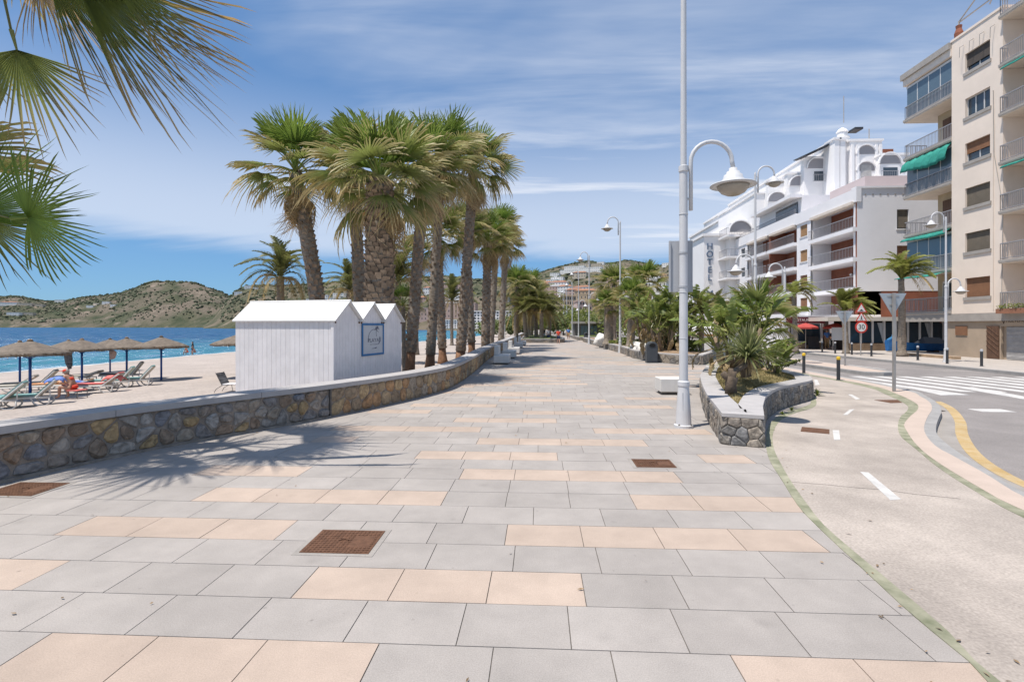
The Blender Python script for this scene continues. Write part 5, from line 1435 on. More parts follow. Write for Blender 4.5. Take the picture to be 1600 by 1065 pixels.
ring = [pq(uc + .33 * math.cos(a), zc + .0 + .2 * math.sin(a), .021) for a in [R(20 - i * 8) for i in range(9)]]; mb.tube(ring, .014, 4)
mb.tube([pq(uc + .12, zc + .08, .021), pq(uc + .10, zc + .2, .021), pq(uc + .14, zc + .30, .021)], .007, 4)
for dx, dz in ((-.12, .0), (.14, .02), (-.08, .06), (.10, .07), (.02, .09)):
    mb.tube([pq(uc + .14, zc + .29, .021), pq(uc + .14 + dx * .6, zc + .30 + dz, .021), pq(uc + .14 + dx, zc + .27 + dz * .6, .021)], .010, 4)
for k in range(7): mb.tube([pq(uc - .22 + k * .065, zc - .16, .021), pq(uc - .19 + k * .065, zc - .13, .021)], .006, 4)
mb.tube([pq(uc - .12, zc - .265, .021), pq(uc + .05, zc - .26, .021)], .007, 4); mb.tube([pq(uc + .05, zc - .255, .021), pq(uc + .13, zc - .245, .021)], .016, 4)
mb.build('emblem', m_print, t)

# ================================================================== straw parasols
m_straw = mat('straw_thatch', (0.17, 0.138, 0.108), 0.95, 0.30, 5, 0.9, 30, fine=0.25, fscale=50)
m_straw_edge = mat('straw_fringe', (0.155, 0.105, 0.065), 0.95, 0.35, 8, island=0.4)
m_bluepole = mat('blue_pole', (0.018, 0.075, 0.28), 0.5, 0.12, 4)
def SG(px, py):             # pixel on the sand
    z = -0.6
    for _ in range(12):
        p = G(px, py, z); z = sand_z(p.x, p.y)
    return G(px, py, z)
def parasol(label, p, hgt=2.35, rad=1.28, seed=0, group='straw parasols on the beach'):
    rn = random.Random(seed); t = thing('straw_parasol', label, 'parasol', p, rn.uniform(0, 6), group)
    MB().tube([(0, 0, -.2), (0, 0, hgt - .1)], .05, 10).build('pole', m_bluepole, t, smooth=True, local=True)
    mb = MB(); n_ = 28; prof = ((0.03, .0), (.18, -.06), (.5, -.19), (.85, -.33), (1.1, -.43), (1.28, -.52), (1.26, -.60), (1.05, -.50), (.5, -.28), (.05, -.1))
    for q, (r_, z) in enumerate(prof):
        for k in range(n_):
            a = k * 2 * math.pi / n_; sc = 1 + (0.04 * math.sin(a * 8) if r_ > .4 else 0) + (rn.uniform(-.02, .02) if r_ > .8 else 0)
            mb.v.append((math.cos(a) * r_ * sc * rad / 1.28, math.sin(a) * r_ * sc * rad / 1.28, hgt + z + (rn.uniform(-.02, .02) if r_ > 1 else 0)))
    for q in range(len(prof) - 1):
        for k in range(n_): mb.f.append((q * n_ + k, q * n_ + (k + 1) % n_, (q + 1) * n_ + (k + 1) % n_, (q + 1) * n_ + k)[::-1]); mb.m.append(0)
    cn = mb.build('thatch', m_straw, t, smooth=True, local=True)
    mb = MB()
    for k in range(150):
        a = rn.uniform(0, 6.283); r_ = rad * rn.uniform(.94, 1.01); w = .03; z = hgt - .50 + rn.uniform(-.03, .03)
        c, s_ = math.cos(a), math.sin(a); ln = rn.uniform(.06, .16)
        mb.add([(c * r_ - s_ * w, s_ * r_ + c * w, z), (c * r_ + s_ * w, s_ * r_ - c * w, z), (c * r_ * 1.02, s_ * r_ * 1.02, z - ln)], [(0, 1, 2)])
    stuff(mb.build('fringe', m_straw_edge, t, local=True))
    MB().lathe(((.10, -.04), (.09, .03), (.03, .07)), 10, (0, 0, hgt)).build('top_knot', m_straw_edge, t, smooth=True, local=True)
    for k in range(4):
        a = k * math.pi / 2
        MB().tube([(0, 0, hgt - .75), (math.cos(a) * .55, math.sin(a) * .55, hgt - .36)], .02, 5).build('strut', m_bluepole, t, local=True)
    return t
PAR = [(31, 604, 'straw parasol on blue pole close behind another at the crowded end'), (47, 623, 'straw parasol on blue pole beside the lounger with the teal pad'), (107, 586, 'straw parasol behind the striped hanging clothes'),
       (128, 600, 'straw parasol just behind the seated sunbather'), (172, 581, 'straw parasol with a bag hanging from its pole'), (198, 594, 'straw parasol over the pair of teal-padded loungers'), (252, 594, 'lone straw parasol standing over empty sand'), (372, 590, 'straw parasol half hidden behind the long white hut')]
for i, (px, py, lb) in enumerate(PAR): parasol(lb, SG(px, py), 2.35, 1.3, i)

# ================================================================== sun loungers
m_plastic = mat('white_plastic', (0.66, 0.64, 0.60), 0.45, 0.05, 3)
m_teal = mat('teal_pad', (0.20, 0.36, 0.34), 0.85, 0.12, 6)
m_mesh = mat('beige_sling', (0.46, 0.42, 0.35), 0.85, 0.08, 6)
m_dark = mat('dark_sling', (0.06, 0.065, 0.07), 0.8, 0.2, 6)
m_coral = mat('coral_towel', (0.62, 0.16, 0.14), 0.9, 0.15, 9, 0.3, 40)
m_bluetowel = mat('blue_towel', (0.14, 0.22, 0.52), 0.9, 0.25, 9, 0.3, 40)
m_orange = mat('orange_towel', (0.60, 0.30, 0.15), 0.9, 0.25, 9)
def lounger(label, p, rz, pad, back=50, towel=None):
    t = thing('sun_lounger', label, 'sun lounger', p, rz, 'sun loungers on the beach')
    # head towards +x; seat 1.15 long, backrest hinged at x=.35
    L = 1.15
    for sy in (-.31, .31):
        MB().tube([(-1.15, sy, .30), (-.5, sy, .31), (.35, sy, .31), (.72, sy, .30)], [.03, .035, .035, .03], 6).build('side_rail', m_plastic, t, smooth=True, local=True)
        MB().tube([(-.95, sy, .30), (-1.0, sy, .12), (-.85, sy, .02), (-.65, sy, .02), (-.55, sy, .14), (-.6, sy, .30)], .028, 6).build('front_leg', m_plastic, t, smooth=True, local=True)
        MB().tube([(.2, sy, .30), (.3, sy, .1), (.42, sy, .02), (.62, sy, .02), (.72, sy, .12), (.70, sy, .30)], .028, 6).build('rear_leg', m_plastic, t, smooth=True, local=True)
    MB().span(-1.15, .35, -.29, .29, .325, .36).build('seat', m_mesh, t, local=True)
    ca, sa = math.cos(R(back)), math.sin(R(back)); bl = .78
    def bk(u, k): return Vector((.35 + ca * u - sa * k, 0, .335 + sa * u + ca * k))
    mb = MB()
    vs = [bk(u, k) + Vector((0, y, 0)) for u in (0, bl) for k in (-.02, .015) for y in (-.30, .30)]
    mb.add(vs, [(0, 1, 3, 2), (4, 6, 7, 5), (0, 4, 5, 1), (2, 3, 7, 6), (0, 2, 6, 4), (1, 5, 7, 3)]); mb.build('backrest', m_mesh, t, local=True)
    for sy in (-.31, .31): MB().tube([bk(0, 0) + Vector((0, sy, 0)), bk(bl, 0) + Vector((0, sy, 0))], .028, 6).build('back_rail', m_plastic, t, local=True)
    MB().tube([bk(.5, -.03) + Vector((0, -.2, 0)), Vector((.72, -.25, .30))], .018, 5).build('prop', m_plastic, t, local=True)
    # pad along the seat and up the back
    vs = []
    for (x, z) in ((-1.12, .365), (-.4, .37), (.30, .37)): vs += [(x, -.27, z), (x, .27, z), (x, .27, z + .05), (x, -.27, z + .05)]
    for u in (.12, .5, bl + .02): 
        for y, k in ((-.27, .02), (.27, .02), (.27, .075), (-.27, .075)): q = bk(u, k); vs.append((q.x, y, q.z))
    fs = []
    for a in range(5):
        for k in range(4): fs.append((a * 4 + k, a * 4 + (k + 1) % 4, a * 4 + 4 + (k + 1) % 4, a * 4 + 4 + k))
    fs += [(3, 2, 1, 0), (20, 21, 22, 23)]
    MB().add(vs, fs).build('pad', pad, t, local=True)
    return t
def SGp(px, py): return SG(px, py)
LNG = [(40, 634, 33, m_teal, 48, 'white lounger with teal pad and a blue towel over its raised back'), (-14, 640, 33, m_teal, 45, 'white lounger with blue cloth hanging at the foot'), (150, 613, 20, m_coral, 38, 'lounger draped with a coral red towel beside the seated sunbather'),
       (176, 606, 25, m_teal, 52, 'white lounger with teal pad just past the coral towel'), (208, 603, 25, m_teal, 50, 'white lounger with teal pad under the parasol at the row end'), (12, 616, 30, m_mesh, 35, 'beige sling lounger near the close-set parasols'),
       (52, 610, 28, m_dark, 48, 'dark sling lounger behind the blue pole'), (96, 612, 20, m_orange, 12, 'flat lounger heaped with orange and blue towels'), (122, 598, 15, m_mesh, 20, 'lowered beige lounger below the striped hanging clothes'), (196, 594, 25, m_dark, 55, 'dark-backed lounger behind the pair with teal pads')]
for px, py, rz, pad, bk_, lb in LNG: lounger(lb, SG(px, py), R(rz), pad, bk_)
p_ = SG(58, 622)
def towel(label, p, sz, m, seed, rz=0):
    rn = random.Random(seed); mb = MB(); N = 10
    for i in range(N + 1):
        for j in range(N + 1):
            x, y = (i / N - .5) * sz[0], (j / N - .5) * sz[1]
            z = .07 * noise.noise(Vector((x * 3, y * 3, seed))) - sz[2] * max(0, abs(i / N - .5) * 2 - .55) ** 1.2 - sz[2] * max(0, abs(j / N - .5) * 2 - .7)
            mb.v.append((x, y, z))
    for i in range(N):
        for j in range(N): k = i * (N + 1) + j; mb.f.append((k, k + N + 1, k + N + 2, k + 1)); mb.m.append(0)
    o = mb.build('beach_towel', m, smooth=True); o.location = p; o.rotation_euler = (0, 0, rz)
    mo = o.modifiers.new('t', 'SOLIDIFY'); mo.thickness = 0.012
    return tag(o, label, 'towel')
q = SG(40, 634); towel('blue towel thrown over the raised back of the near lounger', q + Vector((.72, .42, .98)), (.55, .55, .25), m_bluetowel, 3, R(33))
q = SG(96, 612); towel('orange and red towel heaped on the flat lounger', q + Vector((.1, .1, .50)), (.9, .6, .2), m_orange, 4, R(20))
q = SG(96, 612); towel('dark blue towel hanging off the flat lounger', q + Vector((.75, .2, .50)), (.6, .6, .25), m_bluetowel, 6, R(20))
q = SG(150, 613); towel('coral towel spread over the lounger back beside the sunbather', q + Vector((.62, .25, .72)), (.75, .66, .35), m_coral, 5, R(20))
# hanging clothes and bag on two parasols
m_stripe = mat('striped_cloth', (0.03, 0.03, 0.035), 0.9, 0.3, 2, col2=(0.20, 0.20, 0.21), stretch=(1, 1, 9))
q = SG(107, 586)
t = thing('hanging_trousers', 'dark striped beach trousers hanging from the straw parasol edge', 'clothing', q + Vector((.15, -.2, .3)))
mb = MB()
mb.tube([q + Vector((.12, -.2, 1.75)), q + Vector((.12, -.2, 1.35)), q + Vector((.16, -.2, .85)), q + Vector((.30, -.2, .45))], [.17, .19, .15, .10], 10); mb.tube([q + Vector((.26, -.2, 1.6)), q + Vector((.3, -.2, 1.1)), q + Vector((.36, -.2, .6))], [.12, .14, .09], 10)
mb.build('cloth', m_stripe, t, smooth=True)
q = SG(172, 581)
t = thing('hanging_bag', 'pale cloth bag hanging from the blue parasol pole', 'bag', q + Vector((.25, -.1, 1.0)))
MB().blob(q + Vector((.28, -.1, 1.25)), .20, 3, 2, 1.6, .2).build('bag_body', mat('bag_cloth', (0.42, 0.30, 0.26), .9, .2, 8), t, smooth=True)
MB().tube([q + Vector((.06, -.05, 1.72)), q + Vector((.2, -.1, 1.6)), q + Vector((.28, -.1, 1.5))], .012, 5).build('strap', m_dark, t)
# folding chair beside the hut
q = SG(352, 612)
t = thing('folding_chair', 'low folding beach chair with patterned sling beside the long hut', 'chair', q, R(0))
m_tubes = mat('dull_metal', (0.20, 0.19, 0.18), 0.5, 0.1, 5, metal=0.6)
def lq(x, y, z): return q + Vector((x, y, z))
MB().add([lq(-.22, -.25, .78), lq(-.22, .25, .78), lq(.02, .25, .30), lq(.02, -.25, .30), lq(-.20, -.25, .79), lq(-.20, .25, .79), lq(.04, .25, .31), lq(.04, -.25, .31)], [(0, 1, 2, 3), (7, 6, 5, 4), (0, 4, 5, 1), (1, 5, 6, 2), (2, 6, 7, 3), (3, 7, 4, 0)]).build('back_sling', m_stripe, t)
MB().box(tuple(lq(.28, 0, .33)), (.5, .5, .03)).build('seat_sling', m_whitewood, t)
for y in (-.26, .26):
    MB().tube([lq(-.24, y, .80), lq(.02, y, .30), lq(.5, y, .34)], .014, 6).build('frame_tube', m_tubes, t)
    MB().tube([lq(-.30, y, .0), lq(-.22, y, .14), lq(.05, y, .30)], .013, 6).build('leg', m_tubes, t)
    MB().tube([lq(.5, y, .0), lq(.42, y, .34)], .013, 6).build('leg', m_tubes, t)

# ================================================================== people
m_skin = mat('skin', (0.40, 0.215, 0.145), 0.6, 0.08, 6)
m_skin2 = mat('fair_skin', (0.50, 0.30, 0.22), 0.6, 0.08, 6)
m_hair = mat('dark_hair', (0.03, 0.02, 0.015), 0.8, 0.2, 20)
m_grey_hair = mat('grey_hair', (0.30, 0.27, 0.24), 0.8, 0.2, 20)
def skin_obj(name, joints, edges, m, parent, lvl=2):
    """one continuous surface grown along a skeleton: joints {key: (x,y,z,r)}"""
    ks = list(joints); me = bpy.data.meshes.new(name)
    me.from_pydata([joints[k][:3] for k in ks], [(ks.index(a), ks.index(b2)) for a, b2 in edges], [])
    o = bpy.data.objects.new(name, me); COL.objects.link(o); o.parent = parent
    md = o.modifiers.new('skin', 'SKIN'); md.use_smooth_shade = True
    for i, k in enumerate(ks):
        sv = me.skin_vertices[0].data[i]; r_ = joints[k][3]
        sv.radius = (r_, r_) if not isinstance(r_, tuple) else r_
        sv.use_root = (i == 0)
    sb2 = o.modifiers.new('sub', 'SUBSURF'); sb2.levels = lvl; sb2.render_levels = lvl
    me.materials.append(m); return o
E_BODY = [('pel', 'spi'), ('spi', 'che'), ('che', 'nec'), ('nec', 'hea'), ('hea', 'cro'), ('che', 'shL'), ('shL', 'elL'), ('elL', 'wrL'), ('wrL', 'haL'), ('che', 'shR'), ('shR', 'elR'), ('elR', 'wrR'), ('wrR', 'haR'), ('pel', 'hiL'), ('hiL', 'knL'), ('knL', 'anL'), ('anL', 'toL'), ('pel', 'hiR'), ('hiR', 'knR'), ('knR', 'anR'), ('anR', 'toR')]
def pose(kind='stand', swing=0.0):
    J = dict(pel=(0, 0, .95, .135), spi=(0, 0, 1.14, .12), che=(0, 0, 1.34, .135), nec=(.01, 0, 1.49, .055), hea=(.03, 0, 1.60, .092), cro=(.02, 0, 1.68, .075))
    for s_, sg in (('L', 1), ('R', -1)):
        w = swing * sg
        J['sh' + s_] = (0, .17 * sg, 1.42, .062); J['el' + s_] = (-.02 - .14 * w, .235 * sg, 1.15, .046); J['wr' + s_] = (.10 - .26 * w, .24 * sg, .93, .034); J['ha' + s_] = (.13 - .30 * w, .24 * sg, .84, .038)
        J['hi' + s_] = (0, .09 * sg, .88, .10); J['kn' + s_] = (.05 + .20 * w, .10 * sg, .49, .066); J['an' + s_] = (-.02 + .30 * w, .10 * sg, .08 + (.06 if w < 0 else 0), .042); J['to' + s_] = (.14 + .30 * w, .11 * sg, .035, .038)
    if kind == 'sit':
        dz = -.50
        for k in ('pel', 'spi', 'che', 'nec', 'hea', 'cro', 'shL', 'shR', 'elL', 'elR'):
            x, y, z, r_ = J[k]; J[k] = (x + max(0, z - .95) * .50, y, z + dz - max(0, z - .95) * .10, r_)
        for s_, sg in (('L', 1), ('R', -1)):
            J['el' + s_] = (.22, .22 * sg, .68, .046); J['wr' + s_] = (.46, .12 * sg, .62, .034); J['ha' + s_] = (.53, .07 * sg, .62, .038)
            J['hi' + s_] = (.06, .10 * sg, .43, .11); J['kn' + s_] = (.47, .13 * sg, .47, .07); J['an' + s_] = (.42 + .08 * sg, .13 * sg, .08, .045); J['to' + s_] = (.57 + .08 * sg, .14 * sg, .035, .038)
    return J
def person(label, p, rz, shirt, legs, skin, hair, kind='stand', swing=0.0, scale=1.0, long_legs=True, sleeves=True, hat=None, group=None, bikini=False):
    t = thing('person', label, 'person', p, rz, group); t.scale = (scale,) * 3
    J = pose(kind, swing)
    skin_obj('body', J, E_BODY, skin, t)
    def grow(keys, add, cut=None):
        D = {k: (*J[k][:3], J[k][3] + add) for k in keys}
        for k, (a, b2, f) in (cut or {}).items():
            pa_, pb_ = Vector(J[a][:3]), Vector(J[b2][:3]); D[k] = (*pa_.lerp(pb_, f), J[a][3] + (J[b2][3] - J[a][3]) * f + add)
        return D
    if bikini:
        def band(nm, a, b2, f0, f1, r0, r1):
            pa_, pb_ = Vector(J[a][:3]), Vector(J[b2][:3])
            MB().tube([pa_.lerp(pb_, f0), pa_.lerp(pb_, (f0 + f1) / 2), pa_.lerp(pb_, f1)], [r0, (r0 + r1) / 2 + .004, r1], 16).build(nm, shirt, t, smooth=True, local=True)
        band('bikini_top', 'che', 'spi', .05, .55, .124, .118); band('bikini_bottom', 'pel', 'spi', -.30, .25, .128, .122)
    else:
        f = .75 if sleeves else .3
        D = grow(('pel', 'spi', 'che', 'shL', 'shR'), .022, {'nk': ('che', 'nec', .55), 'aL': ('shL', 'elL', f), 'aR': ('shR', 'elR', f)})
        skin_obj('shirt', D, [('pel', 'spi'), ('spi', 'che'), ('che', 'nk'), ('che', 'shL'), ('shL', 'aL'), ('che', 'shR'), ('shR', 'aR')], shirt, t)
        if long_legs:
            D = grow(('pel', 'hiL', 'hiR', 'knL', 'knR'), .018, {'aL': ('knL', 'anL', .9), 'aR': ('knR', 'anR', .9)}); D['pel'] = (*J['pel'][:3], J['pel'][3] + .012)
            skin_obj('trousers', D, [('pel', 'hiL'), ('hiL', 'knL'), ('knL', 'aL'), ('pel', 'hiR'), ('hiR', 'knR'), ('knR', 'aR')], legs, t)
        else:
            D = grow(('pel', 'hiL', 'hiR'), .024, {'aL': ('hiL', 'knL', .8), 'aR': ('hiR', 'knR', .8)}); D['pel'] = (*J['pel'][:3], J['pel'][3] + .012)
            skin_obj('shorts', D, [('pel', 'hiL'), ('hiL', 'aL'), ('pel', 'hiR'), ('hiR', 'aR')], legs, t)
    hx, hy, hz, hr = J['hea']
    mb = MB().blob((hx - .045, hy, hz + .03), .098, 2, 2, 1.0, .08); mb.build('hair', hair, t, smooth=True, local=True)
    mb = MB().blob((hx + .105, hy, hz - .01), .022, 2, 1, 1.3, 0); mb.build('nose', skin, t, smooth=True, local=True)
    if hat:
        mb = MB().blob((hx - .015, hy, hz + .06), .105, 3, 2, .72, .03); mb.box((hx + .12, hy, hz + .05), (.14, .17, .015)); mb.build('cap', hat, t, smooth=True, local=True)
    return t
m_redc = mat('red_cloth', (0.62, 0.06, 0.03), 0.8, 0.1, 8); m_navy = mat('navy_cloth', (0.03, 0.045, 0.10), 0.85, 0.15, 8)
m_palec = mat('pale_cloth', (0.50, 0.48, 0.50), 0.85, 0.12, 8); m_sky = mat('blue_cloth', (0.10, 0.25, 0.62), 0.85, 0.15, 8)
m_tan = mat('tan_cloth', (0.45, 0.30, 0.16), 0.85, 0.12, 8); m_pink = mat('pink_cloth', (0.62, 0.08, 0.28), 0.85, 0.12, 8); m_blackc = mat('black_cloth', (0.02, 0.02, 0.022), 0.85, 0.15, 8)
q = SG(116, 622)
person('seated sunbather in red bikini and cap leaning over on the lounger edge', q, R(182), m_redc, m_redc, m_skin, m_grey_hair, 'sit', hat=m_redc, bikini=True)
t = thing('low_beach_chair', 'low coral-covered beach chair under the seated sunbather', 'chair', q)
MB().box(tuple(q + Vector((.12, 0, .33))), (.46, .46, .04)).build('seat', m_coral, t)
for dx in (-.1, .34):
    for dy in (-.22, .22): MB().tube([q + Vector((dx, dy, -.02)), q + Vector((dx, dy, .32))], .014, 5).build('leg', m_tubes, t)
for i, (px, sc_) in enumerate(((293, .95), (301, 1.0), (305, .9))):
    q = P(px, HOR, 66); q = Vector((q.x, q.y, sand_z(q.x, q.y)))
    person(['person in red swimwear sitting at the water edge', 'dark-haired person standing knee-deep beside the red swimwear', 'person in pink swimwear crouched at the water edge'][i], q, R(170 + 40 * i), (m_redc, m_blackc, m_pink)[i], m_navy, m_skin, m_hair, 'sit' if i != 1 else 'stand', 0, sc_, bikini=i != 1, long_legs=False)
q = G(872.5, 537); person('walker in bright red shirt and navy shorts on the promenade', q, R(93), m_redc, m_navy, m_skin2, m_hair, 'stand', .7, .94, long_legs=False)
q = G(857, 534.5); person('walker in pale patterned top and dark trousers beside the lawn island', q, R(-95), m_palec, m_navy, m_skin2, m_hair, 'stand', .5, .97)
q = G(888, 530.5); person('distant walker in light blue top and bare legs on the promenade', q, R(-90), m_sky, m_tan, m_skin, m_hair, 'stand', .6, 1.0, long_legs=False)
q = G(850, 531); person('distant walker in grey beside the one in the patterned top', q, R(-80), m_blackc, m_palec, m_skin, m_grey_hair, 'stand', .4, .95)
# ================================================================== lamp posts
m_lampw = mat('lamp_white', (0.56, 0.56, 0.57), 0.5, 0.05, 3)
m_lampg = mat('lamp_glass', (0.34, 0.30, 0.25), 0.3, 0.1, 5, spec=0.6)
m_board = mat('signboard_back', (0.42, 0.43, 0.45), 0.5, 0.05, 2, metal=0.0)
m_post_ = mat('bolt_steel', (0.22, 0.20, 0.18), 0.5, 0.2, 9, metal=0.5)
def lamp_head(t, x, z):
    MB().lathe(((.03, .33), (.075, .32), (.075, .26), (.12, .25), (.13, .20), (.17, .185), (.185, .12), (.22, .08), (.24, .04), (.42, .0), (.435, -.025), (.30, -.02)), 24, (x, 0, z)).build('lamp_shade', m_lampw, t, smooth=True, local=True)
    MB().lathe(((.30, -.02), (.285, -.08), (.22, -.16), (.12, -.21), (.02, -.225)), 20, (x, 0, z)).build('lamp_glass', m_lampg, t, smooth=True, local=True)
def arc_arm(t, sg, ztop, r_=.40, off=.14, drop=.95):
    pts = [(sg * off, 0, ztop - r_ - drop), (sg * off, 0, ztop - r_)]
    pts += [(sg * (off + r_ - r_ * math.cos(a)), 0, ztop - r_ + r_ * math.sin(a)) for a in [R(15 * i) for i in range(1, 13)]]
    pts.append((sg * (off + 2 * r_ + .02), 0, ztop - r_ - .12))
    MB().tube(pts, .042, 10).build('curved_arm', m_lampw, t, smooth=True, local=True)
    for dz in (.12, .72): MB().tube([(0, 0, ztop - r_ - dz), (sg * off, 0, ztop - r_ - dz)], .022, 6).build('arm_bracket', m_lampw, t, local=True)
    lamp_head(t, sg * (off + 2 * r_ + .02), ztop - r_ - .45)
def make_lamp(label, p, group, top=10.1, lowz=5.63, upper=True, low=1):
    t = thing('street_lamp', label, 'street lamp', p, 0, group)
    MB().lathe(((.185, -.02), (.185, .05), (.15, .06), (.138, .30), (.105, .80), (.115, .82), (.115, .90), (.085, .92), (.08, 2.7), (.078, lowz - .6)), 20).build('base_and_shaft', m_lampw, t, smooth=False, local=True)
    MB().lathe(((.075, lowz - .6), (.095, lowz - .58), (.095, lowz - .48), (.06, lowz - .46), (.052, top - .4), (.03, top - .3)), 16).build('upper_shaft', m_lampw, t, local=True)
    for z in (1.75, 2.66, 3.42, 4.2): MB().lathe(((.083, z - .012), (.088, z), (.083, z + .012)), 16).build('ring', m_board, t, local=True)
    MB().box((0, -.108, .52), (.10, .02, .34), 0, 0, Matrix.Rotation(R(-3.5), 3, 'X')).build('access_door', m_board, t, local=True)
    for k in range(4):
        a = R(45 + 90 * k); MB().lathe(((.018, .045), (.018, .075), (.008, .08)), 6, (math.cos(a) * .165, math.sin(a) * .165, 0)).build('anchor_bolt', m_post_, t, local=True)
    if low: arc_arm(t, low, lowz)
    if upper: arc_arm(t, -1 if low >= 0 else 1, top)
    return t
LP = [(G(1068, 667), 'white street lamp carrying the grey signboard beside the teardrop planter'), (G(969, 551), 'white street lamp at the corner of the long planter'), (G(920.5, 537.5), 'white street lamp where the long planter ends'),
      (G(904, 531), 'white street lamp beside the far lawn and kiosk'), (G(894, 526.5), 'white street lamp far along the promenade, before the kiosk trees'), (G(885.5, 523.5), 'white street lamp near the far end of the row'), (G(880.5, 521.5), 'white street lamp close to the end of the row')]
lamp0 = make_lamp(LP[0][1], LP[0][0], 'street lamps along the promenade')
for p_, lb in LP[1:]:
    c = copy_tree(lamp0); c.location = p_; c['label'] = lb
q = P(1180, HOR, 26); q.z = 0; c = copy_tree(lamp0); c.location = q; c.rotation_euler = (0, 0, math.pi); c['label'] = 'white street lamp rising behind the bird-of-paradise clump'
q = G(1478, 565.5); c = copy_tree(lamp0); c.location = q; c['label'] = 'white street lamp on the far pavement before the cream building'; c.scale = (.82, .82, .82)
make_lamp('single-armed white street lamp before the white apartment block', P(1226, HOR, 32) * 1, 'street lamps along the promenade', 6.0, 5.9, False, -1).location.z = 0
# signboard strapped to the first lamp
b_ = LP[0][0]
t = thing('signboard', 'grey metal signboard seen from behind, strapped to the lamp post', 'sign', b_ + Vector((0, 0, 2.7)))
M3 = Matrix.Rotation(R(-4), 3, 'Z')
MB().box(tuple(b_ + Vector((-.02, .13, 3.19))), (.46, .03, 1.02), R(-4)).build('board', m_board, t)
for s_ in (-1, 1): MB().box(tuple(b_ + Vector((-.02 + s_ * .215, .115, 3.19))), (.02, .05, 1.02), R(-4)).build('board_rim', m_board, t)
for z in (2.78, 3.45): MB().lathe(((.084, z - .02), (.09, z - .018), (.09, z + .018), (.084, z + .02)), 16, (b_.x, b_.y, 0)).build('strap', m_board, t)

# ================================================================== benches, bin, bollards
m_bench = mat('white_concrete', (0.62, 0.60, 0.57), 0.8, 0.05, 3, 0.1, 60)
m_shadowgap = mat('plinth', (0.18, 0.16, 0.14), 0.9, 0.2, 5)
def bevel(o, w, seg=2):
    m_ = o.modifiers.new('bevel', 'BEVEL'); m_.width = w; m_.segments = seg; m_.limit_method = 'ANGLE'; return o
def bench(label, p, L=1.7, back=True):
    t = thing('concrete_bench', label, 'bench', p, 0, 'white block benches')
    MB().span(-.33, .33, .12, L - .12, 0, .09).build('plinth', m_shadowgap, t, local=True)
    bevel(MB().span(-.40, .40, 0, L, .085, .47).build('seat_block', m_bench, t, local=True), .02)
    if back: bevel(MB().span(-.40, -.16, .45, L, .472, .95).build('backrest_block', m_bench, t, local=True), .02)
    return t
BN = [(783, 569.5, 'white block bench first in the row along the stone wall'), (795, 560, 'white block bench second from the palm shade along the wall'), (802.5, 553.5, 'white block bench in the middle of the row along the wall'), (809.5, 544, 'white block bench next to last before the lawn island'), (815.5, 540, 'white block bench last in the row, by the lawn island')]
for px, py, lb in BN: bench(lb, G(px, py))
t = bench('white block seat beside the lamp post with the signboard', G(1054, 617), .75, False)
m_bin = mat('bin_plastic', (0.055, 0.062, 0.07), 0.55, 0.1, 5)
def litter_bin(label, p, rz=0, s_=1.0):
    t = thing('litter_bin', label, 'litter bin', p, rz, 'litter bins'); t.scale = (s_,) * 3
    prof = [(-.30, 0), (.30, 0), (.30, .92), (.26, 1.03), (.16, 1.12), (0, 1.16), (-.16, 1.12), (-.26, 1.03), (-.30, .92)]
    vs = [(x, -.22, z) for x, z in prof] + [(x, .22, z) for x, z in prof]; n_ = len(prof)
    o = MB().add(vs, [tuple(range(n_)), tuple(range(2 * n_ - 1, n_ - 1, -1))] + [(k, n_ + k, n_ + (k + 1) % n_, (k + 1) % n_) for k in range(n_)]).build('body', m_bin, t, local=True); bevel(o, .03, 3)
    o = MB().lathe(((.17, -.02), (.17, .02)), 20).build('mouth', mat('bin_mouth', (.008, .008, .008), .9), t, local=True); o.matrix_local = Matrix.Translation((0, -.222, .96)) @ Matrix.Rotation(R(90), 4, 'X') @ Matrix.Diagonal((1, .62, 1, 1))
    o = MB().lathe(((.19, -.01), (.21, 0), (.19, .012)), 20).build('mouth_rim', m_bin, t, local=True); o.matrix_local = Matrix.Translation((0, -.222, .96)) @ Matrix.Rotation(R(90), 4, 'X') @ Matrix.Diagonal((1, .62, 1, 1))
    MB().span(-.25, .25, -.235, -.22, .12, .78).build('door_panel', m_bin, t, local=True)
    return t
litter_bin('dark grey litter bin with round mouth beside the long stone planter', G(1018, 566.5))
litter_bin('dark litter bin beside the far lawn and lamp post', G(916, 533), 0, 1.0)
m_boll = mat('bollard_black', (0.035, 0.037, 0.042), 0.5, 0.1, 5); m_yell = mat('bollard_yellow', (0.70, 0.45, 0.03), 0.5, 0.1, 5)
def bollard(label, p, h_, yellow, group):
    t = thing('bollard', label, 'bollard', p, 0, group)
    MB().lathe(((.075, -.02), (.075, .02), (.06, .03), (.06, h_ - .12)), 14).build('post', m_boll, t, smooth=False, local=True)
    if yellow: MB().lathe(((.063, h_ - .12), (.068, h_ - .10), (.068, h_ - .03), (.03, h_)), 14).build('yellow_cap', m_yell, t, local=True)
    else: MB().lathe(((.064, h_ - .12), (.066, h_ - .08), (.06, h_ - .02), (.03, h_)), 14).build('cap', m_board, t, local=True)
    return t
bollard('black bollard with yellow top standing alone by the zebra crossing', G(1310, 594), .88, True, 'bollards by the crossing')
bollard('black bollard with yellow top under the arching planter leaf', G(1256, 583), .86, True, 'bollards by the crossing')
bollard('black bollard half hidden behind the planter palm', G(1211, 573), .86, False, 'bollards by the crossing')
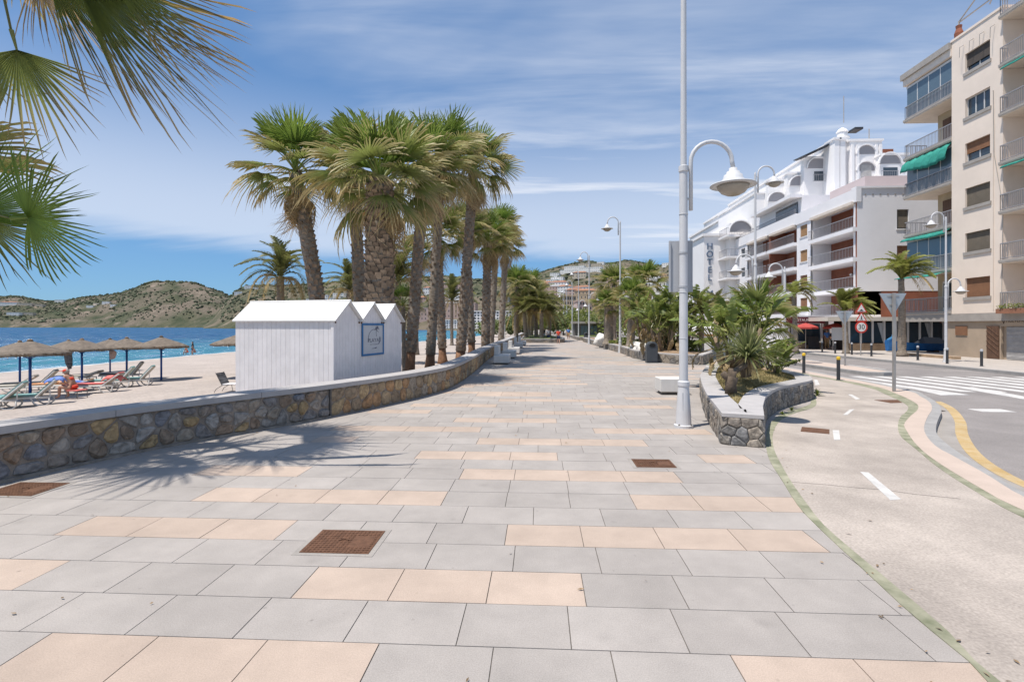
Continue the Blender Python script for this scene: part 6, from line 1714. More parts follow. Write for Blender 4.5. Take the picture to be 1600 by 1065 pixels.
for i, (px, py) in enumerate(((1284.7, 550.5), (1305, 552), (1331, 554), (1361.6, 556.5), (1434, 562.5), (1480, 568), (1533.7, 572))):
    bollard(['dark bollard before the restaurant sign', 'dark bollard before the restaurant door', 'dark bollard beside the street palm and signs', 'dark bollard between the warning signs and the blue boat', 'dark bollard between the leaning palm and the lamp post', 'dark bollard next to the far lamp post', 'dark bollard before the brown door'][i], G(px, py), .85, False, 'bollards on the far pavement')

# ================================================================== road signs
m_post = mat('galvanised_post', (0.36, 0.34, 0.32), 0.5, 0.1, 5, metal=0.3)
m_back = mat('sign_back', (0.40, 0.43, 0.45), 0.45, 0.06, 3, metal=0.3)
m_redsign = mat('sign_red', (0.55, 0.05, 0.035), 0.5, 0.05, 3); m_whitesign = mat('sign_white', (0.68, 0.67, 0.66), 0.5, 0.04, 3); m_black = mat('sign_black', (0.015, 0.015, 0.02), 0.6, 0.05, 3)
def tri(w, up, y0, y1, s_=1.0):
    h_ = w * .866; k = 1 if up else -1
    p = [(-w / 2 * s_, -k * h_ / 3 * s_), (w / 2 * s_, -k * h_ / 3 * s_), (0, k * h_ * 2 / 3 * s_)]
    vs = [(x, y0, z) for x, z in p] + [(x, y1, z) for x, z in p]
    return MB().add(vs, [(0, 1, 2) if True else (2, 1, 0), (5, 4, 3), (0, 3, 4, 1), (1, 4, 5, 2), (2, 5, 3, 0)])
def give_way(label, p, hgt, w, post=.07, rz=0):
    t = thing('give_way_sign', label, 'road sign', p, rz)
    MB().box((0, 0, hgt / 2), (post, post * .8, hgt)).build('post', m_post, t, local=True)
    o = tri(w, False, .05, .075).build('sign_plate', m_back, t, local=True); o.location.z = hgt - w * .30
    o = tri(w * 1.0, False, .077, .083).build('red_border', m_redsign, t, local=True); o.location.z = hgt - w * .30
    o = tri(w * .7, False, .085, .09).build('white_field', m_whitesign, t, local=True); o.location.z = hgt - w * .30
    for z in (.12, .45): MB().box((0, .045, hgt - w * z), (w * .5 * (1 - z), .012, .03)).build('clamp', m_post, t, local=True)
    return t
give_way('give-way sign seen from behind on a square post at the cycle lane edge', G(1397, 612), 3.0, .80, .075)
give_way('give-way sign seen from behind on the refuge island', G(1320.5, 572), 2.75, .85, .07)
p_ = G(1345, 555.5)
t = thing('road_sign_post', 'post with two red warning triangles above a 30 speed limit disc', 'road sign', p_)
MB().tube([(0, 0, 0), (0, 0, 3.35)], .035, 8).build('post', m_post, t, local=True)
for z, kind in ((3.12, 'hump'), (2.52, 'walker')):
    o = tri(.78, True, -.06, -.045).build('warning_triangle', m_redsign, t, local=True); o.location.z = z
    f = tri(.78, True, -.066, -.062, .72).build('white_field', m_whitesign, o, local=True)
    if kind == 'hump': MB().add([(-.15, -.07, -.12), (.15, -.07, -.12), (.08, -.07, -.06), (0, -.07, .0), (-.08, -.07, -.06)], [(0, 1, 2, 3, 4)]).build('hump_symbol', m_black, o, local=True)
    else: MB().box((0, -.07, -.0), (.06, .003, .16)).box((-.04, -.07, -.11), (.03, .003, .10), 0).box((.05, -.07, -.11), (.03, .003, .10)).blob((0, -.07, .11), .035, 1, 1, 1, 0).build('walker_symbol', m_black, o, local=True)
o = MB().lathe(((.40, -.012), (.40, .012)), 32).build('speed_disc', m_redsign, t, local=True); o.matrix_local = Matrix.Translation((0, -.055, 1.92)) @ Matrix.Rotation(R(90), 4, 'X')
f = MB().lathe(((.30, -.004), (.30, .006)), 32).build('white_field', m_whitesign, o, local=True); f.location.z = .014
text_mesh('30', .44, m_black, o, Matrix.Translation((0, 0, .024)), 'speed_number', .002)
# a blue flag on its pole by the beach, low white wall and terrace beyond the planter
p_ = P(789, HOR, 66); p_.z = -.3
t = thing('beach_flag', 'blue and white beach flag flying on a thin pole among the palms', 'flag', p_)
MB().tube([p_, P(789, 460, 66)], .04, 6).build('pole', m_lampw, t)
mb = MB(); N = 10
for i in range(N + 1):
    for j in range(5): 
        q = P(790 + i * 1.7, 462 + j * 2.6 + i * .75 + 1.2 * math.sin(i * 1.1), 66); q.y += .25 * math.sin(i * 1.2); mb.v.append(tuple(q))
for i in range(N):
    for j in range(4): k = i * 5 + j; mb.f.append((k, k + 5, k + 6, k + 1)); mb.m.append(0 if i > 2 else 1)
mb.build('cloth', [mat('flag_blue', (0.03, 0.25, 0.55), .8, .2, 3), m_whitesign], t, smooth=True)
# ================================================================== buildings
m_cwall = mat('cream_render', (0.79, 0.675, 0.575), 0.9, 0.05, 0.6, 0.15, 25, fine=0.03)
m_cslab = mat('slab_grey', (0.36, 0.33, 0.30), 0.85, 0.10, 2)
m_cband = mat('slab_cream', (0.68, 0.60, 0.52), 0.85, 0.06, 2)
m_yback = mat('ochre_render', (0.46, 0.37, 0.25), 0.9, 0.07, 1)
m_rail = mat('railing_metal', (0.36, 0.35, 0.36), 0.5, 0.08, 4, metal=0.2)
m_glass = glass_mat('window_glass', (0.03, 0.05, 0.07))
m_glass2 = glass_mat('balcony_glass', (0.10, 0.15, 0.19), 0.12)
m_curtain = mat('curtain', (0.42, 0.44, 0.46), 0.9, 0.2, 3, stretch=(8, 8, .3))
m_wframe = mat('white_frame', (0.66, 0.65, 0.64), 0.6, 0.04, 3)
def shutter_mat(name, col):
    m = mat(name, col, 0.7, 0.12, 3); n, l = m.node_tree.nodes, m.node_tree.links
    geo = n.new('ShaderNodeNewGeometry'); wv = n.new('ShaderNodeTexWave'); wv.bands_direction = 'Z'; wv.inputs['Scale'].default_value = 5.0
    l.new(geo.outputs['Position'], wv.inputs['Vector']); bp = n.new('ShaderNodeBump'); bp.inputs['Strength'].default_value = .8; bp.inputs['Distance'].default_value = .02
    l.new(wv.outputs['Fac'], bp.inputs['Height']); l.new(bp.outputs[0], n['Principled BSDF'].inputs['Normal']); return m
m_sh_dark = shutter_mat('dark_shutter', (0.085, 0.07, 0.06)); m_sh_brown = shutter_mat('brown_shutter', (0.235, 0.115, 0.06)); m_sh_grey = shutter_mat('grey_shutter', (0.15, 0.125, 0.095)); m_sh_tan = shutter_mat('tan_shutter', (0.33, 0.19, 0.09)); m_sh_white = shutter_mat('roller_door', (0.40, 0.39, 0.385))
m_awn = mat('green_awning', (0.015, 0.22, 0.17), 0.8, 0.2, 3, col2=(0.04, 0.30, 0.24))
m_brick = mat('red_brick_render', (0.235, 0.085, 0.05), 0.9, 0.15, 1.5, 0.3, 40)
m_wwall = mat('white_render', (0.78, 0.765, 0.775), 0.9, 0.04, 0.5, 0.35, 9, fine=0.03)
m_door = mat('brown_door', (0.12, 0.065, 0.04), 0.7, 0.3, 2, stretch=(6, 6, .6))
m_pinkw = mat('pink_render', (0.60, 0.50, 0.49), 0.9, 0.05, 0.5)
def rail(t, pts, z, h_=.95, step=.125, m=None, solid=False, name='railing'):
    mb = MB()
    for a, b2 in zip(pts, pts[1:]):
        a, b2 = Vector((a[0], a[1], z)), Vector((b2[0], b2[1], z)); L = (b2 - a).length; d = (b2 - a) / L; ang = math.atan2(d.y, d.x)
        for zz_, th in ((h_, .05), (.08, .035)): mb.box(tuple((a + b2) / 2 + Vector((0, 0, zz_))), (L, .05, th), ang)
        n_ = max(1, int(L / step))
        for i in range(n_ + 1): mb.box(tuple(a + d * (L * i / n_) + Vector((0, 0, h_ / 2))), (.022, .022, h_), ang)
    return stuff(mb.build(name, m or m_rail, t))
def solidbox(name, t, x0, x1, y0, y1, z0, z1, m): return MB().span(x0, x1, y0, y1, z0, z1).build(name, m, t)

# ---------------------------------------------------------------- cream apartment building, front on x = XF
XF = 27.4
def Yf(px): return XP(px, HOR, XF).y
yT0, yT1, yL, yR = Yf(1567), Yf(1487), Yf(1412), Yf(1600) - 7
FL = [2.79 + 2.88 * k for k in range(6)]; ROOF = 19.95; TOP = 20.8
cb = thing('apartment_building', 'tall cream apartment building with shuttered windows and railed balconies', 'building', (XF, yT0, 0))
w0, w1 = Yf(1547), Yf(1508)
holes = [(w0 - yT0, w1 - yT0, 3.83 + 2.88 * k, 5.05 + 2.88 * k) for k in range(6)]
mb = MB(); mb.facade((XF, yT0, 2.79), (0, 1, 0), yT1 - yT0, TOP - 2.79, [(a, b2, c - 2.79, d - 2.79) for a, b2, c, d in holes], .28, (-1, 0, 0))
mb.span(XF + .3, XF + 14, yT0 + .01, yT1 - .01, 2.79, TOP - .01)
mb.add([(XF, yT0, 2.79), (XF + .32, yT0, 2.79), (XF + .32, yT0, TOP), (XF, yT0, TOP)], [(0, 1, 2, 3)]); mb.add([(XF, yT1, 2.79), (XF + .32, yT1, 2.79), (XF + .32, yT1, TOP), (XF, yT1, TOP)], [(3, 2, 1, 0)])
mb.span(XF - .05, XF + 14, yT0 - .05, yT1 + .05, TOP - .005, TOP + .14)
mb.build('tower_wall', m_cwall, cb)
SH = [(m_sh_brown, 1.0), (m_sh_grey, 1.0), (m_sh_grey, 1.0), (m_sh_brown, .55), (None, 0), (m_sh_dark, .7)]
for k in range(6):
    z0, z1 = 3.83 + 2.88 * k, 5.05 + 2.88 * k
    w = MB().span(XF + .2, XF + .24, w0, w1, z0, z1).build('window', m_glass, cb)
    sm, fr = SH[k]
    if sm: MB().span(XF + .12, XF + .16, w0, w1, z1 - (z1 - z0) * fr, z1).build('shutter', sm, w)
    for i in range(4 if k == 4 else 3):
        y = w0 + (w1 - w0) * i / (3 if k == 4 else 2)
        MB().span(XF + .165, XF + .20, y - .03, y + .03, z0, z1).build('frame_bar', m_wframe, w)
    for z in (z0, z1 - .05): MB().span(XF + .17, XF + .198, w0, w1, z, z + .05).build('frame_bar', m_wframe, w)
    MB().span(XF - .07, XF + .2, w0 - .1, w1 + .1, z0 - .2, z0).build('sill', m_cslab, w)
mb = MB()
for i in range(4):
    y = w0 - .35 + i * .75; mb.tube([(XF - .03, y, 20.1), (XF - .28, y, 19.95), (XF - .30, y, 19.3)], .02, 5)
mb.build('drying_line_brackets', m_cslab, cb)
MB().tube([(XF - .03, w0 - .25, 16.2), (XF - .03, w0 - .3, 12.4), (XF - .03, w0 - .9, 9.0), (XF - .03, w0 - .8, 3.0)], .018, 5).build('cable', m_cslab, cb)
MB().tube([(XF - .03, w0 - .25, 15.3), (XF - .03, w0 - .25, 3.0)], .02, 5).build('downpipe', m_cband, cb)
# left balcony stack: core set back, slabs to the front
BK = 1.5
solidbox('back_wall', cb, XF + BK, XF + 13, yT1 + .02, yL - 1.3, 2.9, ROOF, m_yback)
solidbox('roof_edge', cb, XF - .05, XF + 13, yT1 + .01, yL, ROOF - .02, ROOF + .45, m_cwall)
solidbox('roof_cap', cb, XF - .2, XF + 13, yT1 + .012, yL + .1, ROOF + .45, TOP + .02, m_cslab)
for k, z in enumerate(FL):
    s_ = solidbox('balcony_slab', cb, XF, XF + 6, yT1 + .012, yL, z, z + .22, m_cband)
    MB().span(XF - .04, XF + 6, yT1 + .014, yL + .03, z + .06, z + .215).build('slab_edge', m_cslab, s_)
    rail(s_, [(XF + .06, yT1 + .05), (XF + .06, yL - .06), (XF + 1.6, yL - .06)], z + .22)
    dz = z + .22
    d_ = MB().span(XF + BK - .05, XF + BK - .005, yL - 2.9, yL - 1.8, dz, dz + 2.15).build('balcony_door', m_door if k in (2, 4) else m_wframe, cb)
    if k not in (2, 4):
        for y in (yL - 2.8, yL - 2.3): MB().span(XF + BK - .07, XF + BK - .052, y, y + .4, dz + .3, dz + 2.0).build('pane', m_glass, d_)
    if k in (5, 3, 1):      # glazed-in balconies
        for i in range(4):
            y0_, y1_ = yT1 + .08 + i * (yL - yT1 - .2) / 4, yT1 + .08 + (i + 1) * (yL - yT1 - .2) / 4
            p = MB().span(XF + .15, XF + .17, y0_ + .03, y1_ - .03, dz, dz + 2.3).build('glazing', m_glass2, cb)
            MB().span(XF + .14, XF + .19, y0_ - .03, y0_ + .03, dz, dz + 2.45).build('mullion', m_wframe, p)
            if k == 5 and i: MB().span(XF + .45, XF + .47, y0_, y1_, dz + .1, dz + 2.2).build('curtain', m_curtain, p)
        MB().span(XF + .13, XF + .2, yT1 + .05, yL - .1, dz + 2.3, dz + 2.45).build('head_rail', m_wframe, cb)
        MB().span(XF + .17, XF + 1.5, yL - .14, yL - .12, dz, dz + 2.3).build('glazing', m_glass2, cb)
def awning(t, x, y0, y1, z, out, drop, seed, m=m_awn):
    mb = MB(); N = 18
    for i in range(N + 1):
        y = y0 + (y1 - y0) * i / N; wv = .03 * math.sin(i * 2.1) * drop * 3; sag = drop * (.86 + .14 * math.cos((i / N - .3) * 5))
        for xx, zz_ in ((x + .1, z), (x - out * .6 + wv, z - sag * .35), (x - out + wv, z - sag * .8), (x - out + .02 + wv, z - sag)): mb.v.append((xx, y, zz_))
    for i in range(N):
        for j in range(3): k = i * 4 + j; mb.f.append((k, k + 4, k + 5, k + 1)); mb.m.append(0)
    o = mb.build('awning', m, t, smooth=True); s_ = o.modifiers.new('s', 'SOLIDIFY'); s_.thickness = .015; return o
awning(cb, XF, yT1 + .1, yL - .1, FL[4] - .02, .35, 1.25, 1)
awning(cb, XF, yT1 + .1, yL - .1, FL[2] - .02, .35, .42, 2)
awning(cb, XF, yT1 + .1, yL - .3, FL[1] - .02, .9, .30, 3)
# right balcony stack
solidbox('back_wall', cb, XF + 1.4, XF + 13, yR, yT0 - .02, 2.9, TOP + 3, m_cwall)
for k in range(7):
    z = 2.79 + 2.88 * k
    s_ = solidbox('balcony_slab', cb, XF - .25, XF + 5, yR, yT0 - .012, z, z + .22, m_cband)
    MB().span(XF - .29, XF + 5, yR, yT0 - .014, z + .06, z + .2).build('slab_edge', m_cslab, s_)
    rail(s_, [(XF + .2, yT0 - .06), (XF - .2, yT0 - .06), (XF - .2, yR)], z + .22)
    MB().span(XF + 1.33, XF + 1.39, yT0 - 2.9, yT0 - 1.4, z + .22, z + 2.35).build('balcony_door', m_glass, cb)
    if k in (3, 5): awning(cb, XF - .25, yR, yT0 - .3, z - .02, .2, .3, 5 + k)
MB().span(XF - .5, XF - .29, yR, yT0 - .1, 2.72, 3.0).build('flower_box', mat('terracotta', (0.28, 0.13, 0.08), .9, .15, 5), cb)
mb = MB(); rn = random.Random(3)
for i in range(700):
    p = Vector((XF - .4 + rn.uniform(-.14, .2), rn.uniform(yR, yT0 - .15), 3.0 + rn.uniform(0, .3))); a = Vector((rn.gauss(0, 1), rn.gauss(0, 1), rn.gauss(0, 1))).normalized() * .06; d = a.orthogonal()
    mb.add([p - a, p + d * .6, p + a, p - d * .6], [(0, 1, 2, 3)]); add_tip(mb, [rn.random()] * 4)
stuff(mb.build('box_plants', m_tree2, cb))
# ground floor
m_gf = mat('beige_plaster', (0.40, 0.315, 0.235), 0.9, 0.10, 1.0)
solidbox('ground_floor', cb, XF + .15, XF + 12, Yf(1560), Yf(1477), 0, 2.785, m_gf)
solidbox('ground_floor', cb, XF + .3, XF + 12, yR, Yf(1560) - .01, 0, 2.785, m_gf)
solidbox('fascia', cb, XF + .0, XF + .4, yR, yL - .2, 2.3, 2.78, m_cslab)
dy0, dy1 = Yf(1560), Yf(1539)
d_ = solidbox('brown_door', cb, XF + .09, XF + .16, dy0 + .1, dy1, 0.02, 2.0, m_door)
for i in range(5): MB().box((XF + .08, (dy0 + dy1) / 2 + .05, .5 + i * .3), (.02, 1.0, .06), 0, 0, Matrix.Rotation(R(35), 3, 'X')).build('cross_plank', m_door, d_)
solidbox('vent_window', cb, XF + .1, XF + .16, Yf(1508), Yf(1490), 1.4, 2.0, m_sh_brown)
sd = solidbox('roller_shutter', cb, XF + .22, XF + .31, yR, Yf(1567), 0.02, 1.95, m_sh_white)
for i in range(24): MB().span(XF + .205, XF + .222, yR, Yf(1567), .04 + i * .08, .10 + i * .08).build('slat', m_sh_white, sd)
sg = solidbox('shop_sign', cb, XF + .12, XF + .28, yR, Yf(1561), 1.98, 2.5, m_gf)
m_goldtext = mat('dark_lettering', (0.055, 0.04, 0.03), .7, .1, 3)
base_ = abs_loc(sg)
text_mesh('V', .42, m_goldtext, sg, frame(Vector((XF + .11, Yf(1565), 2.24)) - base_, Vector((0, -1, 0)), Vector((0, 0, 1)), Vector((-1, 0, 0))), extrude=.004)
text_mesh('MUEVEMOS DEPORTE', .27, m_goldtext, sg, frame(Vector((XF + .11, Yf(1568.5), 2.30)) - base_, Vector((0, -1, 0)), Vector((0, 0, 1)), Vector((-1, 0, 0))), extrude=.004, align='LEFT')
# rooftop aerial frame
mb = MB(); a_ = Vector((XF + .3, yT1 - .2, TOP)); mb.tube([a_, a_ + Vector((0, 0, 1.3))], .05, 6); mb.tube([a_ + Vector((0, 0, 1.25)), a_ + Vector((0, -4, 3.4))], .045, 5); mb.tube([a_ + Vector((0, 0, 1.2)), a_ + Vector((.6, -4, 1.7))], .045, 5); mb.tube([a_ + Vector((.6, -1.6, 1.4)), a_ + Vector((0, -4, 3.2))], .035, 5)
mb.build('roof_frame', m_cslab, cb)
MB().lathe(((.22, 0), (.25, .5), (.15, .8), (.18, 1.0)), 10, tuple(a_)).build('chimney_pot', m_brick, cb)

# ---------------------------------------------------------------- white apartment block
yW = Yf(1339)
wb = thing('apartment_building', 'white apartment block with brick-red recessed balconies and blank white end wall', 'building', (XF, yW, 0))
FA = [2.75, 5.1, 7.7, 10.3]; RA = 13.0; TA = 13.85
bays = [(Yf(1339), Yf(1267)), (Yf(1245), Yf(1203)), (Yf(1201), Yf(1168))]
yEnd = Yf(1150)
BD = 2.0
solidbox('brick_core', wb, XF + BD, XF + 20, yW + .3, yEnd, 0, RA, m_brick)
# end wall that faces down the street, with two windows
ew = [XP(1402, 0, XF).x]
def XY(px, Y): return YP(px, HOR, Y).x
wx0, wx1 = XY(1401.5, yW), XY(1420, yW)
holes = [(wx0 - XF, wx1 - XF, 10.35 - 5.0, 12.0 - 5.0), (wx0 - XF, wx1 - XF, 7.3 - 5.0, 8.9 - 5.0)]
MB().facade((XF, yW, 5.0), (1, 0, 0), 20, TA - 5.0, holes, .25, (0, -1, 0)).span(XF + .001, XF + 20, yW + .26, yW + .5, 5.0, TA - .01).build('end_wall', m_wwall, wb)
for i, (a, b2, c, d) in enumerate(holes):
    w = MB().span(XF + a, XF + b2, yW + .2, yW + .24, 5 + c, 5 + d).build('window', m_glass, wb)
    MB().span(XF + a, XF + b2, yW + .12, yW + .16, 5 + c + .1, 5 + d).build('shutter', (m_sh_grey, m_sh_brown)[i], w)
    MB().span(XF + a - .08, XF + b2 + .08, yW - .06, yW + .2, 5 + c - .12, 5 + c).build('sill', m_wframe, w)
solidbox('brick_base', wb, XF + .1, XF + 20, yW + .02, yW + .4, 2.4, 5.0, m_brick)
mb = MB()
for i in range(11): mb.box((XF + .7 + i * .62, yW - .01, TA - .55), (.12, .04, .12))
mb.build('vent_row', m_cslab, wb)
solidbox('roof_coping', wb, XF - .12, XF + 20, yW - .12, yW + .6, TA, TA + .16, m_wwall)
# west front: white piers and parapet, slabs, railings, red recesses
piers = [(yW + .0, yW + .35), (Yf(1267), Yf(1245)), (Yf(1203), Yf(1201)), (Yf(1168), yEnd)]
for i, (a, b2) in enumerate(piers):
    if i == 1:
        hs_ = [(.7, b2 - a - .7, z + .95 - 0, z + 2.15) for z in FA]
        MB().facade((XF, a, 0), (0, 1, 0), b2 - a, RA + .02, hs_, .2, (-1, 0, 0)).span(XF + .21, XF + BD, a + .01, b2 - .01, 0, RA).build('white_bay', m_wwall, wb)
        for q_, (u0_, u1_, z0, z1) in enumerate(hs_):
            w = MB().span(XF + .15, XF + .2, a + u0_, a + u1_, z0, z1).build('window', m_glass, wb)
            MB().span(XF + .08, XF + .12, a + u0_, a + u1_, z0 + (.0 if q_ else .1), z1).build('shutter', (m_sh_brown, m_sh_brown, m_sh_tan, m_sh_tan)[q_], w)
            MB().span(XF - .06, XF + .15, a + u0_ - .08, a + u1_ + .08, z0 - .1, z0).build('sill', m_wframe, w)
    elif i == 3:
        hs_ = [(.8, 2.2, z + .9, z + 2.1) for z in FA]
        MB().facade((XF, a, 0), (0, 1, 0), b2 - a, RA + .6, hs_, .2, (-1, 0, 0)).span(XF + .21, XF + BD, a + .01, b2 - .01, 0, RA + .6).build('white_bay', m_wwall, wb)
        for u0_, u1_, z0, z1 in hs_: MB().span(XF + .15, XF + .19, a + u0_, a + u1_, z0, z1).build('window', m_glass, wb)
    else: solidbox('brick_pier' if i == 0 else 'white_pier', wb, XF + .05, XF + BD, a + .02, b2, 2.3 if i == 0 else 0, RA, m_brick if i in (0, 2) else m_wwall)
for bi, (a, b2) in enumerate(bays):
    for k, z in enumerate(FA):
        z_ = z + (0 if bi == 0 else .35)
        s_ = solidbox('balcony_slab', wb, XF - .35, XF + BD, a + .012, b2 - .01, z_ - .12, z_ + .22, m_wwall)
        rail(s_, [(XF - .28, a + .05), (XF - .28, b2 - .06)], z_ + .22, .95, .22, m_rail)
        d_ = MB().span(XF + BD - .06, XF + BD - .005, a + 1.2, a + 3.2, z_ + .22, z_ + 2.3).build('balcony_door', m_wframe, wb)
        for q_ in range(2): MB().span(XF + BD - .08, XF + BD - .062, a + 1.3 + q_ * 1.0, a + 2.1 + q_ * 1.0, z_ + .35, z_ + 2.2).build('pane', m_glass, d_)
        if k == 1: 
            for y in (a + .8, a + 4): MB().blob((XF + BD - .12, y, z_ + 1.7), .15, 1, 1, 1, 0).build('wall_lamp', m_wframe, wb)
        if k == 3: MB().span(XF - .3, XF + .4, a + .3, b2 - .3, RA - .45, RA - .2).build('blind_box', m_cband, wb)
solidbox('parapet', wb, XF - .12, XF + .3, yW - .118, Yf(1245), RA - .3, TA - .003, m_wwall)
solidbox('roof_slab', wb, XF + .1, XF + 20, yW + .5, yEnd, RA, RA + .3, m_wwall)
# upper storey set back over the left half, and the pink penthouse
solidbox('upper_storey', wb, XF + .6, XF + 16, Yf(1245) + .05, Yf(1172), RA + .3, RA + 2.9, m_wwall)
solidbox('upper_parapet', wb, XF - .1, XF + .3, Yf(1245) + .02, yEnd, RA - .2, RA + .95, m_wwall)
rail(wb, [(XF - .02, Yf(1243)), (XF - .02, yEnd)], RA + .95, .5, .16)
solidbox('upper_glazing', wb, XF + .52, XF + .6, Yf(1238), Yf(1205), RA + 1.0, RA + 2.4, m_glass)
solidbox('upper_canopy', wb, XF - .6, XF + .62, Yf(1244), Yf(1180), RA + 2.7, RA + 3.05, m_wwall)
solidbox('penthouse', wb, XF + 2.2, XF + 16, yW + 2.5, Yf(1262), RA + .3, RA + 2.6, m_pinkw)

# ---------------------------------------------------------------- restaurant on the ground floor
yG = YP(1330, 546, 44).y
yG = 43.2
rs = thing('restaurant', 'restaurant with dark red sign, glazed terrace and stone plinth under the white block', 'restaurant', (XY(1286, yG), yG, 0))
m_stonew = mat('tan_stone', (0.36, 0.255, 0.165), .9, .25, 3, .5, 14)
m_canopy = mat('cream_canopy', (0.60, 0.55, 0.48), .8, .05, 2)
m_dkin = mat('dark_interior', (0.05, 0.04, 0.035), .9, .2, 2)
xa, xb = XY(1328, yG), XY(1476, yG)
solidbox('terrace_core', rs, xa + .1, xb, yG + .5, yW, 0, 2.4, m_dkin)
solidbox('stone_plinth', rs, xa, xb, yG, yG + .35, 0, .58, m_stonew)
solidbox('terrace_roof', rs, XY(1288, yG), xb + .2, yG - .5, yW + .01, 2.4, 2.72, m_canopy)
npn = 8
for i in range(npn + 1):
    x = xa + (xb - xa) * i / npn
    p = solidbox('terrace_post', rs, x - .07, x + .07, yG + .08, yG + .22, .58, 2.4, m_wframe)
    if i < npn:
        x2 = xa + (xb - xa) * (i + 1) / npn
        g_ = solidbox('terrace_pane', rs, x + .08, x2 - .08, yG + .14, yG + .16, .62, 2.25, m_glass)
        if i in (2, 6): MB().add([(x2 - .55, yG + .12, 2.25), (x2 - .1, yG + .12, 2.25), (x2 - .1, yG + .12, .65), (x2 - .25, yG + .12, 1.2)], [(0, 1, 2, 3)]).build('curtain', m_curtain, g_)
ys_ = 46.0
xs0, xs1 = XY(1232, ys_), XY(1286.5, ys_)
solidbox('shop_core', rs, xs0, XF + 1, ys_ + .4, ys_ + 8, 0, 2.9, m_wwall)
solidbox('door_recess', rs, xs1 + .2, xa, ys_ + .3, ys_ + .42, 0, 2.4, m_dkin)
solidbox('stone_plinth', rs, xs0, xs1, ys_, ys_ + .4, 0, .55, m_stonew)
p = solidbox('shop_window', rs, xs0 + .1, xs1 - .1, ys_ + .25, ys_ + .3, .6, 2.2, m_glass)
for x in (xs0, xs1 - .14): MB().span(x, x + .14, ys_ + .1, ys_ + .3, .55, 2.3).build('window_post', m_wframe, p)
MB().span(xs0, xs1, ys_ + .1, ys_ + .28, .55, .65).build('window_sill', m_wframe, p)
MB().add([(xs0 + .3, ys_ + .24, 2.2), (xs0 + 1.0, ys_ + .24, 2.2), (xs0 + .75, ys_ + .24, 1.2), (xs0 + .35, ys_ + .24, .65)], [(0, 3, 2, 1)]).build('curtain', m_curtain, p)
m_burg = mat('burgundy_sign', (0.10, 0.012, 0.022), .5, .1, 3)
sgn = solidbox('name_sign', rs, xs0 - .3, xs1 + .05, ys_ - .15, ys_ + .05, 2.22, 2.78, m_burg)
text_mesh('RESTAURANTE', .36, m_whitesign, sgn, frame(Vector(((xs0 + xs1) / 2 - .05, ys_ - .156, 2.5)) - abs_loc(sgn), Vector((1, 0, 0)), Vector((0, 0, 1)), Vector((0, -1, 0))), extrude=.004, squeeze=.92)
m_redawn = mat('red_awning', (0.40, 0.06, 0.05), .8, .1, 4)
for x, lb in ((XY(1307, ys_ - 1), 'red parasol beside the restaurant door'), (XY(1233, ys_ + 2), 'pinkish red parasol half hidden by planter leaves')):
    t = thing('cafe_parasol', lb, 'parasol', (x, ys_ - .9, 0))
    MB().tube([(0, 0, 0), (0, 0, 2.2)], .03, 6).build('pole', m_post, t, local=True)
    MB().lathe(((1.0, 1.75), (1.0, 1.9), (.5, 2.12), (.02, 2.25)), 8).build('canopy', m_redawn, t, local=True)
t = thing('menu_board', 'dark A-frame menu board on the pavement before the restaurant', 'menu board', G(1269, 545))
for s_ in (-1, 1): MB().box((0, s_ * .22, .55), (.95, .04, 1.1), 0, 0, Matrix.Rotation(R(s_ * 14), 3, 'X')).build('panel', m_boll, t, local=True)
t = thing('menu_display', 'pale menu display panel on legs beside the restaurant door', 'menu board', G(1309, 547))
MB().box((0, 0, 1.35), (.95, .06, 1.05)).build('panel', m_panel, t, local=True)
for x in (-.4, .4): MB().tube([(x, 0, 0), (x, 0, 1.0)], .025, 6).build('leg', m_post, t, local=True)
q = G(1292, 545); person('man in blue shirt and tan trousers standing at the restaurant door', q, R(-100), m_sky, m_tan, m_skin2, m_grey_hair, 'stand', .2, .97)
q = G(1268, 543.5); person('woman in pink and white top behind the dark menu board', q, R(-90), m_pink, m_blackc, m_skin2, m_hair, 'stand', .0, .97)
q = G(1299, 544.5); person('person in dark clothes beside the man in blue shirt', q, R(-60), m_blackc, m_blackc, m_skin, m_hair, 'stand', .0, .95)
# blue boat with dark cover, scooter
p_ = Vector((XY(1432, 41.0), 41.0, 0))
t = thing('blue_boat', 'blue rowing boat with dark cover set before the glazed terrace', 'boat', p_)
mb = MB(); N = 14
for i in range(N + 1):
    u = i / N; x = (u - .5) * 4.4; wd = .62 * math.sin(math.pi * min(.96, u * .9 + .08)) ** .6; sh = .62 + .28 * (1 - u) ** 3 + .05 * u
    for (y, z) in ((0, .06), (-wd * .6, .12), (-wd, sh), (-wd * .93, sh), (wd * .93, sh), (wd, sh), (wd * .6, .12)): mb.v.append((x, y, z))
for i in range(N):
    for j in range(7): k = i * 7; mb.f.append((k + j, k + 7 + j, k + 7 + (j + 1) % 7, k + (j + 1) % 7)); mb.m.append(0)
mb.f += [tuple(range(6, -1, -1)), tuple(N * 7 + j for j in range(7))]; mb.m += [0, 0]
mb.build('hull', mat('boat_blue', (0.02, 0.13, 0.36), .45, .15, 3), t, local=True)
MB().add([(.2, -.6, .66), (2.1, -.5, .66), (2.1, .5, .66), (.2, .6, .66), (.5, 0, 1.15), (1.7, 0, 1.1)], [(0, 1, 5, 4), (1, 2, 5), (2, 3, 4, 5), (3, 0, 4)]).build('cover', m_boll, t, local=True)
MB().tube([(-2.1, 0, .85), (-1.7, 0, 1.15), (-1.75, 0, 1.3)], [.16, .12, .10], 8).build('prow_figure', mat('boat_light_blue', (0.06, 0.25, 0.5), .5, .1, 3), t, smooth=True, local=True)
for x in (-1.2, 1.2): MB().span(x - .1, x + .1, -.5, .5, 0, .14).build('cradle', m_door, t, local=True)
p_ = Vector((XY(1497, 38.4), 38.4, 0))
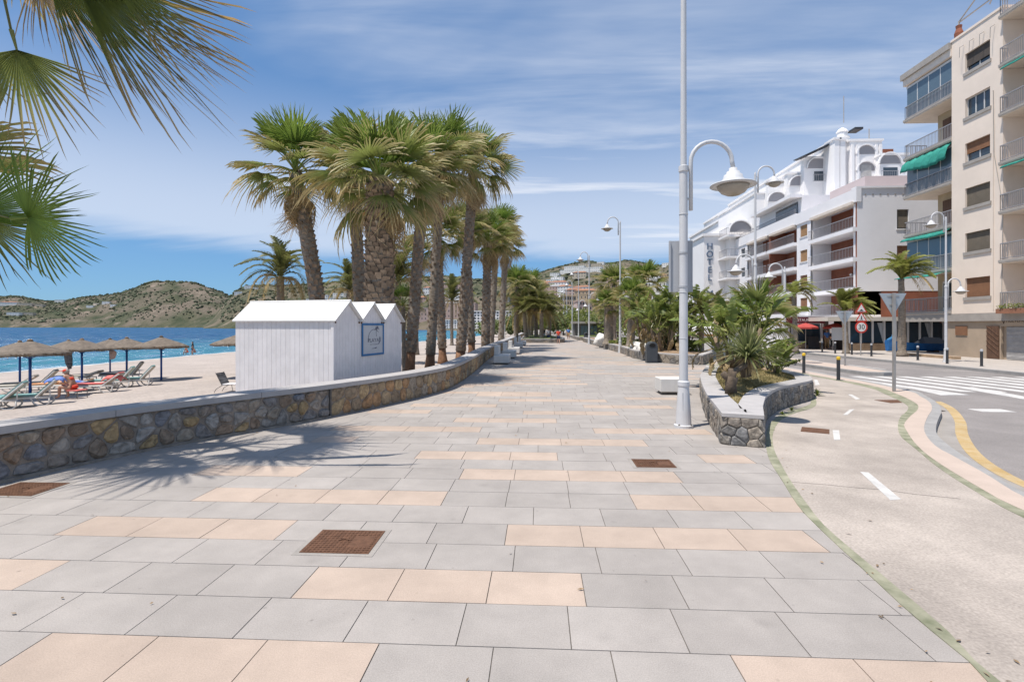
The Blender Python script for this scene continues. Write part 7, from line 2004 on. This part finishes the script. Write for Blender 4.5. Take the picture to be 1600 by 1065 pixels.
t = thing('motor_scooter', 'dark scooter with a top box parked against the beige wall', 'scooter', p_)
for x in (-.62, .62):
    o = MB().lathe(((.12, -.06), (.24, -.06), (.27, 0), (.24, .06), (.12, .06)), 18).build('tyre', m_boll, t, local=True); o.matrix_local = Matrix.Translation((x, 0, .27)) @ Matrix.Rotation(R(90), 4, 'X')
    o = MB().lathe(((.02, -.05), (.13, -.05), (.13, .05), (.02, .05)), 12).build('wheel_rim', m_post, t, local=True); o.matrix_local = Matrix.Translation((x, 0, .27)) @ Matrix.Rotation(R(90), 4, 'X')
m_scoot = mat('scooter_paint', (0.06, 0.06, 0.062), .35, .1, 4, spec=.6)
o = MB().tube([(-.55, 0, .42), (-.40, 0, .36), (-.1, 0, .30), (.2, 0, .42), (.45, 0, .60), (.80, 0, .66)], [.08, .13, .12, .19, .20, .08], 10).build('body', m_scoot, t, smooth=True, local=True)
MB().tube([(.1, 0, .70), (.4, 0, .78), (.75, 0, .80)], [.10, .13, .10], 8).build('seat', m_boll, t, smooth=True, local=True)
MB().tube([(-.62, 0, .28), (-.52, 0, .6), (-.42, 0, .98)], [.05, .10, .06], 8).build('front_fork', m_scoot, t, smooth=True, local=True)
MB().tube([(-.40, -.32, 1.02), (-.42, 0, .98), (-.40, .32, 1.02)], .02, 6).build('handlebar', m_boll, t, local=True)
o = MB().blob((.88, 0, 1.0), .22, 4, 2, .72, .05).build('top_box', m_boll, t, smooth=True, local=True)
for y in (-.36, .36): MB().tube([(-.40, y * .7, 1.02), (-.38, y, 1.18)], .01, 5).blob((-.38, y, 1.2), .06, 1, 1, .7, 0).build('mirror', m_boll, t, local=True)
MB().span(-.2, .25, -.14, .14, .25, .32).build('footboard', m_boll, t, local=True)
# low planter wall along the pavement
solid_ = thing('low_wall', 'low tan kerb wall on the pavement before the cream building', 'wall', (XF - 2.2, Yf(1560) - 2, 0))
MB().span(XF - 2.6, XF - 2.2, Yf(1562), Yf(1490) + 2, 0, .16).build('wall_block', m_stonew, solid_)

# ---------------------------------------------------------------- hotel behind, stepping up
ht = thing('hotel', 'white terraced hotel with arches, turret and vertical blue lettering', 'hotel', (26, 78, 0))
m_hot = mat('hotel_white', (0.80, 0.78, 0.77), 0.9, 0.04, 0.3)
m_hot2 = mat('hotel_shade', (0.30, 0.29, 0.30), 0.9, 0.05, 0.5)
def hot_tier(X, pc, ytop, pr, far_px, wins):
    yy0 = XP(pc, HOR, X).y; yy1 = XP(far_px, HOR, X).y; zt_ = XP(pc, ytop, X).z
    x1 = XY(pr, yy0)
    hs_ = []
    for r_ in range(wins):
        for c in range(3):
            hs_.append((8 + c * 3.2, 10.4 + c * 3.2, zt_ - 3.6 - r_ * 3.1, zt_ - 1.6 - r_ * 3.1))
    L = min(60, yy1 - yy0)
    mb = MB(); mb.facade((X, yy0, 0), (0, 1, 0), L, zt_, [h for h in hs_ if h[1] < L and h[2] > 0], .8, (-1, 0, 0)); mb.span(X + .85, x1, yy0 + .004, yy0 + L, 0, zt_ - .01)
    mb.add([(X, yy0, 0), (X + .9, yy0, 0), (X + .9, yy0, zt_), (X, yy0, zt_)], [(0, 1, 2, 3)]); mb.span(X, X + .86, yy0 + .01, yy0 + L, zt_ - .02, zt_)
    o = mb.build('terrace_block', m_hot, ht)
    MB().span(X - .25, x1, yy0 - .25, yy0 + L, zt_, zt_ + .35).build('cornice', m_hot, o)
    for h in hs_:
        if h[1] < L and h[2] > 0:
            MB().span(X + .7, X + .8, yy0 + h[0], yy0 + h[1], h[2], h[3]).build('window', m_hwin, o)
    return yy0, zt_, o
y1_, z1_, blk = hot_tier(23.6, 1100, 369, 1140, 1060, 4)
for i, ch in enumerate('HOTEL MU'):
    if ch == ' ': continue
    text_mesh(ch, 1.25, mat('hotel_letters', (0.07, 0.12, 0.20), .6, .1, 2), blk, frame(Vector((XY(1109, y1_), y1_ - .06, z1_ - 1.5 - i * 1.12)) - abs_loc(blk), Vector((1, 0, 0)), Vector((0, 0, 1)), Vector((0, -1, 0))), 'sign_letter', .06)
hot_tier(30.0, 1134, 340, 1168, 1078, 2)
hot_tier(34.0, 1160, 314, 1200, 1100, 2)
# balcony stack between the letters and the white block
yb_ = y1_ - .2
bx0, bx1 = XY(1137, yb_ - 3), XY(1158, yb_ - 3)
for k in range(5):
    z = 2.6 + k * 2.9
    s_ = solidbox('balcony_slab', ht, bx0 - .2, bx1 + 3, yb_ - 3, yb_ + 6, z, z + .25, m_hot); rail(s_, [(bx0 - .1, yb_ + .1), (bx0 - .1, yb_ - 2.9), (bx1, yb_ - 2.9)], z + .25, .95, .2)
solidbox('balcony_core', ht, bx0 + .8, bx1 + 5, yb_ - 1.6, yb_ + 6, 0, 16.3, m_hot)
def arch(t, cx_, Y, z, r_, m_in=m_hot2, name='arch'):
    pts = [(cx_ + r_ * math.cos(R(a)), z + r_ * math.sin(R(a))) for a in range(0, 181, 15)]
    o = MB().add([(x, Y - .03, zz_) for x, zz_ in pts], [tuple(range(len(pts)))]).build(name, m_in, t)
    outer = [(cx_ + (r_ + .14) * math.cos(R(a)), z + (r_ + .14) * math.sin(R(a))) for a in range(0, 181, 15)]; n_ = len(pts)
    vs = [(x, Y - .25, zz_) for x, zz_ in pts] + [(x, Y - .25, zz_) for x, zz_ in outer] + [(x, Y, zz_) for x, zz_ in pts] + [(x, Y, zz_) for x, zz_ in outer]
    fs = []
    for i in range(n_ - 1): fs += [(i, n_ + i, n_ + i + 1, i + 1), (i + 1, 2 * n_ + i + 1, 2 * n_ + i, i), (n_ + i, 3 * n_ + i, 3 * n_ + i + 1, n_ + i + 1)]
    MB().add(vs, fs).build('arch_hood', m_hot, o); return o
arch(ht, (bx0 + bx1) / 2 + .8, yb_ - 3.0, 14.8, 1.5)
YH = 66.0
def hbox(px0, px1, ytop, Y=YH, dep=14, m=m_hot, name='tower_block', cor=True):
    x0, x1 = XY(px0, Y), XY(px1, Y); z = YP(px0, ytop, Y).z
    o = solidbox(name, ht, x0, x1, Y, Y + dep, 8, z, m)
    if cor: MB().span(x0 - .15, x1 + .15, Y - .15, Y + dep, z, z + .25).build('cornice', m_hot, o)
    return o, (x0 + x1) / 2, z
def hwin(px0, px1, y0, y1, Y=YH, m=m_glass, name='window'):
    return MB().span(XY(px0, Y), XY(px1, Y), Y - .06, Y + .05, YP(px0, y1, Y).z, YP(px0, y0, Y).z).build(name, m, ht)
hbox(1180, 1214, 303, 70); hbox(1200, 1240, 283, 69); hbox(1230, 1262, 272, 68); o, cx_, z = hbox(1256, 1300, 248, 67)
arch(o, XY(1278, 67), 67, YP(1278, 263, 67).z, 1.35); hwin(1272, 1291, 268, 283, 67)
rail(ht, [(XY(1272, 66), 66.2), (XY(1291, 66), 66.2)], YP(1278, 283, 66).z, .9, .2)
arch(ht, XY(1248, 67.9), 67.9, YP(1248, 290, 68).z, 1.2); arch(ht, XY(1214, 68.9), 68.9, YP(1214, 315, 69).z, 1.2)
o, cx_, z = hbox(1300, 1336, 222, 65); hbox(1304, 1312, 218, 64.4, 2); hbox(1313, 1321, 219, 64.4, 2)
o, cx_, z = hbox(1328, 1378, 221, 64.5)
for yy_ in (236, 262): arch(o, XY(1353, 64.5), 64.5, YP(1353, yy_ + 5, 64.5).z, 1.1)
hwin(1345, 1361, 258, 279, 64.5, m_sh_white, 'blind')
for px in (1331, 1339, 1368, 1375): MB().span(XY(px, 64.3), XY(px, 64.3) + .28, 64.3, 64.5, 9, YP(px, 226, 64.5).z).build('pilaster', m_hot, o)
xt, zt_ = XY(1327, 66), YP(1327, 222, 66).z
MB().lathe(((.75, -.5), (.75, .9), (.85, .95), (.85, 1.1), (.6, 1.15), (.6, 1.7), (.7, 1.75), (.66, 1.85), (.42, 2.15), (.08, 2.35)), 14, (xt, 67.5, zt_)).build('turret', m_hot, ht)
MB().tube([(xt + .2, 67.5, zt_ + 3.0), (xt + .2, 67.5, zt_ + 6.4)], .05, 5).build('turret_mast', m_cslab, ht)
MB().span(xt + 1, xt + 2.0, 66.5, 68, zt_ + 1.8, zt_ + 2.05).build('flat_cowl', m_boll, ht)
MB().tube([(XY(1358, 66), 66, zt_), (XY(1358, 66), 66, zt_ + 1.6)], .06, 5).build('aerial', m_cslab, ht)
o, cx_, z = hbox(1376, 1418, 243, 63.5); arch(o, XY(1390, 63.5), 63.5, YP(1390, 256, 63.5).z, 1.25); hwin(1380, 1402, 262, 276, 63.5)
rail(ht, [(XY(1377, 62.6), 62.6), (XY(1404, 62.6), 62.6)], YP(1378, 279, 62.6).z, .9, .2)
MB().span(XY(1376, 62.5), XY(1405, 62.5), 62.5, 63.5, YP(1378, 281.5, 62.6).z, YP(1378, 279, 62.6).z).build('balcony_slab', m_hot, ht)
hbox(1379, 1396, 233, 66, 8, m_brick, 'roof_room', False)
# rooftop clutter: dark pergola slats and potted greenery
mb = MB()
for i in range(9): mb.box((XY(1255 + i * 4.2, 66), 66.5, YP(1255, 252 - i * 1.9, 66).z + .6), (.5, 2.2, .08), .2)
mb.build('pergola', m_boll, ht)
# ---------------------------------------------------------------- terrace cafe, kiosk and bits beyond the planter
t = thing('terrace_wall', 'plain white low wall behind the long planter', 'wall', G(1100, 560))
a, b2 = G(1064, 553), G(1143, 561)
d = (b2 - a); MB().box(tuple((a + b2) / 2 + Vector((0, 0, .62))), (d.length, .25, 1.25), math.atan2(d.y, d.x)).build('wall_block', m_wwall, t)
MB().box(tuple((a + b2) / 2 + Vector((0, 0, 1.28))), (d.length + .1, .33, .07), math.atan2(d.y, d.x)).build('coping', m_cap, t)
for i, px in enumerate((1082, 1100, 1116, 1130)):
    q = P(px, HOR, 46); q.z = 0
    t = thing('cafe_parasol', 'white cafe parasol on the terrace behind the white wall', 'parasol', q, 0, 'white cafe parasols')
    MB().tube([(0, 0, 0), (0, 0, 2.1)], .03, 6).build('pole', m_post, t, local=True)
    MB().lathe(((1.15, 1.72), (1.15, 1.80), (.5, 2.12), (.02, 2.3)), 8).build('canopy', mat('white_canvas', (.68, .67, .65), .8, .04, 3), t, local=True)
m_orng = mat('orange_wood', (0.36, 0.16, 0.06), .8, .2, 4)
for i, px in enumerate((1078, 1092, 1106, 1122)):
    q = P(px, HOR, 43.5); q.z = 0
    t = thing('terrace_fence', 'orange-brown wooden slat panel standing under the white cafe parasols', 'fence', q, 0, 'cafe fence panels')
    for j in range(6): MB().span(-.36 + j * .13, -.26 + j * .13, -.03, .03, .25, 1.3).build('slat', m_orng, t, local=True)
    MB().span(-.4, .42, -.04, -.03, 1.15, 1.25).build('top_rail', m_orng, t, local=True)
q = P(917, HOR, 78); q.z = 0
t = thing('kiosk', 'grey flat-roofed kiosk with dark glass front beside the far lawn', 'kiosk', q)
MB().span(-1.9, 2.8, 0, 4, 0, 2.35).build('wall', mat('kiosk_grey', (.13, .12, .115), .8, .1, 2), t, local=True)
MB().span(-2.2, 3.2, -.4, 4.2, 2.35, 2.7).build('roof', m_cslab, t, local=True)
for i in range(5): MB().span(-.9 + i * .5, -.5 + i * .5, -.03, .02, .4, 2.0).build('glass_panel', m_glass2, t, local=True)
q = P(941, HOR, 47); q.z = .6
o = MB().blob(tuple(q), .75, 5, 2, .9, .35).build('boulder', m_bench, smooth=True); tag(o, 'pale boulder on the lawn beside the stout palm trunk', 'boulder')
q = P(983, HOR, 33.5)
for i, (px, dep) in enumerate(((1000, 32.5), (1006, 32), (994, 34))):
    q = P(px, HOR, dep); q.z = .62
    o = MB().blob(tuple(q), .38, 7 + i, 2, .75, .35).build('boulder', m_bench, smooth=True); tag(o, 'pale rock lying on bare earth in the long planter', 'boulder', 'rocks in the long planter')
bpy.context.view_layer.update()
